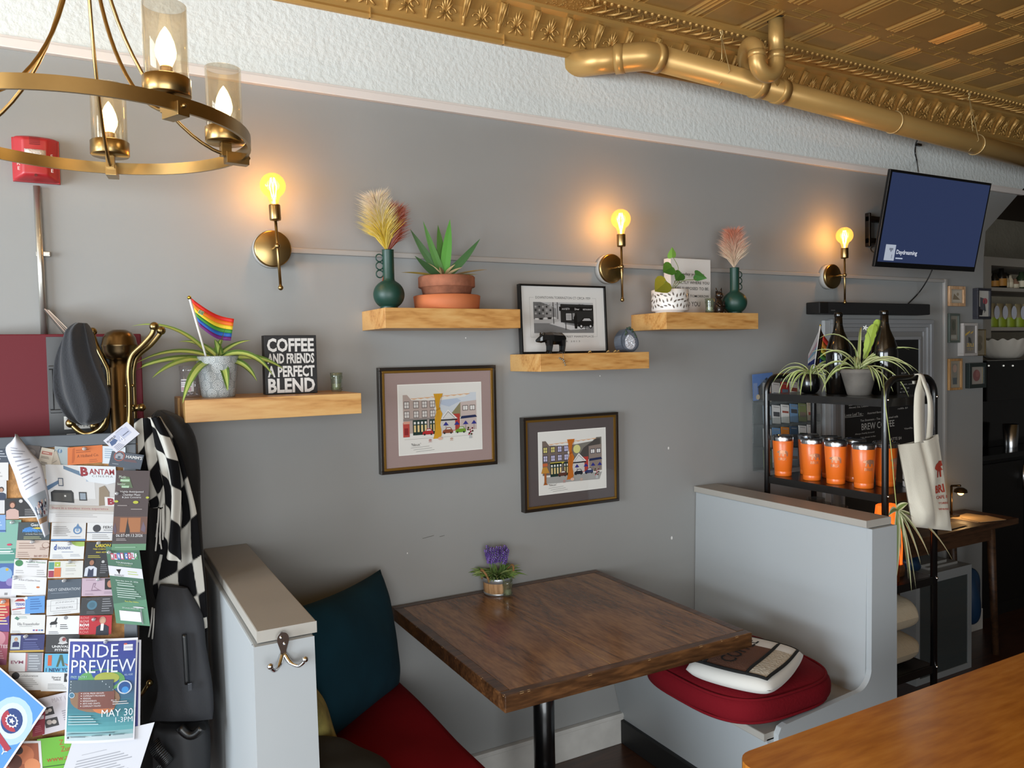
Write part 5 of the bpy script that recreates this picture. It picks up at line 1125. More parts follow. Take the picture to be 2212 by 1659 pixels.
# ---- orange tumblers
orange = M('orange_powder_coat', '#e06a1c', 0.38, coat=0.15); lidm = clear('tumbler_lid', '#c9ccd0', gloss=0.25, haze=0.25, hcol='#3f4246')
def bear_shape(b, fn, s):
    pts = [(-1.0, 0.18), (-0.88, 0.32), (-0.62, 0.46), (-0.30, 0.50), (0.05, 0.58), (0.5, 0.52), (0.85, 0.40), (1.0, 0.10), (0.98, -0.55), (0.72, -0.55), (0.66, -0.10), (0.30, -0.12), (0.28, -0.55), (0.02, -0.55), (-0.12, -0.05), (-0.32, -0.15), (-0.38, -0.5), (-0.62, -0.5), (-0.55, 0.0), (-0.8, 0.05)]
    return pts
def tumbler():
    t = thing('tumbler', 'orange insulated tumbler', 'tumbler', (0, 0, 0), 'orange tumblers on the black shelving unit')
    b = B(); b.lathe([(0.0335, 0.0), (0.035, 0.002), (0.0353, 0.020), (0.0351, 0.0205), (0.0355, 0.021), (0.0435, 0.151), (0.0430, 0.152), (0.030, 0.152)], (0, 0, 0), 36); b.make('body', orange, t)
    b = B(); b.lathe([(0.0432, 0.1515), (0.0442, 0.166), (0.0435, 0.168), (0.041, 0.168)], (0, 0, 0), 36, caps=False); b.make('steel_rim', steel, t)
    b = B(); b.lathe([(0.0425, 0.167), (0.0430, 0.1725), (0.040, 0.174), (0.038, 0.170), (0.001, 0.169)], (0, 0, 0), 32, caps=False); b.make('lid', lidm, t)
    b = B(); 
    def em(pts, zc, sc, a0):
        n = len(pts); vv = []
        for u, v in pts:
            z = zc + v * sc; r_ = 0.0355 + (z - 0.021) * 0.008 / 0.13 + 0.0004; a = a0 + u * sc / r_; vv.append((r_ * math.cos(a), r_ * math.sin(a), z))
        return vv
    # etched bear, built as strips that follow the curved side
    P_ = bear_shape(b, None, 1)
    import bisect
    for row in range(24):
        v0 = -0.55 + 1.13 * row / 24; v1 = v0 + 1.13 / 24; vm = (v0 + v1) / 2; xs = []
        for i in range(len(P_)):
            (x1, y1), (x2, y2) = P_[i], P_[(i + 1) % len(P_)]
            if (y1 > vm) != (y2 > vm): xs.append(x1 + (vm - y1) / (y2 - y1) * (x2 - x1))
        xs.sort()
        for i in range(0, len(xs) - 1, 2):
            n_ = 4
            for q in range(n_):
                u0 = xs[i] + (xs[i + 1] - xs[i]) * q / n_; u1 = xs[i] + (xs[i + 1] - xs[i]) * (q + 1) / n_
                b.add(em([(u0, v0), (u1, v0), (u1, v1), (u0, v1)], 0.100, 0.024, -PI / 2), [(0, 1, 2, 3)])
    v, f, x0, x1, y0, y1 = text_geo('BRIX', 0.02)
    k_ = 0.034 / (x1 - x0); pts = [((p[0] - (x0 + x1) / 2) * k_ / 0.02, (p[1] - y0) * k_ / 0.02) for p in v]
    b.add(em(pts, 0.070, 0.020, -PI / 2), f)
    b.make('etched_emblem', M('etched_steel', '#c08a6a', 0.35, metal=0.6), t)
    return t
tb = tumbler()
tl = [((2.618, -0.255), 20, 'orange tumbler at the far left end of the front row, by the wall side post'), ((2.625, -0.400), 60, 'orange tumbler second from the far post in the front row'), ((2.628, -0.515), 15, 'orange tumbler third from the far post in the front row'), ((2.632, -0.640), 75, 'orange tumbler in the front row closest to the near post'),
      ((2.735, -0.290), 10, 'orange tumbler in the back row mostly hidden, nearest the wall'), ((2.735, -0.405), 100, 'orange tumbler in the back row, second from the wall, only lid showing'), ((2.735, -0.520), 100, 'orange tumbler in the back row, third from the wall, only lid showing'), ((2.735, -0.660), 130, 'orange tumbler in the back row half hidden behind the near post')]
for i, ((x, y), rz, lb) in enumerate(tl):
    o = tb if i == 0 else dup(tb)
    o.location = (x, y, 1.0942); o.rotation_euler = (0, 0, R(rz * 0.5 - 62)); o['label'] = lb

# ---- plants and bottles on the top shelf
bot = M('dark_brown_glass', '#090706', 0.10, coat=0.3)
def bottle(x, y, label, h=0.335):
    t = thing('bottle', label, 'bottle', (x, y, 1.4482), 'large dark bottles on the black shelving unit')
    b = B(); k = h / 0.335; b.lathe([(0.046, 0.0), (0.0495, 0.004), (0.0495, 0.165), (0.047, 0.190), (0.036, 0.225), (0.022, 0.258), (0.0165, 0.285), (0.0148, 0.325), (0.0125, 0.326), (0.0125, 0.30)], (x, y, 1.4482), 32, caps=False); b.make('body', bot, t)
    b = B(); b.lathe([(0.0165, 0.318), (0.0172, 0.320), (0.0172, 0.331), (0.0155, 0.335), (0.0125, 0.335)], (x, y, 1.4482), 24, caps=False); b.make('lip', bot, t)
    return t
bottle(2.735, -0.445, 'large dark brown bottle left of the grey spider plant pot')
t = bottle(2.805, -0.605, 'large dark brown bottle behind the grey spider plant pot')
b = B(); b.ink('#c9c7c2').text('L', frameT((2.790, -0.6565, 1.53), (0.94, -0.34, 0), (0, 0, 1)), 0, 0, 0.014, 0.012); b.make('label_print', INK, t)
def spider(t, c, n, L, cols, seed, spread=(0.3, 1.2), W=0.012, dr=(1.4, 2.6), dirs=None, wsel='leaf'):
    rr = random.Random(seed)
    for k in range(n):
        a = 2 * PI * k / n + rr.uniform(-.3, .3)
        d = dirs[k] if dirs and k < len(dirs) else (math.cos(a), math.sin(a), rr.uniform(*spread))
        b = B(); b.ink(rr.choice(cols)); leaf(b, c + Vector((rr.uniform(-.012, .012), rr.uniform(-.012, .012), 0)), d, (0, 0, 1), rr.uniform(*L), W * rr.uniform(.8, 1.2), rr.uniform(*dr), stripe='#c3c792', edge=True, n=12, fold=0.3, face=0.7); b.make('leaf', GREENS, t)
t = thing('spider_plant', 'small spider plant in a round glossy black pot on the top shelf', 'plant', (2.70, -0.33, 1.448))
c = Vector((2.690, -0.335, 1.4482)); b = B(); b.lathe([(0.020, 0), (0.030, 0.003), (0.040, 0.018), (0.0435, 0.035), (0.042, 0.055), (0.036, 0.080), (0.034, 0.082), (0.032, 0.078), (0.036, 0.05), (0.001, 0.05)], c, 32, caps=False); b.make('pot', M('gloss_black'), t)
b = B(); b.lathe([(0.033, 0.070), (0.001, 0.074)], c, 20, caps=False); b.make('soil', soil, t)
spider(t, c + Vector((0, 0, 0.070)), 30, (0.12, 0.22), ['#6f8638', '#7f9442', '#8fa352', '#64783a'], 3, (0.9, 2.4), 0.010, (2.2, 3.8))
t = thing('spider_plant', 'large spider plant with flat green cactus stems in a grey pot on the top shelf', 'plant', (2.69, -0.59, 1.448))
c = Vector((2.690, -0.575, 1.4482)); b = B(); b.lathe([(0.040, 0), (0.043, 0.003), (0.066, 0.088), (0.0695, 0.090), (0.0695, 0.104), (0.066, 0.105), (0.062, 0.09), (0.001, 0.085)], c, 36, caps=False); b.make('pot', M('weathered_grey_clay', '#6a645d', 0.8, var=0.2, vscale=18), t)
b = B(); b.lathe([(0.063, 0.095), (0.001, 0.100)], c, 22, caps=False); b.make('soil', soil, t)
spider(t, c + Vector((0, 0, 0.098)), 26, (0.17, 0.30), ['#7e8f4a', '#8c9b58', '#6f8344', '#9aa56a'], 5, (0.6, 1.9), 0.013, (1.2, 2.8), dirs=[(0.75, -0.5, 1.1), (0.9, -0.35, 0.9), (-0.6, 0.3, 1.9), (-0.8, 0.5, 0.7), (-0.5, -0.6, 0.5), (-0.8, 0.2, 0.9), (0.1, -0.9, 0.5), (0.6, -0.7, 0.9), (0.85, -0.5, 0.6), (0.8, -0.6, 1.2), (0.3, 0.2, 1.5), (-0.3, 0.1, 1.6)])
for (a0, a1, w_) in (((1868, 775), (1887, 700), .020), ((1882, 755), (1900, 693), .0), ((1902, 745), (1895, 690), .018)):
    if not w_: continue
    p0, p1 = at(*a0, Y=-0.575), at(*a1, Y=-0.59); d = p1 - p0; L = d.length; d.normalize(); sd = Vector((0.88, -0.48, 0)); b = B(); b.ink('#9ab045'); n = 12; vv = []
    for k in range(n + 1):
        tt = k / n; ww = w_ * (0.35 + 1.5 * tt - 1.1 * tt ** 3 if tt < .97 else 0.3) * (1 + 0.10 * math.sin(k * 2.6)); q = p0 + d * L * tt
        vv += [q - sd * ww, q + Vector((0, -0.003, 0)), q + sd * ww, q + Vector((0, 0.003, 0))]
    for k in range(n):
        for j in range(4): b.add([vv[k * 4 + j], vv[k * 4 + (j + 1) % 4], vv[k * 4 + 4 + (j + 1) % 4], vv[k * 4 + 4 + j]], [(0, 1, 2, 3)], True)
    b.make('cactus_stem', GREENS, t)
b = B(); b.ink('#e4e4dc'); q = at(1869, 708, Y=-0.60)
for k in range(5): a = 2 * PI * k / 5; T_ = frameT(q, (0.88, -0.48, 0), (0, 0, 1)); b.poly(T_, [(0, 0), (0.006 * math.cos(a - .4), 0.006 * math.sin(a - .4)), (0.012 * math.cos(a), 0.012 * math.sin(a)), (0.006 * math.cos(a + .4), 0.006 * math.sin(a + .4))], 0.001)
b.make('flower', GREENS, t); b = B(); b.ink('#7d8a4c').tube(smooth_path([c + Vector((0, 0, .1)), at(1880, 740, Y=-0.59), q], 4), 0.001, 5); b.make('flower_stalk', GREENS, t)
# trailing runner with its plantlet
b = B(); b.ink('#a9b06a').tube(smooth_path([c + Vector((0.0, -0.06, 0.10)), at(1905, 800, Y=-0.70), at(1912, 870, Y=-0.83), at(1925, 970, Y=-0.84), at(1932, 1050, Y=-0.84), at(1937, 1100, Y=-0.84)], 6), 0.0016, 6); b.make('runner', GREENS, t)
pl = at(1938, 1102, Y=-0.84)
b = B(); rr = random.Random(9)
for k, (px, py) in enumerate(((1937, 1240), (1960, 1245), (1985, 1215), (2055, 1205), (2003, 1198), (1975, 1265), (1945, 1200), (1920, 1110), (1960, 1085), (1978, 1190), (1966, 1270), (1950, 1160))):
    q = at(px, py, Y=-0.87 + 0.04 * rr.random()); d = q - pl; b = B(); b.ink('#6d7f45'); L = d.length
    leaf(b, pl, d + Vector((0, 0, 0.35 * L)), (0, 0, 1), L * 1.05, 0.023, 0.75, stripe='#cfcfa8', edge=True, n=10, fold=0.25, face=1.0); b.make('plantlet_leaf', GREENS, t)
# progress flag in the black pot
t = thing('pride_flag', 'small progress pride flag on a stick behind the small spider plant', 'flag', (2.70, -0.33, 1.53))
p0, p1 = at(1757, 800, Y=-0.33), at(1772, 703, Y=-0.32); b = B(); b.cyl(p0, p1, 0.003, n=8); b.make('stick', white, t)
b = B(); b.ball(p1, 0.0045, 10); b.make('finial', M('gilt'), t)
f0, f1, f2, f3 = at(1772, 708, Y=-0.32), at(1803, 762, Y=-0.31), at(1798, 812, Y=-0.31), at(1760, 795, Y=-0.33)
def bil(u, v): return f0.lerp(f1, u).lerp(f3.lerp(f2, u), v) + Vector((0, 0.004 * math.sin(6 * u), 0))
b = B()
for k, cc in enumerate(['#d63a2e', '#df8a34', '#d9c24a', '#4f8c42', '#2e4a94', '#5d2a6d']): b.ink(cc); b.grid(lambda u, v, k=k: bil(0.25 + 0.75 * u, (k + v) / 6), 8, 1)
b.ink('#3a241c').grid(lambda u, v: bil(0.12 + 0.13 * u, v), 2, 6)
b.ink('#171414').grid(lambda u, v: bil(0.0 + 0.12 * u, v), 2, 6)
g0, g1 = at(1771, 710, Y=-0.33), at(1747, 765, Y=-0.34)
for k, cc in enumerate(['#d9d6d8', '#c9a6b4', '#8fb0c9', '#d9d6d8', '#2e3a7c']): b.ink(cc); b.add([f0.lerp(f3, 0.1 + k * .16), f0.lerp(f3, 0.26 + k * .16), g1.lerp(at(1745, 790, Y=-0.34), (k + 1) / 5), g1.lerp(at(1745, 790, Y=-0.34), k / 5)] if k else [f0, f0.lerp(f3, 0.26), g1.lerp(at(1745, 790, Y=-0.34), .2), g1], [(0, 1, 2, 3)])
o = b.make('cloth', MATS['flag_cloth'], t); mods(o, solid=0.0006)

# ---- things on the lower shelves
gl = clear('drinking_glass', '#f0eee8', gloss=0.14, haze=0.03)
for i, (px, y, lb) in enumerate(((1822, -0.42, 'clear drinking glass on the third shelf, leftmost of the row'), (1846, -0.50, 'clear drinking glass on the third shelf, second from left'), (1872, -0.60, 'clear drinking glass on the third shelf, in front of the orange lamp'), (1802, -0.34, 'clear drinking glass on the third shelf, at the back'))):
    x = 2.66 if i < 3 else 2.72; z0 = 0.7482; b = B(); b.lathe([(0.030, 0.001), (0.034, 0.004), (0.037, 0.20 + 0.05 * (i != 2)), (0.0355, 0.20 + 0.05 * (i != 2)), (0.032, 0.012), (0.001, 0.010)], (x, y, z0), 26, caps=False)
    tag(b.make('drinking_glass', gl), lb, 'glass', 'drinking glasses on the third shelf')
t = thing('salt_lamp', 'glowing orange block lamp on the third shelf behind the booth back', 'lamp', (2.74, -0.66, 0.748))
b = B(); b.tube([(2.74, -0.665, 0.79), (2.745, -0.66, 0.86), (2.74, -0.665, 0.95), (2.735, -0.66, 1.02)], [0.055, 0.058, 0.05, 0.036], 9, smooth=False); b.make('salt_block', M('glowing_salt', '#d8642a', 0.5, emit=1.1, ecol='#ff6a1e', var=0.2, vscale=30), t)
b = B(); b.lathe([(0.06, 0.0), (0.062, 0.03), (0.058, 0.044)], (2.74, -0.665, 0.7484), 24); b.make('base', MATS['dark_edge_wood'], t)
point('salt_lamp_light', (2.655, -0.69, 0.93), 0.5, (1.0, 0.42, 0.12), 0.03)
t = thing('glass_jar', 'amber lit glass jar with a dark lid beyond the hanging plantlet', 'jar', (2.96, -0.6, 0.75))
q0 = at(1945, 1140, Y=-0.70); b = B(); b.lathe([(0.05, 0), (0.055, 0.005), (0.055, 0.10), (0.04, 0.125), (0.042, 0.15)], (q0.x - 0.13, -0.72, 0.7485), 26, caps=False); b.make('body', clear('amber_glass', '#e08a3a', gloss=0.12, haze=0.15, hcol='#b5642a'), t)
b = B(); b.lathe([(0.044, 0.15), (0.045, 0.165), (0.001, 0.168)], (q0.x - 0.13, -0.72, 0.7485), 26, caps=False); b.make('lid', M('jar_lid', '#3a3026', 0.4, metal=0.5), t)
# white mug tray in a black wire caddy on the second shelf, near end
t = thing('mug', 'white mug with black stripes on the second shelf beside the tote bag', 'mug', (2.79, -0.75, 1.094))
b = B(); b.lathe([(0.036, 0.0), (0.039, 0.003), (0.039, 0.098), (0.037, 0.10), (0.035, 0.098), (0.035, 0.01), (0.001, 0.01)], (2.800, -0.735, 1.0944), 30, caps=False); m_ = b.make('body', M('white_glaze'), t)
for z in (0.022, 0.050): b = B(); b.lathe([(0.0394, z), (0.0396, z + 0.008)], (2.800, -0.735, 1.0944), 30, caps=False); b.make('stripe', black, m_)
b = B(); b.tube([(2.800 + 0.037 + 0.026 * math.sin(a), -0.745 - 0.01, 1.0944 + 0.05 + 0.034 * math.cos(a)) for a in [PI * k / 10 for k in range(11)]], 0.0045, 8); b.make('handle', black, t)
# folded sweatshirts
for i, (dz, lb, hh) in enumerate(((0, 'folded cream sweatshirt, lower of the two on the bottom shelf', 0.125), (0.127, 'folded cream sweatshirt, upper of the two on the bottom shelf', 0.14))):
    b = B(); seed = i * 3.1
    def fold(u, v, seed=seed, hh=hh):
        a = 2 * PI * u; cx_ = math.copysign(abs(math.cos(a)) ** 0.45, math.cos(a)); sy = math.copysign(abs(math.sin(a)) ** 0.6, math.sin(a))
        k = max(0.0, 1 - abs(2 * v - 1) ** 5) ** 0.5; y = -0.775 + 0.47 * v
        wv = (0.008 * math.sin(7 * v + 2 * a + seed) + 0.006 * math.sin(19 * v + 3 * a + seed)) * k
        crease = 0.006 * math.exp(-((math.sin(a)) / 0.18) ** 2) * (math.cos(a) > 0)
        return Vector((2.703 + (0.115 + wv - crease) * cx_ * (0.6 + .4 * k), y, 0.4035 + dz + hh * 0.5 + (hh * 0.47 + wv * 0.3) * sy * k))
    b.grid(fold, 44, 30, closed_u=True)
    o = b.make('folded_sweatshirt', M('cream_fleece', '#c2b49c', 0.95, bump=0.2, bscale=60)); mods(o, sub=1); tag(o, lb, 'clothing', 'folded sweatshirts')

# ---- tote bag hanging on the near end bar
t = thing('tote_bag', 'cream canvas tote bag with a red bear print hanging from the shelving unit', 'bag', (2.73, -0.84, 0.95))
canvas = M('cream_canvas', '#d3ccbb', 0.9, bump=0.15, bscale=350, sheen=0.2)
hk = at(1985, 818, Y=-0.80)
A = [at(1941, 961, Y=-0.845), at(2026, 938, Y=-0.835)]; Bq = [at(1972, 1138, Y=-0.845), at(2056, 1147, Y=-0.835)]
def bagp(u, v, s):
    e0 = A[0].lerp(Bq[0], v); e1 = A[1].lerp(Bq[1], v); p = e0.lerp(e1, u)
    edge = min(1, 6 * min(u, 1 - u)) ** 0.6 * min(1, 5 * (1 - v)) ** 0.5
    bul = 0.022 * edge * (0.35 + 0.65 * v) + 0.010 * math.sin(u * 5 - 1.0 + v) * edge + 0.008 * math.sin(u * 9 + v * 7) * v * edge
    crease = -0.012 * math.exp(-((u - 0.50 - 0.05 * v) / 0.07) ** 2) * edge * (1 - 0.3 * v)
    return p + Vector((0.005 * math.sin(8 * v) * edge, -(bul + crease) if s > 0 else 0.4 * bul + 0.003, -0.006 * math.sin(u * PI) * (1 - v)))
b = B(); b.grid(lambda u, v: bagp(u, v, 1), 30, 34); b.grid(lambda u, v: bagp(u, v, -1), 20, 20)
b.make('bag_body', canvas, t)
b = B(); b.grid(lambda u, v: bagp(u, 0.0 + 0.05 * v, 1) + Vector((0, -0.0015, 0)), 30, 2); b.make('hem', canvas, t)
for i, (u0, u1, yo, pts) in enumerate(((0.40, 0.58, -0.850, [((1976, 960), (1998, 955)), ((1974, 900), (1997, 900)), ((1976, 850), (1997, 852)), ((1983, 822), (1998, 826))]), (0.60, 0.74, -0.832, [((2000, 955), (2014, 948)), ((2004, 900), (2016, 905)), ((2003, 860), (2014, 865)), ((1994, 830), (2004, 836))]))):
    b = B(); L_ = [at(*p[0], Y=yo + 0.012 * k * (i == 0)) for k, p in enumerate(pts)]; R_ = [at(*p[1], Y=yo + 0.012 * k * (i == 0)) for k, p in enumerate(pts)]
    tl, tr = hk + Vector((-0.012 + 0.006 * i, -0.006, 0.015)), hk + Vector((0.010 + 0.006 * i, -0.006, 0.014))
    L_ = smooth_path(L_ + [tl, tl + Vector((0, 0.022, -0.004)), tl + Vector((0.004, 0.026, -0.035))], 5); R_ = smooth_path(R_ + [tr, tr + Vector((0, 0.022, -0.004)), tr + Vector((0.004, 0.026, -0.035))], 5)
    for k in range(len(L_) - 1): b.add([L_[k], R_[k], R_[k + 1], L_[k + 1]], [(0, 1, 2, 3)], True)
    bm = bmesh.new(); me = bpy.data.meshes.new('strap'); me.from_pydata(b.v, [], b.f); bm.from_mesh(me); bmesh.ops.remove_doubles(bm, verts=bm.verts[:], dist=0.0002)
    for f_ in bm.faces: f_.smooth = True
    bm.to_mesh(me); bm.free(); me.materials.append(canvas); o = bpy.data.objects.new('strap', me); COL.objects.link(o); child(o, t); mods(o, solid=0.0025)
inkred = M('print_red', '#b8402c', 0.8)
b = B()
def onbag(u, v): return bagp(u, v, 1) + Vector((-0.0006, -0.0022, 0.0006))
P_ = bear_shape(None, None, 1)
for row in range(28):
    v0 = -0.55 + 1.13 * row / 28; v1 = v0 + 1.13 / 28; vm = (v0 + v1) / 2; xs = []
    for i in range(len(P_)):
        (x1, y1), (x2, y2) = P_[i], P_[(i + 1) % len(P_)]
        if (y1 > vm) != (y2 > vm): xs.append(x1 + (vm - y1) / (y2 - y1) * (x2 - x1))
    xs.sort()
    for i in range(0, len(xs) - 1, 2):
        for q in range(6):
            ua = xs[i] + (xs[i + 1] - xs[i]) * q / 6; ub = xs[i] + (xs[i + 1] - xs[i]) * (q + 1) / 6
            pts = [(0.855 + 0.205 * uu * 1.0, 0.345 - 0.15 * vv_) for uu, vv_ in ((ua, v0), (ub, v0), (ub, v1), (ua, v1))]
            if max(p[0] for p in pts) > 0.985: continue
            b.add([onbag(*p) for p in pts], [(0, 1, 2, 3)])
b.make('bear_print', inkred, t)
b = B()
def bagtext(st, uc, vc, wu, hv, bold=0.0, cut=0.99):
    v, f, x0, x1, y0, y1 = text_geo(st, bold)
    P2 = [(uc + ((p[0] - x0) / (x1 - x0)) * wu, vc - ((p[1] - y0) / (y1 - y0) - 0.5) * hv) for p in v]
    for fc in f:
        if max(P2[i][0] for i in fc) < cut: b.add([onbag(*P2[i]) for i in fc], [tuple(range(len(fc)))])
bagtext('BRIX', 0.62, 0.545, 0.52, 0.085, 0.03); bagtext('CAFE & WINE', 0.63, 0.635, 0.72, 0.035, 0.01); bagtext('TORRINGTON', 0.68, 0.70, 0.60, 0.022, 0.01); bagtext('WWW.BRIXCAFE', 0.64, 0.765, 0.70, 0.022, 0.01)
b.make('bag_lettering', inkred, t)
# ================================================================ small frames by the wall end
def mini(bgc, marks):
    def art(b, T, W, H):
        b.ink(bgc).rect(T, 0, 0, W, H, 0)
        for i, mk in enumerate(marks):
            z = 0.0005 + 0.0003 * i
            if mk[0] == 'r': b.ink(mk[1]).rect(T, mk[2] * W, mk[3] * H, mk[4] * W, mk[5] * H, z)
            elif mk[0] == 'd': b.ink(mk[1]).disc(T, mk[2] * W, mk[3] * H, mk[4] * W, z, ry=mk[5] * H)
            elif mk[0] == 'p': b.ink(mk[1]).poly(T, [(u * W, v * H) for u, v in mk[2]], z)
            else: b.ink(mk[1]).text(mk[2], T, mk[3] * W, mk[4] * H, mk[5] * H, mk[6] * W, z=z)
    return art
ltw = wood('light_frame_wood', '#a97f5a', '#c49b74', '#d3ae88', axis=2, scale=3); grn = M('sage_frame', '#565e57', 0.4); drk = M('charcoal_frame', '#2f2f36', 0.35); wht = M('pewter_white_frame', '#b9b3ae', 0.35); gld = M('thin_gold_frame', '#6d5d3c', 0.4, metal=0.4); dgr = M('dark_green_frame', '#27302e', 0.3, coat=0.2)
kg = 'small framed prints by the end of the wall'
for x0, x1, z0, z1, fw, dep, m_, art, lb in (
    (4.172, 4.318, 1.856, 1.966, .017, .022, ltw, mini('#b9ae9c', [('r', '#c9bfae', 0, 0, .8, .8), ('p', '#8d7d66', [(-.3, -.25), (-.2, .2), (.3, -.25)]), ('d', '#a3937b', .1, .15, .1, .12)]), 'small light wood frame with a pale sketch, top left of the small frames'),
    (4.42, 4.552, 1.786, 1.960, .014, .030, drk, mini('#c9c4bb', [('p', '#222026', [(-.4, -.45), (-.4, -.1), (.0, -.2), (-.1, -.45)]), ('p', '#55565c', [(-.3, -.2), (-.3, .25), (.1, .2), (.25, -.3)]), ('d', '#b0555c', .16, .1, .22, .12), ('r', '#3b3b40', .1, -.1, .05, .5)]), 'tall charcoal frame with a rose print, top right of the small frames'),
    (4.172, 4.268, 1.655, 1.815, .012, .022, grn, mini('#8f8a7d', [('r', '#6b685c', 0, .05, .62, .62), ('d', '#565a4c', 0, .1, .2, .2), ('r', '#a9a69b', 0, -.36, .7, .14)]), 'narrow sage green frame with a dark print, beside the vertical conduit'),
    (4.280, 4.415, 1.580, 1.762, .014, .034, wht, mini('#8b8680', [('p', '#d9b45a', [(-.38, .2), (-.36, .12), (.05, .26), (.05, .32)]), ('p', '#d9b45a', [(.1, .25), (.35, .32), (.3, .25), (.1, .2)]), ('p', '#4b4b48', [(-.1, .1), (.1, .05), (.2, -.15), (-.1, -.1)]), ('t', '#e0bd62', 'au', .05, -.2, .13, .6), ('t', '#c9ad6a', 'T2T', .05, -.36, .08, .55)]), 'pale frame with a yellow sign reflection painted into its print, centre of the small frames'),  # yellow strokes and letters paint a sign's reflection into the print
    (4.432, 4.53, 1.578, 1.728, .005, .014, gld, mini('#8d8471', [('d', '#766d5b', 0, .12, .3, .18), ('d', '#6b6353', -.05, -.18, .3, .16)]), 'thin gold frame with a faded print, right of the pale frame with painted yellow reflection'),
    (4.172, 4.292, 1.392, 1.566, .013, .022, wood('tan_frame_wood', '#8d6238', '#ab7f4e', '#bd9462', axis=2, scale=3), mini('#a59b8a', [('r', '#8d8a80', 0, .1, .5, .6), ('d', '#b59a8a', 0, .22, .2, .15), ('r', '#5d6466', 0, -.25, .4, .25)]), 'tan wood frame with a figure print, lowest left of the small frames'),
    (4.352, 4.512, 1.396, 1.538, .022, .026, dgr, mini('#a39b92', [('d', '#8b5a58', -.02, 0, .3, .34), ('d', '#9b6864', .05, .1, .15, .2), ('r', '#d9c9a0', .46, 0, .05, .9)]), 'dark green frame with a faded red flower, lowest right of the small frames')):
    picture('small_frame', lb, 'picture', x0, x1, z0, z1, dep, fw, m_, art=art, group=kg)

# ================================================================ kitchen corner beyond the wall end
niche = M('niche_paint', '#8d887f', 0.6)
t = thing('open_cupboard', 'built-in open cupboard with shelves of bottles and bags beyond the wall end', 'cupboard', (5.3, 0.3, 1.5))
b = B(); b.box(4.712, 4.778, 0.10, 1.2, 1.68, 2.115); b.make('side_board', niche, t)
b = B(); b.box(4.712, 6.2, 0.10, 1.2, 2.115, 2.165); b.make('top_board', niche, t)
b = B(); b.box(4.778, 6.2, 0.40, 0.42, 1.72, 2.115); b.make('back_board', M('niche_back', '#a39a86', 0.7, bump=0.4, bscale=30), t)
for z in (1.985, 1.745): b = B(); b.box(4.778, 6.2, 0.10, 0.41, z - 0.022, z, 0.002); b.make('shelf', M('niche_shelf', '#9a948a', 0.6), t)
lg = 'bottles on the upper cupboard shelf'
for i, (px, r_, h, col, lb) in enumerate(((2148, .026, .10, '#1a1712', 'dark bottle with an amber label, far left of the cupboard shelf'), (2163, .030, .13, '#14120f', 'tall dark jar with an amber label on the cupboard shelf'), (2173, .018, .085, '#b9a98c', 'small pale bottle beside the tall dark jar'), (2182, .018, .09, '#c2b49a', 'small pale bottle with dark cap, right of the other pale one'), (2192, .024, .07, '#8a6a55', 'squat brown pot on the cupboard shelf'), (2206, .030, .115, '#2c3a26', 'dark green bottle at the right of the cupboard shelf'))):
    q = at(px, 628, Y=0.19); o = thing('bottle', lb, 'bottle', (q.x, 0.19, 1.985), lg)
    b = B(); b.lathe([(r_, 0.0), (r_, h * 0.65), (r_ * 0.5, h * 0.85), (r_ * 0.45, h), (0.001, h)], (q.x, 0.19, 1.9852), 18); b.make('body', M('bottle_' + col[1:], col, 0.25, coat=0.3), o)
    b = B(); b.lathe([(r_ * 1.02, h * 0.15), (r_ * 1.02, h * 0.5)], (q.x, 0.19, 1.9852), 18, caps=False); b.make('label', M('label_amber' if i < 2 else 'label_pale', '#a8742c' if i < 2 else '#cfc3a8', 0.6), o)
b = B(); b.lathe([(0.045, 0), (0.06, 0.05), (0.05, 0.1), (0.02, 0.125)], (0, 0, 0), 18); o = b.make('dark_teapot', M('bottle_14120f', '#14120f', 0.3)); o.location = (at(2166, 600, Y=0.32).x, 0.32, 1.9853); tag(o, 'round black pot behind the bottles on the upper cupboard shelf', 'pot')
for i, px in enumerate((2142, 2160, 2179, 2199, 2216)):
    q = at(px, 705, Y=0.18); o = thing('coffee_bag', ['green and white coffee bag, leftmost on the cupboard shelf', 'green and white coffee bag, second from the left on the cupboard shelf', 'green and white coffee bag, third from the left on the cupboard shelf', 'green and white coffee bag, fourth from the left on the cupboard shelf', 'green and white coffee bag, at the right picture edge on the cupboard shelf'][i], 'bag', (q.x, 0.18, 1.745), 'coffee bags on the cupboard shelf')
    b = B(); b.grid(lambda u, v: Vector((q.x + 0.040 * math.cos(2 * PI * u) * (1 - 0.15 * v ** 3), 0.18 + 0.032 * math.sin(2 * PI * u) * (1 - v ** 3 * .9), 1.7453 + 0.15 * v)), 20, 10, closed_u=True); b.make('pouch', M('bag_tan', '#8f815f', 0.6), o)
    b = B(); b.grid(lambda u, v: Vector((q.x + 0.0415 * math.cos(2 * PI * u), 0.18 + 0.0345 * math.sin(2 * PI * u), 1.7456 + 0.062 * v)), 20, 2, closed_u=True); b.make('green_band', M('bag_green', '#7f8f1e', 0.5), o)
    T_ = frameT((q.x - 0.008, 0.18 - 0.0350, 1.7453 + 0.092), (1, -0.25, 0), (0, 0, 1)); b = B(); b.disc(T_, 0, 0, 0.021, 0.002, ry=0.042); b.make('white_label', M('bag_label', '#b4b6c0', 0.5), o)
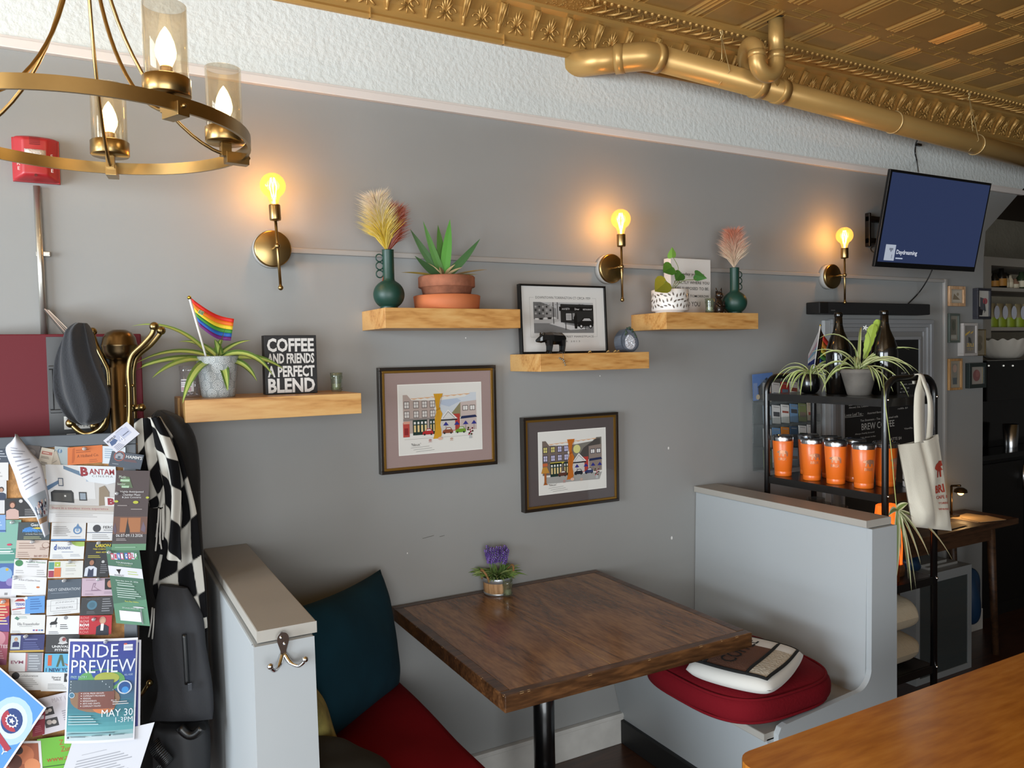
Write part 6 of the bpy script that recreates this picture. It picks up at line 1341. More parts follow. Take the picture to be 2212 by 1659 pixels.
# back counter with the coffee machine
t = thing('back_counter', 'black back counter with dark cupboards in the kitchen corner', 'counter', (5.4, 0.2, 0))
b = B(); b.box(4.56, 6.6, 0.03, 0.75, 0.955, 0.99, 0.004); b.make('worktop', M('black_stone', '#101010', 0.2), t)
b = B(); b.box(4.60, 6.6, 0.07, 0.75, 0.0, 0.955); b.make('cupboard_body', M('cupboard_black', '#0b0a09', 0.5), t)
for k in range(4): b = B(); b.box(4.62 + 0.45 * k, 5.05 + 0.45 * k, 0.055, 0.072, 0.08, 0.93, 0.003); d_ = b.make('door', M('door_black', '#0d0c0b', 0.4), t); b = B(); b.cyl((5.02 + 0.45 * k, 0.04, 0.75), (5.02 + 0.45 * k, 0.04, 0.90), 0.006, n=8); b.make('handle', steel, d_)
t = thing('espresso_machine', 'black espresso machine with a steel spout and cup below the fluted bowl', 'coffee machine', (5.2, 0.12, 0.99))
b = B(); b.box(4.715, 5.9, 0.09, 0.40, 1.30, 1.545, 0.01); b.make('top_body', M('machine_black', '#070707', 0.18, coat=0.4), t)
b = B(); b.box(4.73, 5.9, 0.24, 0.40, 0.992, 1.31); b.make('back_panel', M('machine_black', '#070707'), t)
for k, px in enumerate((2136, 2168, 2188)): b = B(); q = at(px, 790, Y=0.088); b.ball((q.x, 0.088, q.z), 0.005, 8); b.make('indicator', M('indicator_white', '#d8d8d0', 0.3, emit=0.6), t)
q = at(2195, 836, Y=0.1); b = B(); b.tube(smooth_path([(q.x - 0.05, 0.1, q.z - 0.06), (q.x - 0.05, 0.1, q.z - 0.01), (q.x - 0.02, 0.1, q.z + 0.025), (q.x + 0.03, 0.1, q.z + 0.02)], 6), 0.010, 10); b.make('spout', steel, t)
q = at(2183, 958, Y=0.15); b = B(); b.lathe([(0.038, 0), (0.045, 0.15), (0.043, 0.15), (0.036, 0.004)], (q.x, 0.15, 0.9902), 24, caps=False); o = b.make('steel_cup', steel); tag(o, 'tall steel cup standing on the black back counter under the spout', 'cup')
t = thing('fluted_bowl', 'large white fluted bowl wrapped in clear film on the espresso machine', 'bowl', (5.1, 0.22, 1.546))
q = at(2172, 778, Y=0.24)
b = B(); n = 60
b.grid(lambda u, v: Vector((q.x + (0.075 + 0.135 * v ** 0.7) * (1 + 0.03 * v * math.cos(2 * PI * u * 20)) * math.cos(2 * PI * u), 0.26 + (0.075 + 0.09 * v ** 0.7) * (1 + 0.03 * v * math.cos(2 * PI * u * 20)) * math.sin(2 * PI * u), 1.5465 + 0.125 * v ** 1.3 + 0.006 * v * math.cos(2 * PI * u * 20))), 160, 12, closed_u=True)
b.make('bowl', M('cream_ceramic', '#c9c2b6', 0.3, coat=0.2), t)
b = B(); b.grid(lambda u, v: Vector((q.x + 0.17 * v * math.cos(2 * PI * u), 0.26 + 0.125 * v * math.sin(2 * PI * u), 1.628 + 0.045 * (1 - v * v) + 0.006 * math.sin(11 * u * PI) * v)), 40, 8, closed_u=True); b.make('contents', M('wrapped_contents', '#b3a99c', 0.5, var=0.2, vscale=12, coat=0.3), t)
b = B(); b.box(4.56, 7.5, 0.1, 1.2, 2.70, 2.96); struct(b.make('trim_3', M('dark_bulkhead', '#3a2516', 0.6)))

# ---------------------------------------------------------------- bits standing against the wall right of the shelving unit
t = thing('work_table', 'narrow brown wooden table against the wall under the small frames', 'table', (3.8, -0.16, 0))
dk = wood('old_table_wood', '#22140b', '#3b2616', '#4f3420', axis=0, scale=1.0, rough=0.5)
b = B(); b.box(3.30, 4.30, -0.32, -0.03, 0.690, 0.722, 0.004); b.make('tabletop', dk, t)
for x, y, dx in ((4.13, -0.27, 0.05), (4.13, -0.06, 0.05), (3.36, -0.27, -0.03), (3.36, -0.06, -0.03)): b = B(); b.tube([(x + dx, y, 0.0), (x, y, 0.69)], [0.017, 0.022], 8); b.make('leg', dk, t)
b = B(); b.box(3.34, 4.15, -0.28, -0.05, 0.62, 0.690); b.make('apron', dk, t)
for i, (px, py, rz, w_, h, lb) in enumerate(((2100, 1118, 8, .20, .14, 'sheet of paper lying on the narrow wooden table, left'), (2130, 1122, -12, .17, .12, 'sheet of paper lying on the narrow wooden table, right'), (2068, 1140, 3, .18, .10, 'sheet of paper at the front edge of the narrow wooden table'))):
    q = at(px, py, Z=0.724); b = B(); b.box(-w_ / 2, w_ / 2, -h / 2, h / 2, 0, 0.0015); o = b.make('paper_sheet', M('paper_tan', '#b39a78', 0.7)); o.location = (q.x, max(-0.24, min(-0.09, q.y)), 0.7222 + 0.0018 * i); o.rotation_euler = (0, 0, R(rz)); tag(o, lb, 'paper', 'papers on the narrow wooden table')
t = thing('added_glow_lamp', 'small added lamp making a warm glow over the narrow wooden table', 'lamp', (4.05, -0.12, 0.72))  # made-up lamp, added to give the warm glow above the table
q = at(2075, 1072, Y=-0.15); b = B(); b.lathe([(0.034, 0.135), (0.03, 0.150), (0.015, 0.160), (0.001, 0.161)], (q.x, -0.15, 0.7225), 22, caps=False); b.make('shade', M('lamp_bronze', '#4d3a22', 0.3, metal=0.8), t)
b = B(); b.cyl((q.x, -0.10, 0.7225), (q.x, -0.10, 0.885), 0.006, n=8); b.cyl((q.x, -0.10, 0.885), (q.x, -0.15, 0.893), 0.006, n=8); b.lathe([(0.04, 0), (0.04, 0.008)], (q.x, -0.10, 0.7225), 18); b.make('stand', MATS['lamp_bronze'], t)
b = B(); b.ball((q.x, -0.15, 0.857), 0.016, 12); b.make('bulb', M('added_glow_bulb', '#ffd08a', emit=10, ecol='#ffb055'), t)
point('added_glow_light', (q.x, -0.16, 0.80), 0.45, (1.0, 0.6, 0.25), 0.02)  # light of the added lamp
t = thing('display_cabinet', 'low grey framed glass cabinet standing on the floor under the wooden table', 'cabinet', (3.68, -0.2, 0))
cx0, cx1, cy0, cy1, cz = 3.455, 3.905, -0.305, -0.06, 0.53
b = B()
fr_ = M('cabinet_grey', '#8e9294', 0.4)
for r_ in ((cx0, cx0 + 0.03, cy0, cy1, 0, cz), (cx1 - 0.03, cx1, cy0, cy1, 0, cz), (cx0 + 0.03, cx1 - 0.03, cy0, cy1, cz - 0.045, cz), (cx0 + 0.03, cx1 - 0.03, cy0, cy1, 0, 0.03), (cx0 + 0.03, cx1 - 0.03, cy1 - 0.006, cy1, 0.03, cz - 0.045)): b.box(*r_)
b.make('frame', fr_, t)
b = B(); b.box(cx0 + 0.031, cx1 - 0.031, cy1 - 0.02, cy1 - 0.007, 0.031, cz - 0.045); b.make('back_panel', M('cabinet_dark', '#151515', 0.6), t)
gd = M('cabinet_glass_dark', '#1b2022', 0.05, spec=0.6)
b = B(); b.box(cx0 + 0.03, cx1 - 0.03, cy0 + 0.003, cy0 + 0.007, 0.03, cz - 0.045); b.make('glass_door', clear('smoked_reflection_glass', '#6a7675', gloss=0.3, haze=0.22, hcol='#6f7f82'), t)  # grey haze puts dull reflections into the colour of the door glass
b = B(); b.box(cx0 + 0.03, cx1 - 0.03, cy0 + 0.02, cy1 - 0.02, 0.20, 0.21); b.make('shelf', M('cabinet_grey'), t)
for k in range(2): b = B(); b.box(cx0 + 0.05, cx1 - 0.06, cy0 + 0.03, cy0 + 0.05, 0.23 + 0.14 * k, 0.33 + 0.14 * k); b.make('stored_item', M('stored_grey', '#6f7675', 0.6), t)
q = at(2065, 1212, Z=0.53); b = B(); b.box(3.62, 3.86, -0.26, -0.10, 0.5305, 0.543, 0.001); b.box(3.60, 3.80, -0.24, -0.09, 0.5432, 0.556, 0.001); o = b.make('magazine_pile', M('magazine_grey', '#8f8f8c', 0.6)); tag(o, 'flat pile of magazines on top of the low glass cabinet', 'magazines')
for (xc, yc, zc, sx, sy, sz, lb) in ((4.00, -0.22, 0.33, 0.075, 0.07, 0.15, 'blue plastic bag hanging between the glass cabinet and the table leg'), (3.53, -0.19, 0.575, 0.08, 0.08, 0.045, 'blue crumpled cloth on the left of the low glass cabinet')):
    b = B(); b.grid(lambda u, v: Vector((xc + sx * math.sin(PI * v) ** .6 * math.cos(2 * PI * u) * (1 + .12 * math.sin(14 * u + 9 * v)), yc + sy * math.sin(PI * v) ** .6 * math.sin(2 * PI * u) * (1 + .12 * math.cos(11 * u * 2 + 7 * v)), zc - sz * math.cos(PI * v))), 36, 20, closed_u=True); o = b.make('blue_bag', M('blue_plastic', '#16324f', 0.4)); tag(o, lb, 'bag')

# ================================================================ cushions
def pillow(name, c, ux, uy, w_, h, th, mat, parent=None, pinch=0.10, nu=28, seed=0.0, wr=0.004, pw=2.4, flat=0.0, rd=0.0):
    c, ux, uy = Vector(c), Vector(ux).normalized(), Vector(uy); uy = (uy - ux * uy.dot(ux)).normalized(); n = ux.cross(uy)
    b = B()
    for sgn in (1, -1):
        def f(u, v):
            s, q = 2 * u - 1, 2 * v - 1; es, eq = 1 - abs(s) ** pw, 1 - abs(q) ** pw
            k = 1 - pinch * (1 - abs(q) ** 2) * 0 ; x = s * (1 - pinch * (1 - q * q) * 0.5 * abs(s)); y = q * (1 - pinch * (1 - s * s) * 0.5 * abs(q))
            x *= (1 - rd * q * q / 2) ** 0.5; y *= (1 - rd * s * s / 2) ** 0.5
            t_ = th / 2 * (max(0, es) * max(0, eq)) ** 0.5 * (1 - flat * (sgn < 0)) + wr * math.sin(5 * s + 4 * q + seed) * max(0, es * eq) + wr * .6 * math.sin(11 * s * q + seed * 2) * max(0, es * eq)
            return c + ux * (x * w_ / 2) + uy * (y * h / 2) + n * (sgn * t_)
        b.grid(f, nu, nu)
    bm = bmesh.new(); me = bpy.data.meshes.new(name); me.from_pydata(b.v, [], b.f); bm.from_mesh(me); bmesh.ops.remove_doubles(bm, verts=bm.verts[:], dist=0.0005); bmesh.ops.recalc_face_normals(bm, faces=bm.faces[:])
    for f_ in bm.faces: f_.smooth = True
    bm.to_mesh(me); bm.free(); me.materials.append(mat); o = bpy.data.objects.new(name, me); COL.objects.link(o)
    if parent: child(o, parent)
    return o
teal = M('teal_velvet', '#0a2c38', 0.9, var=0.2, vscale=7, spec=0.2)
redc = M('red_corduroy', '#740a14', 0.9, var=0.08, vscale=6, spec=0.15)
# left bench: long red seat cushion, pillows against the seat back
b = B(); X0, X1, Y0, Y1 = 0.46, 0.945, -0.93, -0.012
def seat(u, v):
    s, q = 2 * u - 1, 2 * v - 1; e = min(1, (1 - abs(s)) * 7) ** .5 * min(1, (1 - abs(q)) * 9) ** .5
    return (X0 + (X1 - X0) * u, Y0 + (Y1 - Y0) * v, e)
zt = 0.52
b.grid(lambda u, v: Vector((*seat(u, v)[:2], 0.45 + (zt - 0.45) * seat(u, v)[2] + 0.003 * math.sin(7 * u + 11 * v))), 30, 40); b.grid(lambda u, v: Vector((*seat(u, v)[:2], 0.45 - 0.022 * seat(u, v)[2])), 24, 30)
o = b.make('seat_cushion', redc); tag(o, 'long red seat cushion on the left booth bench', 'cushion')
pT = at(813, 1252, Y=-0.07); pL = at(640, 1335, Y=-0.40); pBR = at(862, 1488, Y=-0.12); 
ux = Vector((0.13, 0.62, 0.10)).normalized()
c_ = (pT + at(700, 1590, Y=-0.46)) / 2
w1 = (at(813, 1252, Y=-0.06) - at(640, 1335, Y=-0.40)); h1 = (at(813, 1252, Y=-0.06) - at(862, 1488, Y=-0.10))
o = pillow('throw_pillow', c_ + Vector((0, 0, 0.0)), w1, h1, w1.length * 1.05, h1.length * 1.03, 0.17, teal, seed=1.0, pinch=0.12); tag(o, 'teal velvet throw pillow leaning in the corner of the left booth bench', 'pillow')
o = pillow('throw_pillow', (0.512, -0.44, 0.63), (-0.05, 0.9, 0.1), (-0.38, 0.0, 1), 0.40, 0.36, 0.11, M('yellow_print_fabric', '#8d8447', 0.9, var=0.5, vscale=16), seed=2.0); tag(o, 'yellow patterned throw pillow wedged behind the teal pillow', 'pillow')
o = pillow('throw_pillow', (0.555, -0.735, 0.585), (0.1, 0.98, 0.0), (-0.85, 0.1, 0.5), 0.28, 0.27, 0.11, M('dark_olive_fabric', '#1d1c14', 0.9), seed=3.0); tag(o, 'dark olive throw pillow at the near end of the left booth bench', 'pillow')
# right bench: tufted red floor cushion and the coffee bag pillow
t = thing('seat_cushion', 'thick dark red tufted cushion on the right booth bench under a white pillow', 'cushion', (1.99, -0.62, 0.42))
cx_, cy_ = 1.985, -0.60; RX, RY = 0.265, 0.285
def cush(u, v):
    a = 2 * PI * u; ex = 0.62; c1 = math.copysign(abs(math.cos(a)) ** ex, math.cos(a)); s1 = math.copysign(abs(math.sin(a)) ** ex, math.sin(a))
    ph = PI * (v - 0.5); rr_ = max(0.0, math.cos(ph)) ** 0.45; z = math.copysign(abs(math.sin(ph)) ** 0.7, math.sin(ph))
    dome = 0.012 * (1 - rr_ ** 2) if z > 0 else 0
    wv = 0.006 * math.sin(9 * a + 3 * z) * rr_ * (1 - rr_ ** 4) + 0.004 * math.sin(5 * a) * rr_
    return Vector((cx_ + (RX + wv) * c1 * rr_, cy_ + (RY + wv) * s1 * rr_, 0.491 + 0.066 * z + dome * (1 if z > 0 else 0) - 0.02 * (1 - rr_) * (z > 0)))
b = B(); b.grid(cush, 72, 26, closed_u=True); b.make('cushion_body', M('red_canvas', '#71101a', 0.9, bump=0.15, bscale=120, spec=0.15), t)
for zz in (0.528, 0.455):
    b = B(); pts = []
    for k in range(72):
        a = 2 * PI * k / 72; c1 = math.copysign(abs(math.cos(a)) ** .62, math.cos(a)); s1 = math.copysign(abs(math.sin(a)) ** .62, math.sin(a)); pts.append((cx_ + (RX - 0.010) * c1, cy_ + (RY - 0.010) * s1, zz))
    b.tube(pts, 0.005, 6, closed=True); b.make('piping', M('red_canvas'), t)
t = thing('throw_pillow', 'white coffee bag shaped pillow with brown label lying on the red tufted cushion', 'pillow', (1.93, -0.62, 0.53))
pc = Vector((1.905, -0.60, 0.572)); p_ux = Vector((0.62, -0.78, 0)).normalized(); pu = at(1570, 1440, Z=0.59); 
A0, A1, A2, A3 = at(1460, 1437, Z=0.585), at(1650, 1486, Z=0.585), at(1732, 1410, Z=0.60), at(1600, 1375, Z=0.60)
uxp = (A1 - A0); uyp = (A2 - A1); cen = (A0 + A1 + A2 + A3) / 4; cen.z = 0.584
o = pillow('pillow_body', cen, uxp, uyp, uxp.length * 1.06, uyp.length * 1.12, 0.066, M('white_fleece', '#d8d4cc', 0.95, sheen=0.4), t, pinch=0.0, pw=6.0, wr=0.0, rd=0.42)
ux1 = Vector((uxp.x, uxp.y, 0)).normalized(); uy1 = Vector((0, 0, 1)).cross(ux1); PW, PH = uxp.length * 1.06, uyp.length * 1.12
def onp(u, v, dz):   # u, v in -1..1 on the pillow's upper face
    es, eq = 1 - abs(u) ** 6.0, 1 - abs(v) ** 6.0
    return cen + ux1 * (u * (1 - 0.21 * v * v) ** 0.5 * PW / 2) + uy1 * (v * (1 - 0.21 * u * u) ** 0.5 * PH / 2) + Vector((0, 0, 0.033 * (max(0, es) * max(0, eq)) ** 0.5 + dz))
def patch(nm, u0, u1, v0, v1, mat, dz, nn=30):
    b = B(); b.grid(lambda u, v: onp(u0 + (u1 - u0) * u, v0 + (v1 - v0) * v, dz), nn, nn); return b.make(nm, mat, t)
patch('brown_label', -0.52, 0.42, -0.86, 0.86, M('brown_terry', '#6b4634', 0.95, bump=0.4, bscale=200), 0.0035)
ter = M('cream_terry', '#c9bfae', 0.95, bump=0.6, bscale=120)
patch('cream_panel', 0.46, 0.84, -0.84, 0.84, ter, 0.0035)
patch('handle_panel', -0.84, -0.70, -0.84, -0.3, ter, 0.0035); patch('handle_panel', -0.66, -0.55, -0.84, -0.2, ter, 0.0035)
b = B()
def seam(pts):
    L_ = []
    for k in range(len(pts) - 1):
        for j in range(10): q = j / 10; L_.append(onp(pts[k][0] + (pts[k + 1][0] - pts[k][0]) * q, pts[k][1] + (pts[k + 1][1] - pts[k][1]) * q, 0.004))
    L_.append(onp(*pts[-1], 0.004)); b.tube(L_, 0.0055, 6)
for pts in ([(-0.54, -0.88), (-0.54, 0.88), (0.44, 0.88), (0.44, -0.88), (-0.54, -0.88)], [(0.44, -0.88), (0.87, -0.88), (0.87, 0.88), (0.44, 0.88)], [(-0.54, -0.88), (-0.87, -0.88), (-0.87, -0.3)], [(-0.69, -0.8), (-0.69, -0.25), (-0.55, -0.18)]): seam(pts)
b.make('black_outline', M('black_yarn', '#0b0b0b', 0.95), t)
b = B(); v, f, x0, x1, y0, y1 = text_geo('COFFEE', 0.0)
P2 = [(-0.30 + 0.34 * (p[1] - y0) / (y1 - y0) * -1 + 0.34, -0.66 + 1.30 * (p[0] - x0) / (x1 - x0)) for p in v]
b.add([onp(p[0], p[1], 0.0055) for p in P2], f); b.make('lettering', MATS['black_yarn'], t)
# chrome coat hook on the end of the left booth
t = thing('coat_hook', 'chrome double coat hook on the near end of the left booth bench', 'hook', (0.37, -0.89, 0.97))
q = at(612, 1408, Y=-0.889); HX, HZ = q.x, q.z
b = B(); pl = [(0.013 * math.cos(a), 0.028 + 0.016 * math.sin(a)) for a in [-0.4 + (PI + 0.8) * k / 12 for k in range(13)]] + [(-0.006, 0.002), (-0.007, -0.014), (0.007, -0.014), (0.006, 0.002)]
b.slab(pl, wallT(HX, -0.8855, HZ), 0.0, 0.005); b.make('plate', chrome, t)
for s in (-1, 1):
    b = B(); pts = smooth_path([(HX + s * 0.003, -0.889, HZ - 0.006), (HX + s * 0.012, -0.902, HZ - 0.022), (HX + s * 0.026, -0.920, HZ - 0.026), (HX + s * 0.037, -0.932, HZ - 0.012)], 5)
    b.tube(pts, [0.0055] * 6 + [0.0042] * (len(pts) - 6), 8); b.ball((HX + s * 0.037, -0.932, HZ - 0.010), 0.0068, 10); b.make('hook_arm', chrome, t)
for dx, dz in ((-0.004, 0.033), (0.003, 0.018)): b = B(); b.ball((HX + dx, -0.8915, HZ + dz), 0.0035, 8); b.make('screw', steel, t)
# ================================================================ coat rack with hat, scarf and coats
t = thing('coat_rack', 'antique bronze coat rack with a domed top and curved arms, behind the notice board', 'coat rack', (0.087, -0.215, 0))
rx, ry = 0.087, -0.215
b = B(); b.lathe([(0.028, 0.05), (0.030, 0.4), (0.030, 1.62), (0.027, 1.622), (0.027, 1.648)], (rx, ry, 0), 26); b.make('pole', bronze, t)
b = B(); b.lathe([(0.026, 1.642), (0.036, 1.648), (0.043, 1.665), (0.0445, 1.678), (0.0455, 1.680), (0.0455, 1.683), (0.0445, 1.685), (0.041, 1.703), (0.033, 1.716), (0.020, 1.724), (0.018, 1.7245), (0.001, 1.7245)], (rx, ry, 0), 30); b.make('dome', bronze, t)
arms = [([(279, 925), (279, 850), (277, 800), (285, 768), (308, 745), (328, 722), (333, 705)], 2.10, 0.0070), ([(291, 915), (289, 850), (288, 800), (297, 770), (325, 745), (343, 724), (348, 714)], 2.19, 0.0070),
        ([(237, 835), (235, 803), (228, 785), (212, 755), (203, 730), (200, 716)], 2.13, 0.0065), ([(231, 860), (231, 885), (226, 912), (215, 928), (192, 938), (175, 934), (160, 922), (153, 914)], 2.06, 0.0072), ([(233, 880), (230, 915), (222, 928), (212, 931), (204, 920)], 2.13, 0.0068)]
for pts, d, r_ in arms:
    b = B(); P_ = [at(x, y, d=d) for x, y in pts]; b.tube(smooth_path(P_, 5), r_, 12); b.ball(P_[-1], r_ * 1.75, 14); b.make('arm', M('antique_brass', '#8d7a52', 0.28, metal=1.0, var=0.1, vscale=12), t)
b = B(); b.tube([at(284, 883, d=2.13), at(304, 880, d=2.13)], 0.009, 12); b.ball(at(306, 880, d=2.13), 0.011, 12); b.make('arm', MATS['antique_brass'], t)
for (px, py, d) in ((272, 833, 2.10), (287, 833, 2.10), (271, 877, 2.10), (288, 877, 2.10)): b = B(); b.ball(at(px, py, d=d), 0.0045, 8); b.make('rivet', MATS['antique_brass'], t)
for k in range(3):
    a = R(20 + 120 * k); b = B(); b.tube(smooth_path([(rx + 0.028 * math.cos(a), ry + 0.028 * math.sin(a), 0.30), (rx + 0.12 * math.cos(a), ry + 0.12 * math.sin(a), 0.20), (rx + 0.15 * math.cos(a), ry + 0.15 * math.sin(a), 0.02)], 6), 0.010, 8); b.make('foot', bronze, t)
b = B(); P_ = [at(296, 1510, d=2.12), at(310, 1494, d=2.10), at(323, 1475, d=2.09)]; b.tube(P_, 0.006, 8); b.ball(P_[-1], 0.010, 10); b.make('lower_hook', MATS['antique_brass'], t)
def sack(rows, d, th, folds, fa, seed=0.0, nu=48, sub=4, bulge=None):
    """soft closed shape through rows of (left, right) photo points at depth d"""
    L_ = smooth_path([at(*r_[0], d=d) for r_ in rows], sub); R_ = smooth_path([at(*r_[1], d=d) for r_ in rows], sub)
    n = len(L_); b = B(); fw = Vector((CF.x, CF.y, 0)).normalized()
    def f(u, v):
        k = min(n - 1, int(round(v * (n - 1)))); l, r_ = L_[k], R_[k]; c = (l + r_) / 2; h = (r_ - l) / 2; a = 2 * PI * u
        tp = min(1, 6 * min(v, 1 - v) + 0.15) ** 0.6
        wv = fa * (math.sin(folds * a + seed + 3 * v) * 0.6 + math.sin((folds * 2 + 1) * a + 5 * v + seed * 2) * 0.3) * tp
        return c + h * math.cos(a) * (1 + 0.0) + fw * (-(th * tp + wv) * math.sin(a))
    b.grid(f, nu, n - 1, closed_u=True)
    nn_ = nu; base = len(b.v) - nn_ * n; b.add([b.v[base + i] for i in range(nn_)], [tuple(range(nn_))], False); b.add([b.v[len(b.v) - 2 * nn_ + i] for i in range(nn_)], [tuple(reversed(range(nn_)))], False); return b
wool = M('charcoal_wool', '#2b2c30', 0.95, bump=0.25, bscale=220, sheen=0.15)
b = sack([((165, 697), (186, 698)), ((150, 711), (194, 720)), ((134, 738), (203, 765)), ((122, 770), (217, 806)), ((117, 806), (231, 840)), ((119, 848), (238, 870)), ((136, 885), (232, 897)), ((155, 905), (216, 912)), ((176, 918), (198, 917))], 2.03, 0.034, 3, 0.026, 2.2, 72, 6)
o = b.make('hat', wool); mods(o, sub=1); tag(o, 'charcoal grey felt hat hanging on the left arms of the coat rack', 'hat')
blk = M('black_coat_cloth', '#131314', 0.85, bump=0.15, bscale=150, sheen=0.1)
b = sack([((342, 886), (352, 886)), ((328, 900), (392, 903)), ((312, 945), (420, 943)), ((306, 1010), (430, 1008)), ((304, 1100), (432, 1095)), ((302, 1200), (438, 1200)), ((300, 1300), (446, 1300)), ((300, 1400), (448, 1400)), ((300, 1520), (450, 1520)), ((302, 1640), (448, 1640)), ((305, 1700), (444, 1700))], 2.19, 0.045, 4, 0.012, 0.5)
o = b.make('coat', blk); tag(o, 'long black coat hanging at the back of the coat rack', 'coat', None)
t = thing('jacket', 'charcoal grey zip jacket hanging below the checked scarf', 'coat', (0.22, -0.42, 0.8))
b = sack([((345, 1262), (405, 1270)), ((335, 1310), (436, 1330)), ((330, 1380), (444, 1395)), ((333, 1435), (452, 1440)), ((342, 1480), (459, 1488)), ((336, 1520), (461, 1528)), ((322, 1556), (459, 1553))], 2.05, 0.030, 3, 0.008, 1.3)
b.make('jacket_body', M('charcoal_softshell', '#25262a', 0.8, bump=0.12, bscale=200), t)
b = B(); zp = [at(398, 1370, d=2.012), at(401, 1420, d=2.010), at(404, 1478, d=2.010)]; b.tube(smooth_path(zp, 5), 0.006, 6); b.make('zip_tape', black, t)
b = B(); q = at(410, 1484, d=2.005); b.box(-0.005, 0.005, -0.002, 0.002, -0.010, 0.010, 0.001, Matrix.Translation(q)); b.make('zip_pull', M('dark_zip_metal', '#4d4f54', 0.3, metal=0.8), t)
t = thing('backpack', 'black bag with hanging straps at the bottom of the coat rack', 'bag', (0.2, -0.42, 0.55))
b = sack([((345, 1560), (440, 1556)), ((334, 1580), (452, 1580)), ((332, 1640), (453, 1640)), ((334, 1720), (450, 1720)), ((340, 1760), (445, 1760))], 2.08, 0.045, 3, 0.006, 2.2); b.make('bag_body', M('black_nylon', '#1b1c1f', 0.6), t)
b = B(); L_ = smooth_path([at(332, 1604, d=2.02), at(340, 1622, d=2.0), at(356, 1640, d=2.0), at(362, 1652, d=2.01), at(340, 1655, d=2.01)], 5); 
for k in range(len(L_) - 1): up = Vector((0.012, 0, 0.010)); b.add([L_[k] - up, L_[k] + up, L_[k + 1] + up, L_[k + 1] - up], [(0, 1, 2, 3)], True)
o = b.make('strap', black, t); mods(o, solid=0.003)
b = B(); L_ = [at(388 + 50 * k / 10, 1570 + 18 * math.sin(PI * k / 10), d=2.02) for k in range(11)]; b.tube(L_, 0.012, 8); b.make('carry_handle', black, t)
# checked scarf
t = thing('scarf', 'black and white checked fringed scarf draped over the right side of the coat rack', 'scarf', (0.2, -0.42, 1.2))
yarn = printed('scarf_wool', 0.95, 0.1)
def drape(nm, rows, d, bands, cols, ph, skew, wav=0.010, seed=0.0):
    L_ = smooth_path([at(*r_[0], d=d) for r_ in rows], 34); R_ = smooth_path([at(*r_[1], d=d) for r_ in rows], 34); n = len(L_) - 1; b = B(); nu = 80; fw = Vector((CF.x, CF.y, 0)).normalized()
    def f(i, k): u = i / nu; v = k / n; return L_[k].lerp(R_[k], u) - fw * (wav * math.sin(PI * (1.5 * u + 0.4) + seed) + wav * 0.5 * math.sin(PI * 4 * u + 4 * v + seed) + 0.010 * math.sin(PI * u))
    b.grid(lambda u, v: f(u * nu, min(n, int(round(v * n)))), nu, n); b.usecol = True
    o = b.make(nm, yarn, t); nv = len(b.v); vc = []
    for k in range(n + 1):
        for i in range(nu + 1):
            u = i / nu; v = k / n; A_ = v * bands * 0.95 + skew * (u - 0.5) + ph; B_ = u * cols * 1.25 + 0.35 * math.sin(4 * v + seed)
            q = math.sin(PI * A_) * math.sin(PI * B_); w_ = max(0, min(1, 0.5 + q * 22)); c0, c1 = lin('#121214'), lin('#b4b1a9'); vc.append(tuple(c0[j] + (c1[j] - c0[j]) * w_ for j in range(4)))
    buf = []
    for p in o.data.polygons:
        for vi in p.vertices: buf += vc[vi]
    o.data.color_attributes['ink'].data.foreach_set('color', buf); mods(o, solid=0.004)
drape('drape', [((296, 903), (330, 903)), ((298, 950), (345, 945)), ((306, 1000), (352, 990)), ((312, 1050), (362, 1045)), ((322, 1080), (356, 1090)), ((326, 1092), (349, 1102))], 2.03, 4.2, 1.6, 0.2, 1.0, seed=0.4)
drape('drape', [((335, 900), (350, 900)), ((352, 960), (388, 960)), ((366, 1030), (412, 1040)), ((376, 1100), (428, 1110)), ((345, 1200), (436, 1190)), ((330, 1270), (443, 1260)), ((348, 1320), (447, 1320)), ((372, 1345), (449, 1345)), ((392, 1372), (449, 1362))], 2.075, 7.5, 2.1, 0.0, 0.7, seed=1.6)
drape('drape', [((318, 902), (347, 900)), ((324, 955), (370, 950)), ((336, 1005), (386, 1000)), ((350, 1070), (392, 1065)), ((352, 1140), (391, 1140)), ((338, 1195), (395, 1212))], 2.025, 5.2, 1.5, 0.5, -0.8, seed=2.7)
fr = M('fringe_yarn', '#b7b4ad', 0.95)
def fringe(px, py, l, dx, d):
    b = B(); b.tube(smooth_path([at(px, py, d=d), at(px + dx * .3, py + l * .5, d=d - .004), at(px + dx, py + l, d=d)], 4), 0.0022, 5); b.make('fringe', fr, t)
for px, py, l, dx in ((343, 1098, 62, -6), (347, 1100, 75, -2), (351, 1098, 68, 1), (354, 1090, 60, 0), (340, 1130, 60, -4), (345, 1150, 36, 4)): fringe(px, py, l, dx, 2.015)
for px, py, l, dx in ((329, 1312, 64, -8), (333, 1314, 66, -4), (340, 1314, 50, 2), (348, 1332, 45, 1), (357, 1330, 48, 2), (363, 1330, 40, 0), (368, 1330, 62, 6), (374, 1336, 55, 4), (379, 1338, 78, 6), (385, 1345, 82, 2), (390, 1350, 78, 2)): fringe(px, py, l, dx, 2.035)

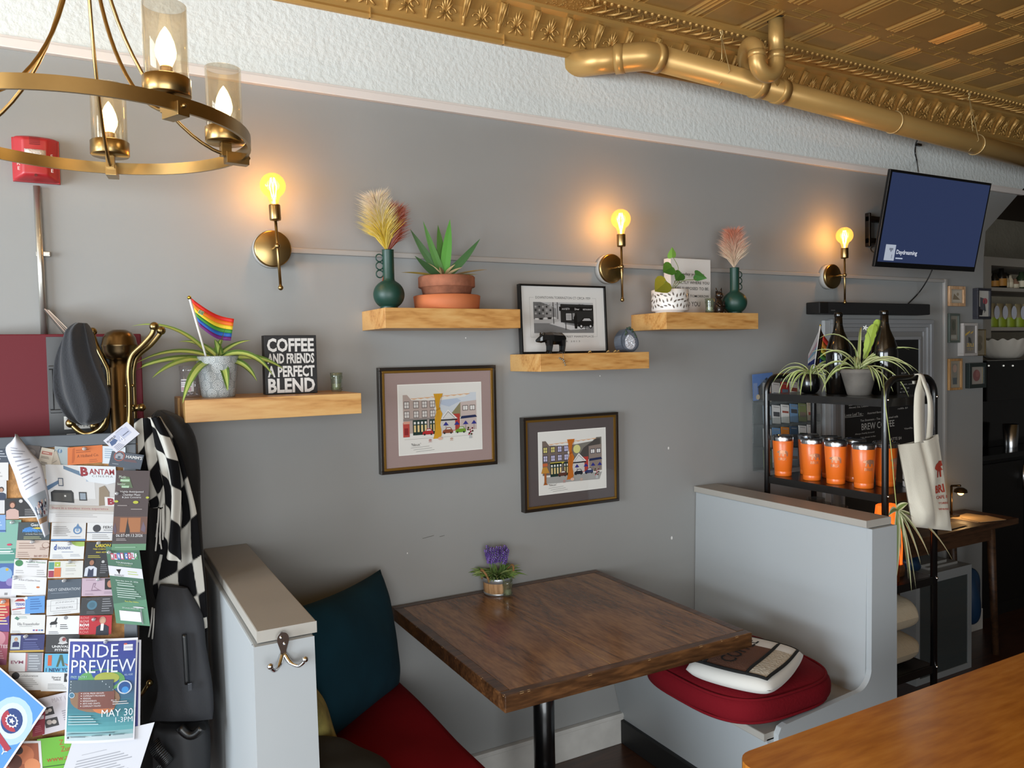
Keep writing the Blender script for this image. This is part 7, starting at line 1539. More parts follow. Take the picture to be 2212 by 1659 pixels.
# ================================================================ notice board
BO = Vector((0.117, -0.409, 1.453)); BU = Vector((0.9706, -0.2407, 0)); _nb = Vector((0.2407, 0.9706, 0)); BV = (_nb * math.sin(R(8)) + Vector((0, 0, 1)) * math.cos(R(8)))
BT = frameT(BO, BU, BV); BN = BT.to_3x3() @ Vector((0, 0, 1)); BTI = BT.inverted()
def bp(px, py, w_=0.0):
    r_ = CF * FPX + CR * (px - 1106) - CU * (py - 829.5); O = BO + BN * w_; k = (O - CAM).dot(BN) / r_.dot(BN); return BTI @ (CAM + r_ * k)
t = thing('notice_board', 'large cork notice board in a dark grey frame, covered with cards and flyers', 'notice board', (-0.1, -0.35, 0))
uR = bp(294, 940).x; vT = bp(150, 939).y; uL = -1.05; vB = -1.12
b = B(); b.box(uL, uR, vB, vT, -0.018, -0.004, T=BT); b.make('cork_panel', M('cork', '#a5794b', 0.9, var=0.25, vscale=60, bump=0.3, bscale=150), t)
b = B(); fm = M('board_frame_grey', '#3c434b', 0.4)
for r_ in ((uL - 0.03, uR, vT - 0.030, vT), (uL - 0.03, uR, vB - 0.03, vB), (uR - 0.030, uR, vB, vT - 0.03), (uL - 0.03, uL, vB, vT)): b.box(r_[0], r_[1], r_[2], r_[3], -0.024, 0.004, 0.002, BT)
b.make('frame', fm, t)
for s in (uR - 0.10, uL + 0.10):
    p_ = BT @ Vector((s, vB, -0.01)); b = B(); b.cyl((p_.x, p_.y, p_.z), (p_.x, p_.y - 0.04, 0.0), 0.014, n=8); b.make('leg', fm, t)
    p2 = BT @ Vector((s, -0.75, -0.02)); b = B(); b.cyl(p2, (p2.x, p2.y + 0.0, 0.0), 0.010, n=8); b.make('leg', fm, t)
CARD = M('card_stock', '#ffffff', 0.5, spec=0.3); _n = CARD.node_tree; _a = _n.nodes.new('ShaderNodeAttribute'); _a.attribute_name = 'ink'; _m = _n.nodes.new('ShaderNodeMixRGB'); _m.blend_type = 'MULTIPLY'; _m.inputs[0].default_value = 1; _m.inputs[2].default_value = (0.72, 0.73, 0.75, 1)
_n.links.new(_a.outputs['Color'], _m.inputs[1]); _n.links.new(_m.outputs[0], _n.nodes['Principled BSDF'].inputs['Base Color'])
LAY = [0]
pinm = clear('clear_pin', '#eef0f2', gloss=0.2, haze=0.25, hcol='#d8dade')
def card(nm, tl, tr, bl, base, els, label, pin=True, cat='card', w_=None, bend=0.0, group='cards pinned to the notice board', short=None):
    LAY[0] += 1; z = 0.0008 + 0.00055 * LAY[0] if w_ is None else w_
    a, c_, d = bp(*tl, z), bp(*tr, z), bp(*bl, z)
    ux = Vector((c_.x - a.x, c_.y - a.y)); uy = Vector((a.x - d.x, a.y - d.y)); W, H = ux.length, uy.length
    org = Vector((d.x, d.y)); n = 10
    def P(x, y, h=0.0):
        q = org + ux * x + uy * y; return BT @ Vector((q.x, q.y, z + h + bend * (math.sin(PI * x) if bend > 0 else -(x - 0.5) ** 2 * 4 + 1 if bend < 0 else 0)))
    b = B(); b.ink(base); nx = 12 if bend else 1
    for s, h in ((1, 0.0), (-1, -0.0004)):
        vv = [P(i / nx, j, h) for j in (0, 1) for i in range(nx + 1)]
        b.add(vv, [((i, i + 1, nx + 2 + i, nx + 1 + i) if s > 0 else (nx + 1 + i, nx + 2 + i, i + 1, i)) for i in range(nx)], bool(bend))
    o = b.make(nm, CARD); tag(o, label, cat, group)
    b = B()
    asp = W / H
    for k, e in enumerate(els):
        h = 0.00025 + 0.00009 * k; b.ink(e[1])
        if e[0] == 'r':
            x, y, w2, h2 = e[2:6]; m = max(1, int(nx * w2)); 
            for i in range(m): b.add([P(x - w2 / 2 + w2 * i / m, y - h2 / 2, h), P(x - w2 / 2 + w2 * (i + 1) / m, y - h2 / 2, h), P(x - w2 / 2 + w2 * (i + 1) / m, y + h2 / 2, h), P(x - w2 / 2 + w2 * i / m, y + h2 / 2, h)], [(0, 1, 2, 3)])
        elif e[0] == 'd':
            x, y, r_ = e[2:5]; ry_ = r_ * asp * (e[5] if len(e) > 5 else 1); b.add([P(x + r_ * math.cos(2 * PI * i / 20), y + ry_ * math.sin(2 * PI * i / 20), h) for i in range(20)], [tuple(range(20))])
        elif e[0] == 'p': b.add([P(x, y, h) for x, y in e[2]], [tuple(range(len(e[2])))])
        elif e[0] == 'l':
            x, y, w2, cnt, gap = e[2:7]
            for i in range(cnt):
                ww = w2 * (1 - 0.25 * ((i * 7 + 3) % 4) / 3); b.add([P(x, y - gap * i, h), P(x + ww, y - gap * i, h), P(x + ww, y - gap * i + gap * .38, h), P(x, y - gap * i + gap * .38, h)], [(0, 1, 2, 3)])
        elif e[0] == 't':
            st, x, y, hh, ww = e[2:7]; v, f, x0, x1, y0, y1 = text_geo(st, e[7] if len(e) > 7 else 0.0)
            b.add([P(x + ww * (p[0] - (x0 + x1) / 2) / (x1 - x0), y + hh * ((p[1] - y0) / (y1 - y0) - 0.5), h) for p in v], f)
        elif e[0] == 'q':   # portrait: skin, hair, clothes
            x, y, s_ = e[2:5]; sk, hr, cl = e[5:8]
            for cc, pts in ((cl, [(x - s_, y - 2.4 * s_ * asp), (x - s_ * .95, y - 1.0 * s_ * asp), (x - s_ * .4, y - .65 * s_ * asp), (x + s_ * .4, y - .65 * s_ * asp), (x + s_ * .95, y - 1.0 * s_ * asp), (x + s_, y - 2.4 * s_ * asp)]), (hr, [(x + .52 * s_ * math.cos(2 * PI * i / 14), y + .08 * s_ * asp + .62 * s_ * asp * math.sin(2 * PI * i / 14)) for i in range(14)]), (sk, [(x + .36 * s_ * math.cos(2 * PI * i / 14), y - .05 * s_ * asp + .46 * s_ * asp * math.sin(2 * PI * i / 14)) for i in range(14)])):
                b.ink(cc); h += 0.00004; b.add([P(px_, py_, h) for px_, py_ in pts], [tuple(range(len(pts)))])
    if els: b.make('print', CARD, o)
    if pin:
        px_, py_ = pin if isinstance(pin, tuple) else (0.5, 0.92)
        b = B(); q = P(px_, py_, 0.001); b.lathe([(0.0012, 0), (0.0045, 0.0005), (0.0042, 0.003), (0.0028, 0.005), (0.0045, 0.0085), (0.0035, 0.0095), (0.0005, 0.0098)], q, 10, BT.to_3x3().to_4x4(), caps=False)
        p_ = b.make('push_pin', pinm); tag(p_, 'clear push pin in the ' + (short or label.split(',')[0]), 'push pin', 'clear push pins on the notice board')
    return o
G = '#8f8d8c'; DK = '#4b4a4c'
card('business_card', (-45, 958), (21, 960), (-45, 1001), '#414956', [('l', '#a9adb4', .1, .75, .8, 5, .13)], 'slate blue card with pale lines at the top left of the board', False)
card('business_card', (-50, 1000), (18, 999), (-50, 1039), '#dcd9d6', [('l', '#b5b2b0', .3, .4, .6, 2, .2)], 'white card cut by the left picture edge, under the slate blue card', False)
card('flyer', (-30, 1038), (14, 1038), (-30, 1110), '#d5d2d0', [('q', '#000000', .75, .72, .24, '#b58f78', '#2a2022', '#343d52')], 'white flyer with a person in a navy jacket at the left picture edge', False, 'flyer')
card('business_card', (10, 1077), (80, 1075), (10, 1120), '#2c2b2c', [('p', '#e0dcd8', [(0, 0), (1, 0), (1, .06), (0, .06)]), ('q', '#000000', .24, .66, .20, '#c39078', '#4a2a1c', '#c9a79c'), ('l', '#8f8d8b', .62, .40, .34, 4, .09), ('d', '#c9c4c0', .5, .85, .06), ('r', '#c9a83c', .78, .88, .2, .04)], 'black card with a photo of a woman in a pink cardigan', False)
card('leaflet', (-12, 1123), (46, 1123), (-24, 1292), '#7fae9d', [('r', '#4f8f7f', .5, .55, 1, .16), ('r', '#4668a0', .5, .28, 1, .32), ('r', '#5a4f92', .5, .16, 1, .1), ('d', '#7fa8cf', .5, .3, .3), ('d', '#c9a83c', .6, .36, .06), ('d', '#8f7fb5', .75, .2, .16), ('r', '#d8d5d6', .5, .05, 1, .13), ('r', '#8d8a8c', .62, .05, .12, .03), ('l', '#cfdcd6', .1, .62, .8, 3, .03), ('d', '#c93a5a', .62, .68, .09, .5), ('l', '#e8f0ec', .3, .58, .5, 1, .03)], 'tall teal and purple leaflet in the left column of the board', (.7, .97), 'leaflet', short='tall teal and purple leaflet')
card('business_card', (-40, 1112), (12, 1112), (-40, 1150), '#7fa3cf', [('l', '#b5cbe2', .3, .7, .6, 3, .16), ('r', '#3f5f96', .5, .08, 1, .1)], 'light blue card overlapping the teal leaflet at the left edge', False)
card('business_card', (40, 1128), (109, 1128), (37, 1167), '#3d474a', [('t', '#d9d6d2', "Geo's", .55, .86, .18, .32, .02), ('p', '#3f7fc2', [(.14, .46), (.2, .66), (.36, .74), (.5, .68), (.62, .5)]), ('p', '#d8c04a', [(.42, .66), (.6, .72), (.9, .66), (.6, .62)]), ('t', '#4f93d9', 'MUSIC CENTER', .52, .52, .17, .74, .02), ('t', '#d9d8d4', 'A Family Music Center', .55, .33, .08, .6), ('l', '#a9a97a', .2, .16, .66, 2, .09)], 'dark green card with a blue swoosh logo', False)
card('business_card', (36, 1167), (107, 1167), (33, 1206), '#c9b4a6', [('l', '#9d8578', .08, .8, .55, 3, .13), ('l', '#9d8578', .06, .3, .4, 3, .11), ('t', '#8d5a4c', '860 489 5254', .76, .12, .12, .4), ('d', '#8a6a5c', .9, .72, .12, .9), ('d', '#c9b4a6', .9, .74, .10, .9), ('l', '#8a6a5c', .72, .55, .2, 2, .08)], 'beige card with a pencil drawing, below the card with a blue swoosh', True, short='beige card with a pencil drawing')
card('business_card', (31, 1208), (102, 1210), (29, 1244), '#dedbd9', [('d', '#3f7f4f', .15, .78, .12, .9), ('t', '#6f9d7c', 'Mediation Associates', .66, .86, .12, .6), ('l', '#a9a7a5', .4, .68, .44, 2, .12), ('l', '#b5b3b1', .06, .3, .28, 2, .12), ('l', '#b5b3b1', .7, .34, .26, 3, .12)], 'white card with a green oval logo', (.5, .96), short='white card with a green oval logo')
card('business_card', (27, 1243), (101, 1247), (24, 1285), '#e0dedd', [('t', '#8a888a', 'A Row of Sunshine House', .5, .80, .10, .62), ('l', '#c0bdbb', .06, .52, .4, 3, .09), ('d', '#c9713a', .76, .46, .05, .6), ('l', '#c9c6c4', .3, .1, .4, 1, .08)], 'white card with a small orange dot logo', (.1, .9), short='white card with a small orange dot logo')
card('leaflet', (118, 964), (150, 966), (118, 1012), '#a3acac', [('d', '#5f7a95', .35, .8, .16), ('t', '#d8dcdc', 'f', .36, .8, .16, .1), ('l', '#7f8a8c', .2, .2, .5, 1, .08)], 'pale grey blue leaflet with a round logo, left of the orange card', False, 'leaflet')
card('leaflet', (53, 961), (88, 964), (60, 990), '#5d5552', [('p', '#3a3432', [(.8, 0), (.9, .3), (.84, .6), (1, 1), (1, 0)]), ('d', '#7a716c', .4, .5, .2)], 'dark brown map leaflet behind the curled letter', False, 'leaflet')
card('leaflet', (101, 985), (122, 973), (116, 1034), '#b5a896', [('p', '#57584a', [(.1, .1), (.4, .5), (.7, .2), (.9, .3), (.8, .0), (.2, 0)]), ('l', '#6a6258', .3, .6, .6, 1, .05)], 'tilted tan leaflet with a tree picture', False, 'leaflet')
card('leaflet', (90, 966), (118, 971), (75, 1031), '#c4b8a6', [('r', '#a9685a', .5, .84, .8, .10), ('l', '#e0d5c6', .2, .83, .6, 1, .05), ('l', '#6d6358', .12, .70, .76, 2, .04), ('l', '#544c44', .2, .52, .6, 3, .04), ('l', '#8d8376', .3, .1, .4, 1, .03)], 'tilted cream leaflet with a red heading box', False, 'leaflet')
card('flyer', (98, 1003), (250, 1008), (106, 1128), '#c3beb9', [('p', '#d3d0cd', [(0, 1), (0, .4), (.68, .42), (.68, 1)]), ('p', '#a9b4c0', [(.56, 1), (.56, .72), (1, .72), (1, 1)]), ('p', '#61798f', [(.25, .99), (.52, .88), (.52, .80), (.25, .93)]), ('p', '#57718d', [(.0, .62), (.18, .74), (.18, .68), (.0, .54)]), ('p', '#2a2a2a', [(.05, .36), (.05, .52), (.10, .56), (.34, .56), (.37, .52), (.37, .34)]), ('r', '#45433f', .21, .44, .26, .14), ('r', '#dcd9d2', .25, .46, .025, .03), ('r', '#2f2f30', .50, .46, .11, .15), ('r', '#8d97a0', .50, .46, .08, .11), ('r', '#3c4a60', .20, .70, .07, .14), ('r', '#c8c5c2', .20, .70, .05, .11), ('p', '#8a7964', [(.72, .30), (.74, .62), (.82, .66), (.88, .54), (.86, .32)]), ('p', '#b5a99d', [(0, .22), (0, .30), (1, .30), (1, .20)]), ('t', '#9a4a52', 'Share in a timeless movie experience', .45, .245, .05, .8), ('r', '#d0ccc8', .5, .08, 1, .16), ('l', '#a9a5a2', .1, .13, .7, 2, .03), ('p', '#d7d9da', [(.46, 1), (.48, .86), (.6, .72), (.86, .68), (1, .72), (1, 1)]), ('t', '#8f2530', 'B', .545, .895, .16, .11, .05), ('t', '#8f2530', 'ANTAM', .795, .90, .10, .36, .02), ('t', '#7d7a78', 'C I N E M A', .80, .82, .035, .3), ('r', '#d8d4d0', .90, .38, .18, .16), ('t', '#8f2530', 'B', .90, .38, .12, .10, .06)], 'large cinema flyer with a photo of a white barn room, upper middle of the board', False, 'flyer')
card('business_card', (221, 963), (271, 966), (221, 1001), '#cfd5da', [('l', '#8fa3b5', .1, .8, .7, 5, .12)], 'white card with blue text beside the orange card', False)
card('business_card', (146, 967), (221, 961), (146, 1005), '#cf6e34', [('p', '#b55a26', [(.14, .9), (.2, .96), (.2, .3), (.16, .1), (.12, .1)]), ('l', '#a04e22', .24, .78, .5, 2, .12), ('t', '#8f4a28', 'A Holland Co.', .58, .46, .17, .62), ('l', '#a9562a', .62, .18, .28, 2, .1)], 'bright orange card at the top of the board', (.5, .85), short='bright orange card')
card('business_card', (242, 974), (311, 983), (234, 1006), '#4b525c', [('d', '#a35a4c', .26, .72, .17), ('d', '#4b525c', .26, .72, .14), ('p', '#9a9ba0', [(.14, .56), (.14, .8), (.26, .95), (.38, .8), (.38, .56)]), ('p', '#4b525c', [(.22, .58), (.22, .72), (.3, .72), (.3, .58)]), ('t', '#dedcd8', "HAMM'S", .72, .76, .22, .5, .01), ('l', '#8a4f48', .42, .52, .5, 2, .08), ('l', '#9a9da3', .1, .16, .26, 1, .1)], 'slate grey card with a house logo', False)
card('business_card', (112, 1129), (186, 1129), (110, 1168), '#d3d0cc', [('r', '#3f73a8', .5, .04, 1, .1), ('d', '#5c7ea3', .76, .58, .13), ('d', '#d3d0cc', .76, .56, .08), ('p', '#5c7ea3', [(.68, .66), (.76, .96), (.84, .66)]), ('d', '#8aa3bd', .76, .58, .05), ('l', '#9a9693', .05, .76, .5, 6, .10), ('l', '#a9a5a2', .55, .2, .4, 1, .08)], 'white card with a blue water drop logo', False)
card('business_card', (189, 1129), (247, 1129), (187, 1168), '#d5d3d0', [('d', '#35353a', .36, .68, .15), ('t', '#35353a', 'FIERCE', .80, .74, .15, .42, .01), ('t', '#77767a', 'MOVEMENT', .82, .58, .08, .4), ('r', '#45506a', .5, .45, 1, .03), ('l', '#a09d9b', .2, .3, .7, 3, .1)], 'white card with a black round logo', False)
card('business_card', (110, 1170), (183, 1170), (107, 1208), '#dad9d5', [('p', '#9ab555', [(.60, 1), (.64, .86), (.74, .76), (.88, .72), (1, .74), (1, 1)]), ('t', '#2f4f96', 'd', .14, .68, .34, .08, .04), ('t', '#3c5590', 'iscount', .40, .66, .20, .38, .01), ('l', '#5f6f95', .34, .40, .45, 1, .06), ('l', '#a9abb0', .08, .22, .34, 3, .08), ('l', '#a9abb0', .6, .24, .34, 2, .08)], 'white card with a green corner and blue lettering', (.56, .9), short='white card with a green corner')
card('business_card', (187, 1171), (242, 1171), (178, 1247), '#242426', [('t', '#d3c02e', 'ORION', .66, .90, .10, .6, .03), ('t', '#c9b82e', 'TREE COMPANY', .58, .80, .035, .6, .01), ('t', '#d3c02e', '860.459', .62, .71, .04, .4, .01), ('l', '#b5a83a', .12, .6, .6, 2, .045), ('q', '#000000', .30, .42, .24, '#9a6a50', '#241a18', '#c9ccd3'), ('p', '#28304a', [(.18, 0), (.2, .26), (.3, .2), (.40, .26), (.42, 0)]), ('d', '#b5b3b0', .74, .44, .06), ('l', '#77767a', .66, .34, .3, 5, .055)], 'black double card with yellow heading and a man in a waistcoat', (.5, .98), short='black double card with yellow heading')
card('business_card', (105, 1212), (180, 1211), (103, 1249), '#d6d4cc', [('r', '#4f8f86', .09, .72, .15, .42), ('r', '#a3b545', .26, .80, .16, .28), ('r', '#9d3550', .09, .24, .15, .38), ('r', '#d3713f', .27, .33, .19, .54), ('p', '#e6e6d8', [(.24, .82), (.26, .72), (.3, .8)]), ('l', '#c2be9a', .5, .8, .34, 2, .12), ('l', '#b5b3ad', .5, .5, .34, 2, .1), ('l', '#c5c2bc', .5, .2, .3, 1, .1)], 'cream card with four coloured squares', (.62, .95), short='cream card with four coloured squares')
card('business_card', (104, 1253), (176, 1250), (102, 1298), '#4b5662', [('t', '#c9ccd0', 'NEXT GENERATION!', .5, .52, .13, .94), ('l', '#7a848f', .1, .34, .7, 1, .06)], 'slate blue card with wide white serif lettering', (.5, .95), short='slate blue card with wide white lettering')
card('business_card', (177, 1249), (250, 1248), (176, 1288), '#bda5b1', [('t', '#8a6f80', 'JOHANNA YOUNG', .36, .88, .07, .48), ('p', '#8a6f80', [(.28, .3), (.34, .72), (.42, .72), (.38, .5), (.52, .34), (.6, .28)]), ('p', '#bda5b1', [(.31, .34), (.36, .66), (.40, .66), (.36, .5), (.48, .36)]), ('l', '#8a6f80', .1, .28, .5, 1, .04), ('r', '#1d1a1b', .82, .66, .28, .62), ('d', '#b57a62', .84, .66, .09, 1.3), ('l', '#9d8794', .1, .12, .3, 2, .06), ('l', '#9d8794', .66, .2, .26, 2, .07)], 'pink card with a line drawing of a reclining figure', (.5, .95), short='pink card with a line drawing')
card('business_card', (22, 1291), (62, 1290), (25, 1330), '#d8d5d3', [('p', '#a93a3a', [(.2, .78), (.4, .92), (.7, .92), (.8, .78)]), ('t', '#4a5aa8', 'TEXAS', .5, .62, .16, .5, .03), ('l', '#6f77b0', .3, .42, .4, 1, .08), ('p', '#b54a48', [(.06, .30), (.06, .36), (.9, .46), (.9, .40)]), ('l', '#b5b2b0', .1, .18, .5, 2, .1)], 'white rounded card with a red roof logo', False)
card('business_card', (55, 1289), (97, 1287), (54, 1326), '#5f96cf', [('l', '#3f6ba3', .25, .8, .6, 5, .14), ('d', '#d3dde8', .04, .92, .08)], 'sky blue card with dark lines', False)
card('business_card', (101, 1296), (173, 1290), (100, 1330), '#d9d8d6', [('r', '#8d8c8c', .52, .58, .80, .70), ('r', '#d9d8d6', .52, .58, .78, .66), ('t', '#8d8c8c', 'JOHNSON', .54, .76, .14, .56), ('r', '#9d9c9c', .5, .6, .96, .012), ('t', '#9d9c9c', 'INTERIORS', .54, .42, .13, .5), ('l', '#aaa9a9', .2, .1, .7, 1, .07)], 'white card with a thin square border around serif lettering', False)
card('business_card', (176, 1291), (248, 1288), (172, 1330), '#343436', [('d', '#4a7486', .34, .56, .15), ('d', '#3f6474', .34, .56, .09), ('t', '#77777a', 'MAKE YOUR WAY', .36, .88, .05, .4), ('l', '#8a8a8d', .64, .84, .3, 6, .13), ('l', '#6a6a6d', .2, .18, .3, 2, .08)], 'black card with a round blue mandala', False)
card('leaflet', (-50, 1293), (20, 1294), (-50, 1364), '#b5363f', [('p', '#5a3f86', [(.4, 0), (1, 0), (1, .5), (.7, .3)]), ('p', '#d36a3a', [(0, 1), (1, 1), (1, .8), (0, .6)]), ('l', '#e0c9a0', .55, .85, .4, 8, .09)], 'red and purple leaflet at the left picture edge', (.84, .93), 'leaflet', short='red and purple leaflet')
card('business_card', (24, 1328), (98, 1328), (22, 1368), '#dcdad5', [('p', '#4f7f6a', [(.1, .8), (.16, .92), (.26, .8), (.2, .7)]), ('l', '#8fa39a', .22, .88, .3, 2, .07), ('t', '#77787c', 'Ella Frauenhofer', .52, .50, .14, .64), ('l', '#a5a4a2', .25, .36, .5, 1, .06), ('r', '#6a5a9d', .68, .16, .05, .08), ('r', '#b54a6a', .76, .16, .05, .08), ('r', '#6a95b5', .84, .16, .05, .08), ('r', '#3f5f9d', .92, .16, .05, .08), ('l', '#b5b3b0', .04, .1, .3, 2, .07)], 'white card with a small green leaf mark and four tiny icons', False)
card('business_card', (101, 1331), (172, 1330), (99, 1371), '#e2e1e0', [('p', '#2a2a2c', [(.1, .58), (.14, .68), (.24, .72), (.30, .92), (.33, .90), (.30, .70), (.34, .62), (.30, .54), (.12, .52)]), ('r', '#2a2a2c', .14, .46, .012, .14), ('r', '#2a2a2c', .30, .46, .012, .14), ('l', '#4a4a4c', .42, .5, .26, 3, .1), ('l', '#77777a', .08, .14, .36, 2, .08), ('d', '#8a8a8c', .58, .90, .06)], 'white card with a black grand piano', False)
card('business_card', (172, 1330), (242, 1329), (170, 1371), '#b5222e', [('t', '#d97a78', 'ROVI', .16, .88, .14, .26, .03), ('t', '#dfa09c', 'ROVI', .16, .69, .14, .26, .03), ('t', '#f0e6e2', 'ROVI', .16, .50, .15, .28, .04), ('t', '#dfa09c', 'ROVI', .16, .31, .14, .26, .03), ('t', '#d97a78', 'ROVI', .16, .12, .14, .26, .03), ('q', '#000000', .72, .72, .20, '#c99a80', '#b58a72', '#1f2230'), ('p', '#e8e6e4', [(.66, .2), (.67, .56), (.76, .56), (.75, .2)])], 'red card with a man in a dark suit', (.46, .82), short='red card with a man in a dark suit')
card('leaflet', (-40, 1364), (19, 1365), (-46, 1436), '#a9566a', [('d', '#c98a94', .6, .8, .3), ('t', '#e0c9cc', 'ATES', .8, .56, .1, .4, .02), ('l', '#c99aa3', .5, .4, .4, 5, .07), ('p', '#8a4a66', [(0, 0), (1, 0), (1, .15), (0, .3)])], 'pink leaflet with pale lettering at the left picture edge', False, 'leaflet')
card('business_card', (24, 1371), (97, 1370), (21, 1409), '#34386a', [('r', '#c2a04a', .5, .05, 1, .1), ('r', '#b9c2c6', .15, .55, .28, .78), ('q', '#000000', .16, .72, .10, '#c39a80', '#a9824f', '#2a2f5c'), ('l', '#8a8fb5', .42, .70, .5, 1, .1), ('l', '#5f6596', .38, .5, .5, 4, .12)], 'navy card with a small photo of a woman', (.46, .92), short='navy card with a small photo of a woman')
card('business_card', (100, 1371), (172, 1371), (98, 1410), '#3b3b3d', [('d', '#b9b6b4', .5, .70, .11), ('d', '#8a4444', .54, .74, .06), ('p', '#c9c7c5', [(.36, .5), (.42, .62), (.5, .56), (.6, .64), (.66, .54), (.5, .46)]), ('t', '#d8d6d4', 'UNRIVALED', .52, .34, .14, .66, .03), ('t', '#d8d6d4', 'FITNESS', .52, .15, .13, .48, .03)], 'dark grey card with a white mascot emblem', False)
card('business_card', (20, 1410), (94, 1410), (18, 1451), '#dcdad9', [('r', '#8a8d92', .74, .5, .52, 1), ('r', '#b57a7a', .51, .5, .06, .96), ('t', '#8d4a62', 'EVM', .24, .5, .16, .36, .02), ('l', '#b9bcc0', .58, .82, .34, 6, .14), ('r', '#c29a9a', .985, .5, .03, 1)], 'half white and half grey card with a wine coloured logo', False)
card('business_card', (97, 1412), (167, 1412), (95, 1453), '#5fa9c9', [('t', '#c9603f', '1', .16, .64, .56, .12, .05), ('p', '#4a5f4a', [(.36, .3), (.46, .94), (.54, .94), (.62, .34), (.56, .34), (.5, .7), (.42, .3)]), ('p', '#c9603f', [(.6, .5), (.7, .36), (.96, .36), (1, .56), (.9, .46), (.86, .7), (.8, .46), (.7, .44)]), ('t', '#2c3f66', '1 NEW YORK', .5, .14, .2, .9, .02)], 'turquoise card with an orange numeral and skyline', False)
card('business_card', (20, 1452), (91, 1452), (17, 1491), '#d9d7d4', [('d', '#3a3a3c', .2, .8, .12), ('t', '#6f6e6d', 'Collaboration', .6, .80, .12, .56), ('l', '#9d9b99', .25, .6, .66, 5, .1)], 'white card with a dark disc at its corner', False)
card('business_card', (91, 1452), (162, 1453), (88, 1493), '#dddbd8', [('p', '#2f3032', [(.68, .95), (1, .95), (1, .5), (.68, .5)]), ('d', '#b5b3b0', .84, .72, .1), ('t', '#57575a', 'Shared at', .44, .74, .10, .28, .01), ('t', '#57575a', 'Tedeck', .46, .62, .10, .24, .01), ('l', '#a5a3a0', .2, .36, .6, 4, .08)], 'white card with a black photo block', False)
card('flyer', (72, 1512), (155, 1492), (92, 1588), '#d6cfd3', [('t', '#b5aab0', 'MAY 1', .62, .86, .12, .34), ('r', '#2b2729', .28, .60, .30, .22), ('r', '#3a3638', .30, .28, .34, .24), ('d', '#b5a59c', .24, .60, .06), ('d', '#c2b5ad', .34, .62, .05), ('d', '#b9aaa2', .25, .3, .07), ('d', '#c9bcb3', .37, .28, .06), ('l', '#9d949a', .62, .5, .3, 5, .06), ('d', '#6a6366', .92, .62, .05)], 'tilted pale flyer with two black and white photographs', False, 'flyer')
card('business_card', (72, 1543), (98, 1537), (70, 1592), '#8f2537', [('l', '#b5606c', .2, .4, .6, 4, .08), ('r', '#c9bcbf', .5, .78, .8, .16)], 'narrow wine red card under the blue poster corner', False)
card('flyer', (80, 1597), (190, 1583), (88, 1690), '#6fb23c', [('t', '#b5542a', 'Z Fit', .55, .86, .12, .26), ('t', '#b5542a', 'Zumba', .62, .70, .12, .36), ('t', '#b5542a', 'www.zfitness', .55, .50, .12, .8), ('r', '#355c2a', .5, .34, 1, .02), ('l', '#5a8f30', .1, .2, .7, 2, .1)], 'lime green flyer with orange lettering', False, 'flyer')
card('flyer', (2, 1602), (88, 1600), (8, 1700), '#e0dcda', [('r', '#9d5638', .48, .55, .9, .8), ('d', '#c2714a', .55, .7, .26), ('d', '#5a3226', .3, .55, .2), ('d', '#d98a5c', .75, .45, .2), ('r', '#2f4a66', .5, .22, .9, .2), ('d', '#3a2420', .42, .8, .12)], 'photo flyer with orange tones at the bottom left', False, 'flyer')
card('flyer', (242, 1186), (242 + 60, 1190), (255, 1340), '#5f7f6a', [], 'plain green back sheet behind the mini golf flyer', False, 'flyer') if False else None
card('leaflet', (228, 1180), (301, 1188), (251, 1346), '#476f59', [('p', '#5a8a6c', [(0, 0), (1, 0), (1, .35), (0, .25)])] + [('r', ('#c2405a', '#d8d5e0', '#3f66b5', '#c25a80', '#3f66b5', '#c2405a', '#d8d5e0', '#4a8f5c')[k], .16 + .098 * k + (.03 if k > 3 else 0), .875 + .006 * k, .088, .085) for k in range(8)] + [('t', ('#e8e6ee', '#c2405a', '#e8e6ee', '#e8e6ee', '#e8e6ee', '#e8e6ee', '#c2405a', '#e8e6ee')[k], 'MINIGOLF'[k], .16 + .098 * k + (.03 if k > 3 else 0), .875 + .006 * k, .06, .055, .04) for k in range(8)] + [('t', '#d8e0da', 'TOURNAMENT', .5, .805, .02, .5), ('t', '#a9b58a', 'FAMILY EVENT', .5, .775, .016, .4), ('r', '#dad9dc', .5, .685, 1, .13), ('p', '#3a3436', [(.22, .71), (.26, .69), (.30, .66), (.34, .69), (.38, .72), (.35, .70), (.30, .645), (.25, .70)]), ('t', '#4a4548', 'ROWLEY', .30, .635, .022, .28, .01), ('l', '#b5c27a', .56, .69, .36, 2, .03), ('t', '#dfe8e2', 'Saturday, June 27, 2026', .5, .565, .022, .66), ('l', '#b9ccc0', .2, .53, .6, 2, .028), ('l', '#b9ccc0', .16, .46, .7, 5, .028), ('t', '#d8d23a', 'Rain Play Online', .56, .30, .022, .4), ('t', '#cfd9d2', 'SPONSORED BY', .5, .215, .016, .5), ('r', '#e6e4ea', .46, .11, .62, .13), ('d', '#d5d2d6', .74, .235, .17, .12), ('r', '#8a8a8c', .80, .12, .03, .2)], 'tall green mini golf leaflet', (.1, .93), 'leaflet', short='tall green mini golf leaflet')
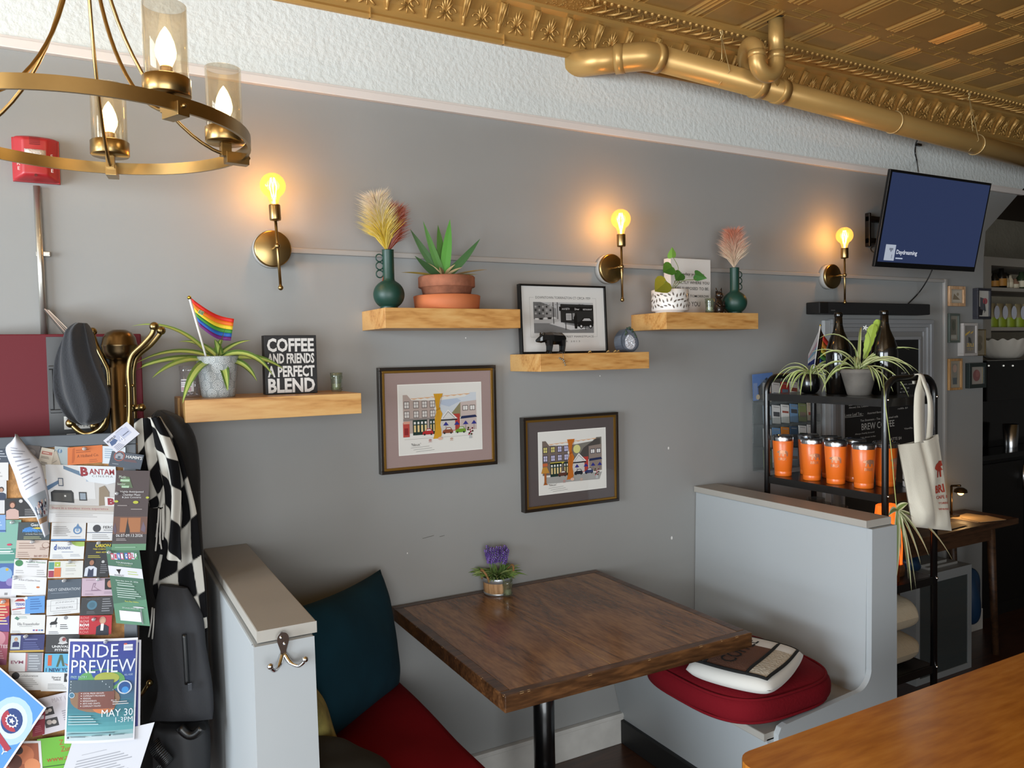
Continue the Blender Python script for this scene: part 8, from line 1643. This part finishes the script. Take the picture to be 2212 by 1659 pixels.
card('leaflet', (251, 1016), (324, 1017), (241, 1189), '#4a3c3b', [('r', '#6b4a3d', .5, .30, 1, .24), ('r', '#a3683f', .5, .315, .6, .18), ('p', '#2e2624', [(.36, .19), (.4, .34), (.42, .42), (.44, .34), (.5, .25), (.5, .19)]), ('p', '#6a5a66', [(.82, .25), (.88, .36), (.96, .28), (.94, .22)]), ('p', '#5a4a56', [(.0, .26), (.06, .34), (.12, .24), (.08, .2)]), ('r', '#433a39', .5, .14, 1, .12), ('r', '#5f8a68', .5, .04, 1, .08), ('p', '#5a6a4c', [(.14, .80), (.24, .92), (.40, .92), (.52, .78)]), ('t', '#c9d5c0', 'Music', .2, .92, .035, .2), ('r', '#8fb58a', .28, .875, .28, .032), ('t', '#e0e6da', 'Mountain', .28, .875, .022, .24), ('t', '#c9d5c0', 'Summer', .18, .83, .026, .24), ('r', '#8fb58a', .30, .795, .22, .028), ('t', '#e0e6da', 'Festival', .30, .795, .020, .2), ('t', '#dcd8d5', 'Highly Anticipated', .50, .73, .030, .68), ('t', '#dcd8d5', 'Chamber Music', .50, .695, .026, .52), ('t', '#dcd8d5', '& Jazz Concerts', .50, .66, .028, .56), ('d', '#b5b53a', .63, .60, .08, .6), ('d', '#b5b53a', .06, .61, .06, .6), ('d', '#b5b53a', .97, .66, .05, .7), ('l', '#a99d98', .1, .555, .38, 1, .02), ('l', '#a99d98', .5, .51, .44, 1, .02), ('t', '#dedad8', '06.07-09.13.2026', .5, .185, .036, .78), ('l', '#a59b98', .12, .14, .36, 2, .018), ('l', '#9dc0a3', .1, .035, .8, 1, .02)], 'tall dark brown concert leaflet with bells', (.08, .71), 'leaflet', short='tall dark brown concert leaflet')
card('leaflet', (151, 1383), (305, 1382), (146, 1602), '#e6e4e8', [('r', '#3a3f86', .5, .5, .94, .95)], 'second copy of the pride poster just behind the first', False, 'poster', group='pride posters', w_=0.034)
grad = []
for k in range(22):
    v = k / 21; st = [(0.0, (190, 203, 205)), (0.10, (90, 160, 165)), (0.30, (58, 118, 130)), (0.5, (60, 96, 128)), (0.62, (52, 84, 150)), (1.0, (52, 58, 140))]
    for i in range(len(st) - 1):
        if st[i][0] <= v <= st[i + 1][0]: q = (v - st[i][0]) / (st[i + 1][0] - st[i][0]); cc = tuple(int(st[i][1][j] + (st[i + 1][1][j] - st[i][1][j]) * q) for j in range(3)); break
    grad.append(('r', '#%02x%02x%02x' % cc, .5, .025 + .95 * (k + .5) / 22, .955, .95 / 22 + .002))
grad += [('d', '#5f9a5a', .50, .60, .34, .5), ('d', '#a3a84a', .58, .62, .18, .5), ('d', '#8a6a50', .42, .42, .36, .55), ('d', '#b55a44', .46, .44, .24, .6), ('d', '#c9794a', .55, .34, .16, .6),
         ('t', '#dfe2f0', 'PRIDE', .40, .885, .125, .66), ('t', '#dfe2f0', 'PREVIEW', .52, .735, .125, .92), ('r', '#e2e0e2', .87, .91, .13, .06), ('t', '#4a55a0', 'OUT IN THE CORNER', .88, .91, .016, .11), ('d', '#d9603f', .83, .945, .025, .5), ('t', '#b9cfe0', 'ALL AGES', .89, .645, .018, .12), ('t', '#a9c9c5', 'FREE ENTRY', .18, .635, .022, .24),
         ('r', '#46555e', .36, .545, .64, .12), ('l', '#cfd9dc', .06, .585, .62, 4, .028), ('d', '#cfd9e0', .085, .46, .042), ('d', '#3f6f86', .085, .46, .035), ('r', '#7a4a40', .44, .41, .52, .165)]
for k, s_ in enumerate(('LOCAL PRIDE GROUPS', 'COMMUNITY PROVIDERS', 'VENDORS', 'REFRESHMENTS', 'ARTS AND CRAFTS', 'COMMUNITY PANTRY')):
    wd = .30 * len(s_) / 18; grad.append(('t', '#e8e0dc', s_, .25 + wd / 2, .478 - .024 * k, .015, wd)); grad.append(('d', '#e8e0dc', .225, .478 - .024 * k, .007))
grad += [('d', '#c9d0d6', .84, .525, .105), ('d', '#29548f', .84, .525, .085), ('d', '#3f8fd0', .85, .50, .05), ('t', '#e6e0dd', 'PLUS:', .70, .405, .015, .08), ('l', '#d5cfcc', .68, .385, .27, 2, .02), ('t', '#e6eaee', 'MAY 30', .75, .285, .07, .44), ('t', '#dfe6ea', '1-3PM', .85, .215, .05, .24), ('l', '#a9c4c6', .05, .255, .44, 4, .025), ('l', '#5f7f88', .05, .09, .9, 1, .02), ('d', '#34383c', .06, .06, .016), ('l', '#7a9096', .1, .06, .28, 1, .02), ('l', '#7a9096', .4, .07, .2, 1, .02), ('d', '#3a3f44', .66, .075, .014), ('l', '#7a9096', .70, .07, .22, 1, .02)]
card('poster', (149, 1380), (298, 1377), (139, 1606), '#e8e6ea', grad, 'bright blue pride event poster with large white lettering', (.55, .975), 'poster', w_=0.042, bend=0.008, group='pride posters', short='bright blue pride event poster')
card('letter', (157, 1600), (334, 1560), (122, 1705), '#d9d8dc', [('d', '#8a8a8e', .52, .93, .14, .12), ('l', '#a9a9ae', .18, .62, .4, 1, .03), ('l', '#a9a9ae', .14, .5, .7, 9, .06)], 'crumpled white letter sheet at the bottom of the board', False, 'letter', w_=0.036)
card('poster', (-75, 1376), (100, 1529), (-180, 1523), '#e8e8ee', [('r', '#5d9bd8', .5, .5, .96, .96), ('d', '#b9d5ee', .80, .60, .20), ('d', '#d8e6f2', .80, .60, .15), ('d', '#2f4680', .80, .60, .105), ('p', '#b23a48', [(.80 + .105 * math.cos(a), .60 + .105 * (175 * 1.0) / (175) * 1.12 * math.sin(a)) for a in [PI * .80 + PI * k / 14 for k in range(15)]]), ('p', '#eceef4', [(.80 + (.07 if k % 2 else .055) * math.cos(PI * k / 12), .60 + (.07 if k % 2 else .055) * 1.12 * math.sin(PI * k / 12)) for k in range(24)]), ('p', '#33447a', [(.80 + .048 * math.cos(PI * k / 12), .60 + .048 * 1.12 * math.sin(PI * k / 12)) for k in range(24)]), ('p', '#eceef4', [(.80 + (.035 if k % 2 else .015) * math.cos(PI * k / 5), .60 + (.035 if k % 2 else .015) * 1.12 * math.sin(PI * k / 5)) for k in range(10)]), ('p', '#b23a48', [(.3, .30), (.6, .38), (.92, .27), (.94, .34), (.6, .46), (.3, .38)]), ('t', '#e6eaf2', 'FREEDOM DAY', .58, .25, .07, .7), ('p', '#b23a48', [(.4, .12), (.7, .18), (.72, .22), (.4, .18)]), ('t', '#eef0f6', 'JUNETEENTH FILM', .5, .08, .07, .84, .02)], 'tilted light blue poster with a round star emblem', False, 'poster', w_=0.05, group='posters on the notice board')
card('business_card', (223, 952), (274, 911), (251, 978), '#d5d3da', [('r', '#b9bccf', .6, .6, .5, .5), ('p', '#4a5f86', [(.06, .45), (.1, .7), (.3, .7), (.34, .5), (.2, .42)]), ('t', '#3a3f55', 'ENFIELD', .22, .78, .12, .34, .02), ('l', '#8f93a8', .08, .3, .3, 4, .08), ('l', '#8f93a8', .45, .88, .4, 1, .06), ('l', '#55596a', .56, .5, .34, 1, .1), ('t', '#eceaf2', 'd', .46, .45, .4, .1)], 'white plastic card tucked at an angle over the top of the board frame', False, w_=0.012)
# curled letter
rows = [((36, 938), (37, 938)), ((26, 952), (52, 957)), ((12, 972), (68, 977)), ((31, 1024), (88, 1001)), ((46, 1069), (98, 1038)), ((62, 1090), (106, 1074)), ((76, 1112), (106, 1100)), ((88, 1141), (104, 1132)), ((97, 1162), (107, 1153))]
wo = [0.035, 0.038, 0.04, 0.05, 0.055, 0.05, 0.045, 0.035, 0.03]
Lr = smooth_path([BT @ bp(*r_[0], w_) for r_, w_ in zip(rows, wo)], 5); Rr = smooth_path([BT @ bp(*r_[1], w_ - 0.012) for r_, w_ in zip(rows, wo)], 5)
b = B(); b.ink('#dcdce2'); n = len(Lr) - 1
def cl(u, v, h=0.0): k = min(n - 1, int(v * n)); f_ = v * n - k; p = Lr[k].lerp(Lr[k + 1], f_).lerp(Rr[k].lerp(Rr[k + 1], f_), u); return p + BN * (0.012 * math.sin(PI * u) + h)
b.grid(lambda u, v: cl(u, v), 10, 40); o = b.make('letter', CARD); mods(o, solid=0.0004); tag(o, 'curled white letter with a group photo hanging from the top of the board', 'letter')
b = B()
def lpatch(c_, u0, u1, v0, v1, h, m=6): b.ink(c_).grid(lambda u, v: cl(u0 + (u1 - u0) * u, v0 + (v1 - v0) * v, h), m, m)
for k in range(12): lpatch('#9d9da6', 0.24, 0.55 + 0.12 * ((k * 5) % 3) + (0.08 if k > 4 else 0), 0.22 + 0.024 * k, 0.228 + 0.024 * k, 0.0006)
lpatch('#9fa6ac', 0.14, 0.92, 0.56, 0.84, 0.0007); rr = random.Random(6)
for k in range(46): u = rr.uniform(0.2, 0.82); v = rr.uniform(0.62, 0.76); lpatch(rr.choice(['#3a3238', '#c9a896', '#5a6478', '#d8d2d0', '#7a3f44', '#2a3450', '#b5989a']), u, u + 0.06, v, v + 0.035, 0.0009 + 0.00002 * k, 2)
lpatch('#9d7a5c', 0.14, 0.92, 0.80, 0.845, 0.0010)
b.make('print', CARD, o)
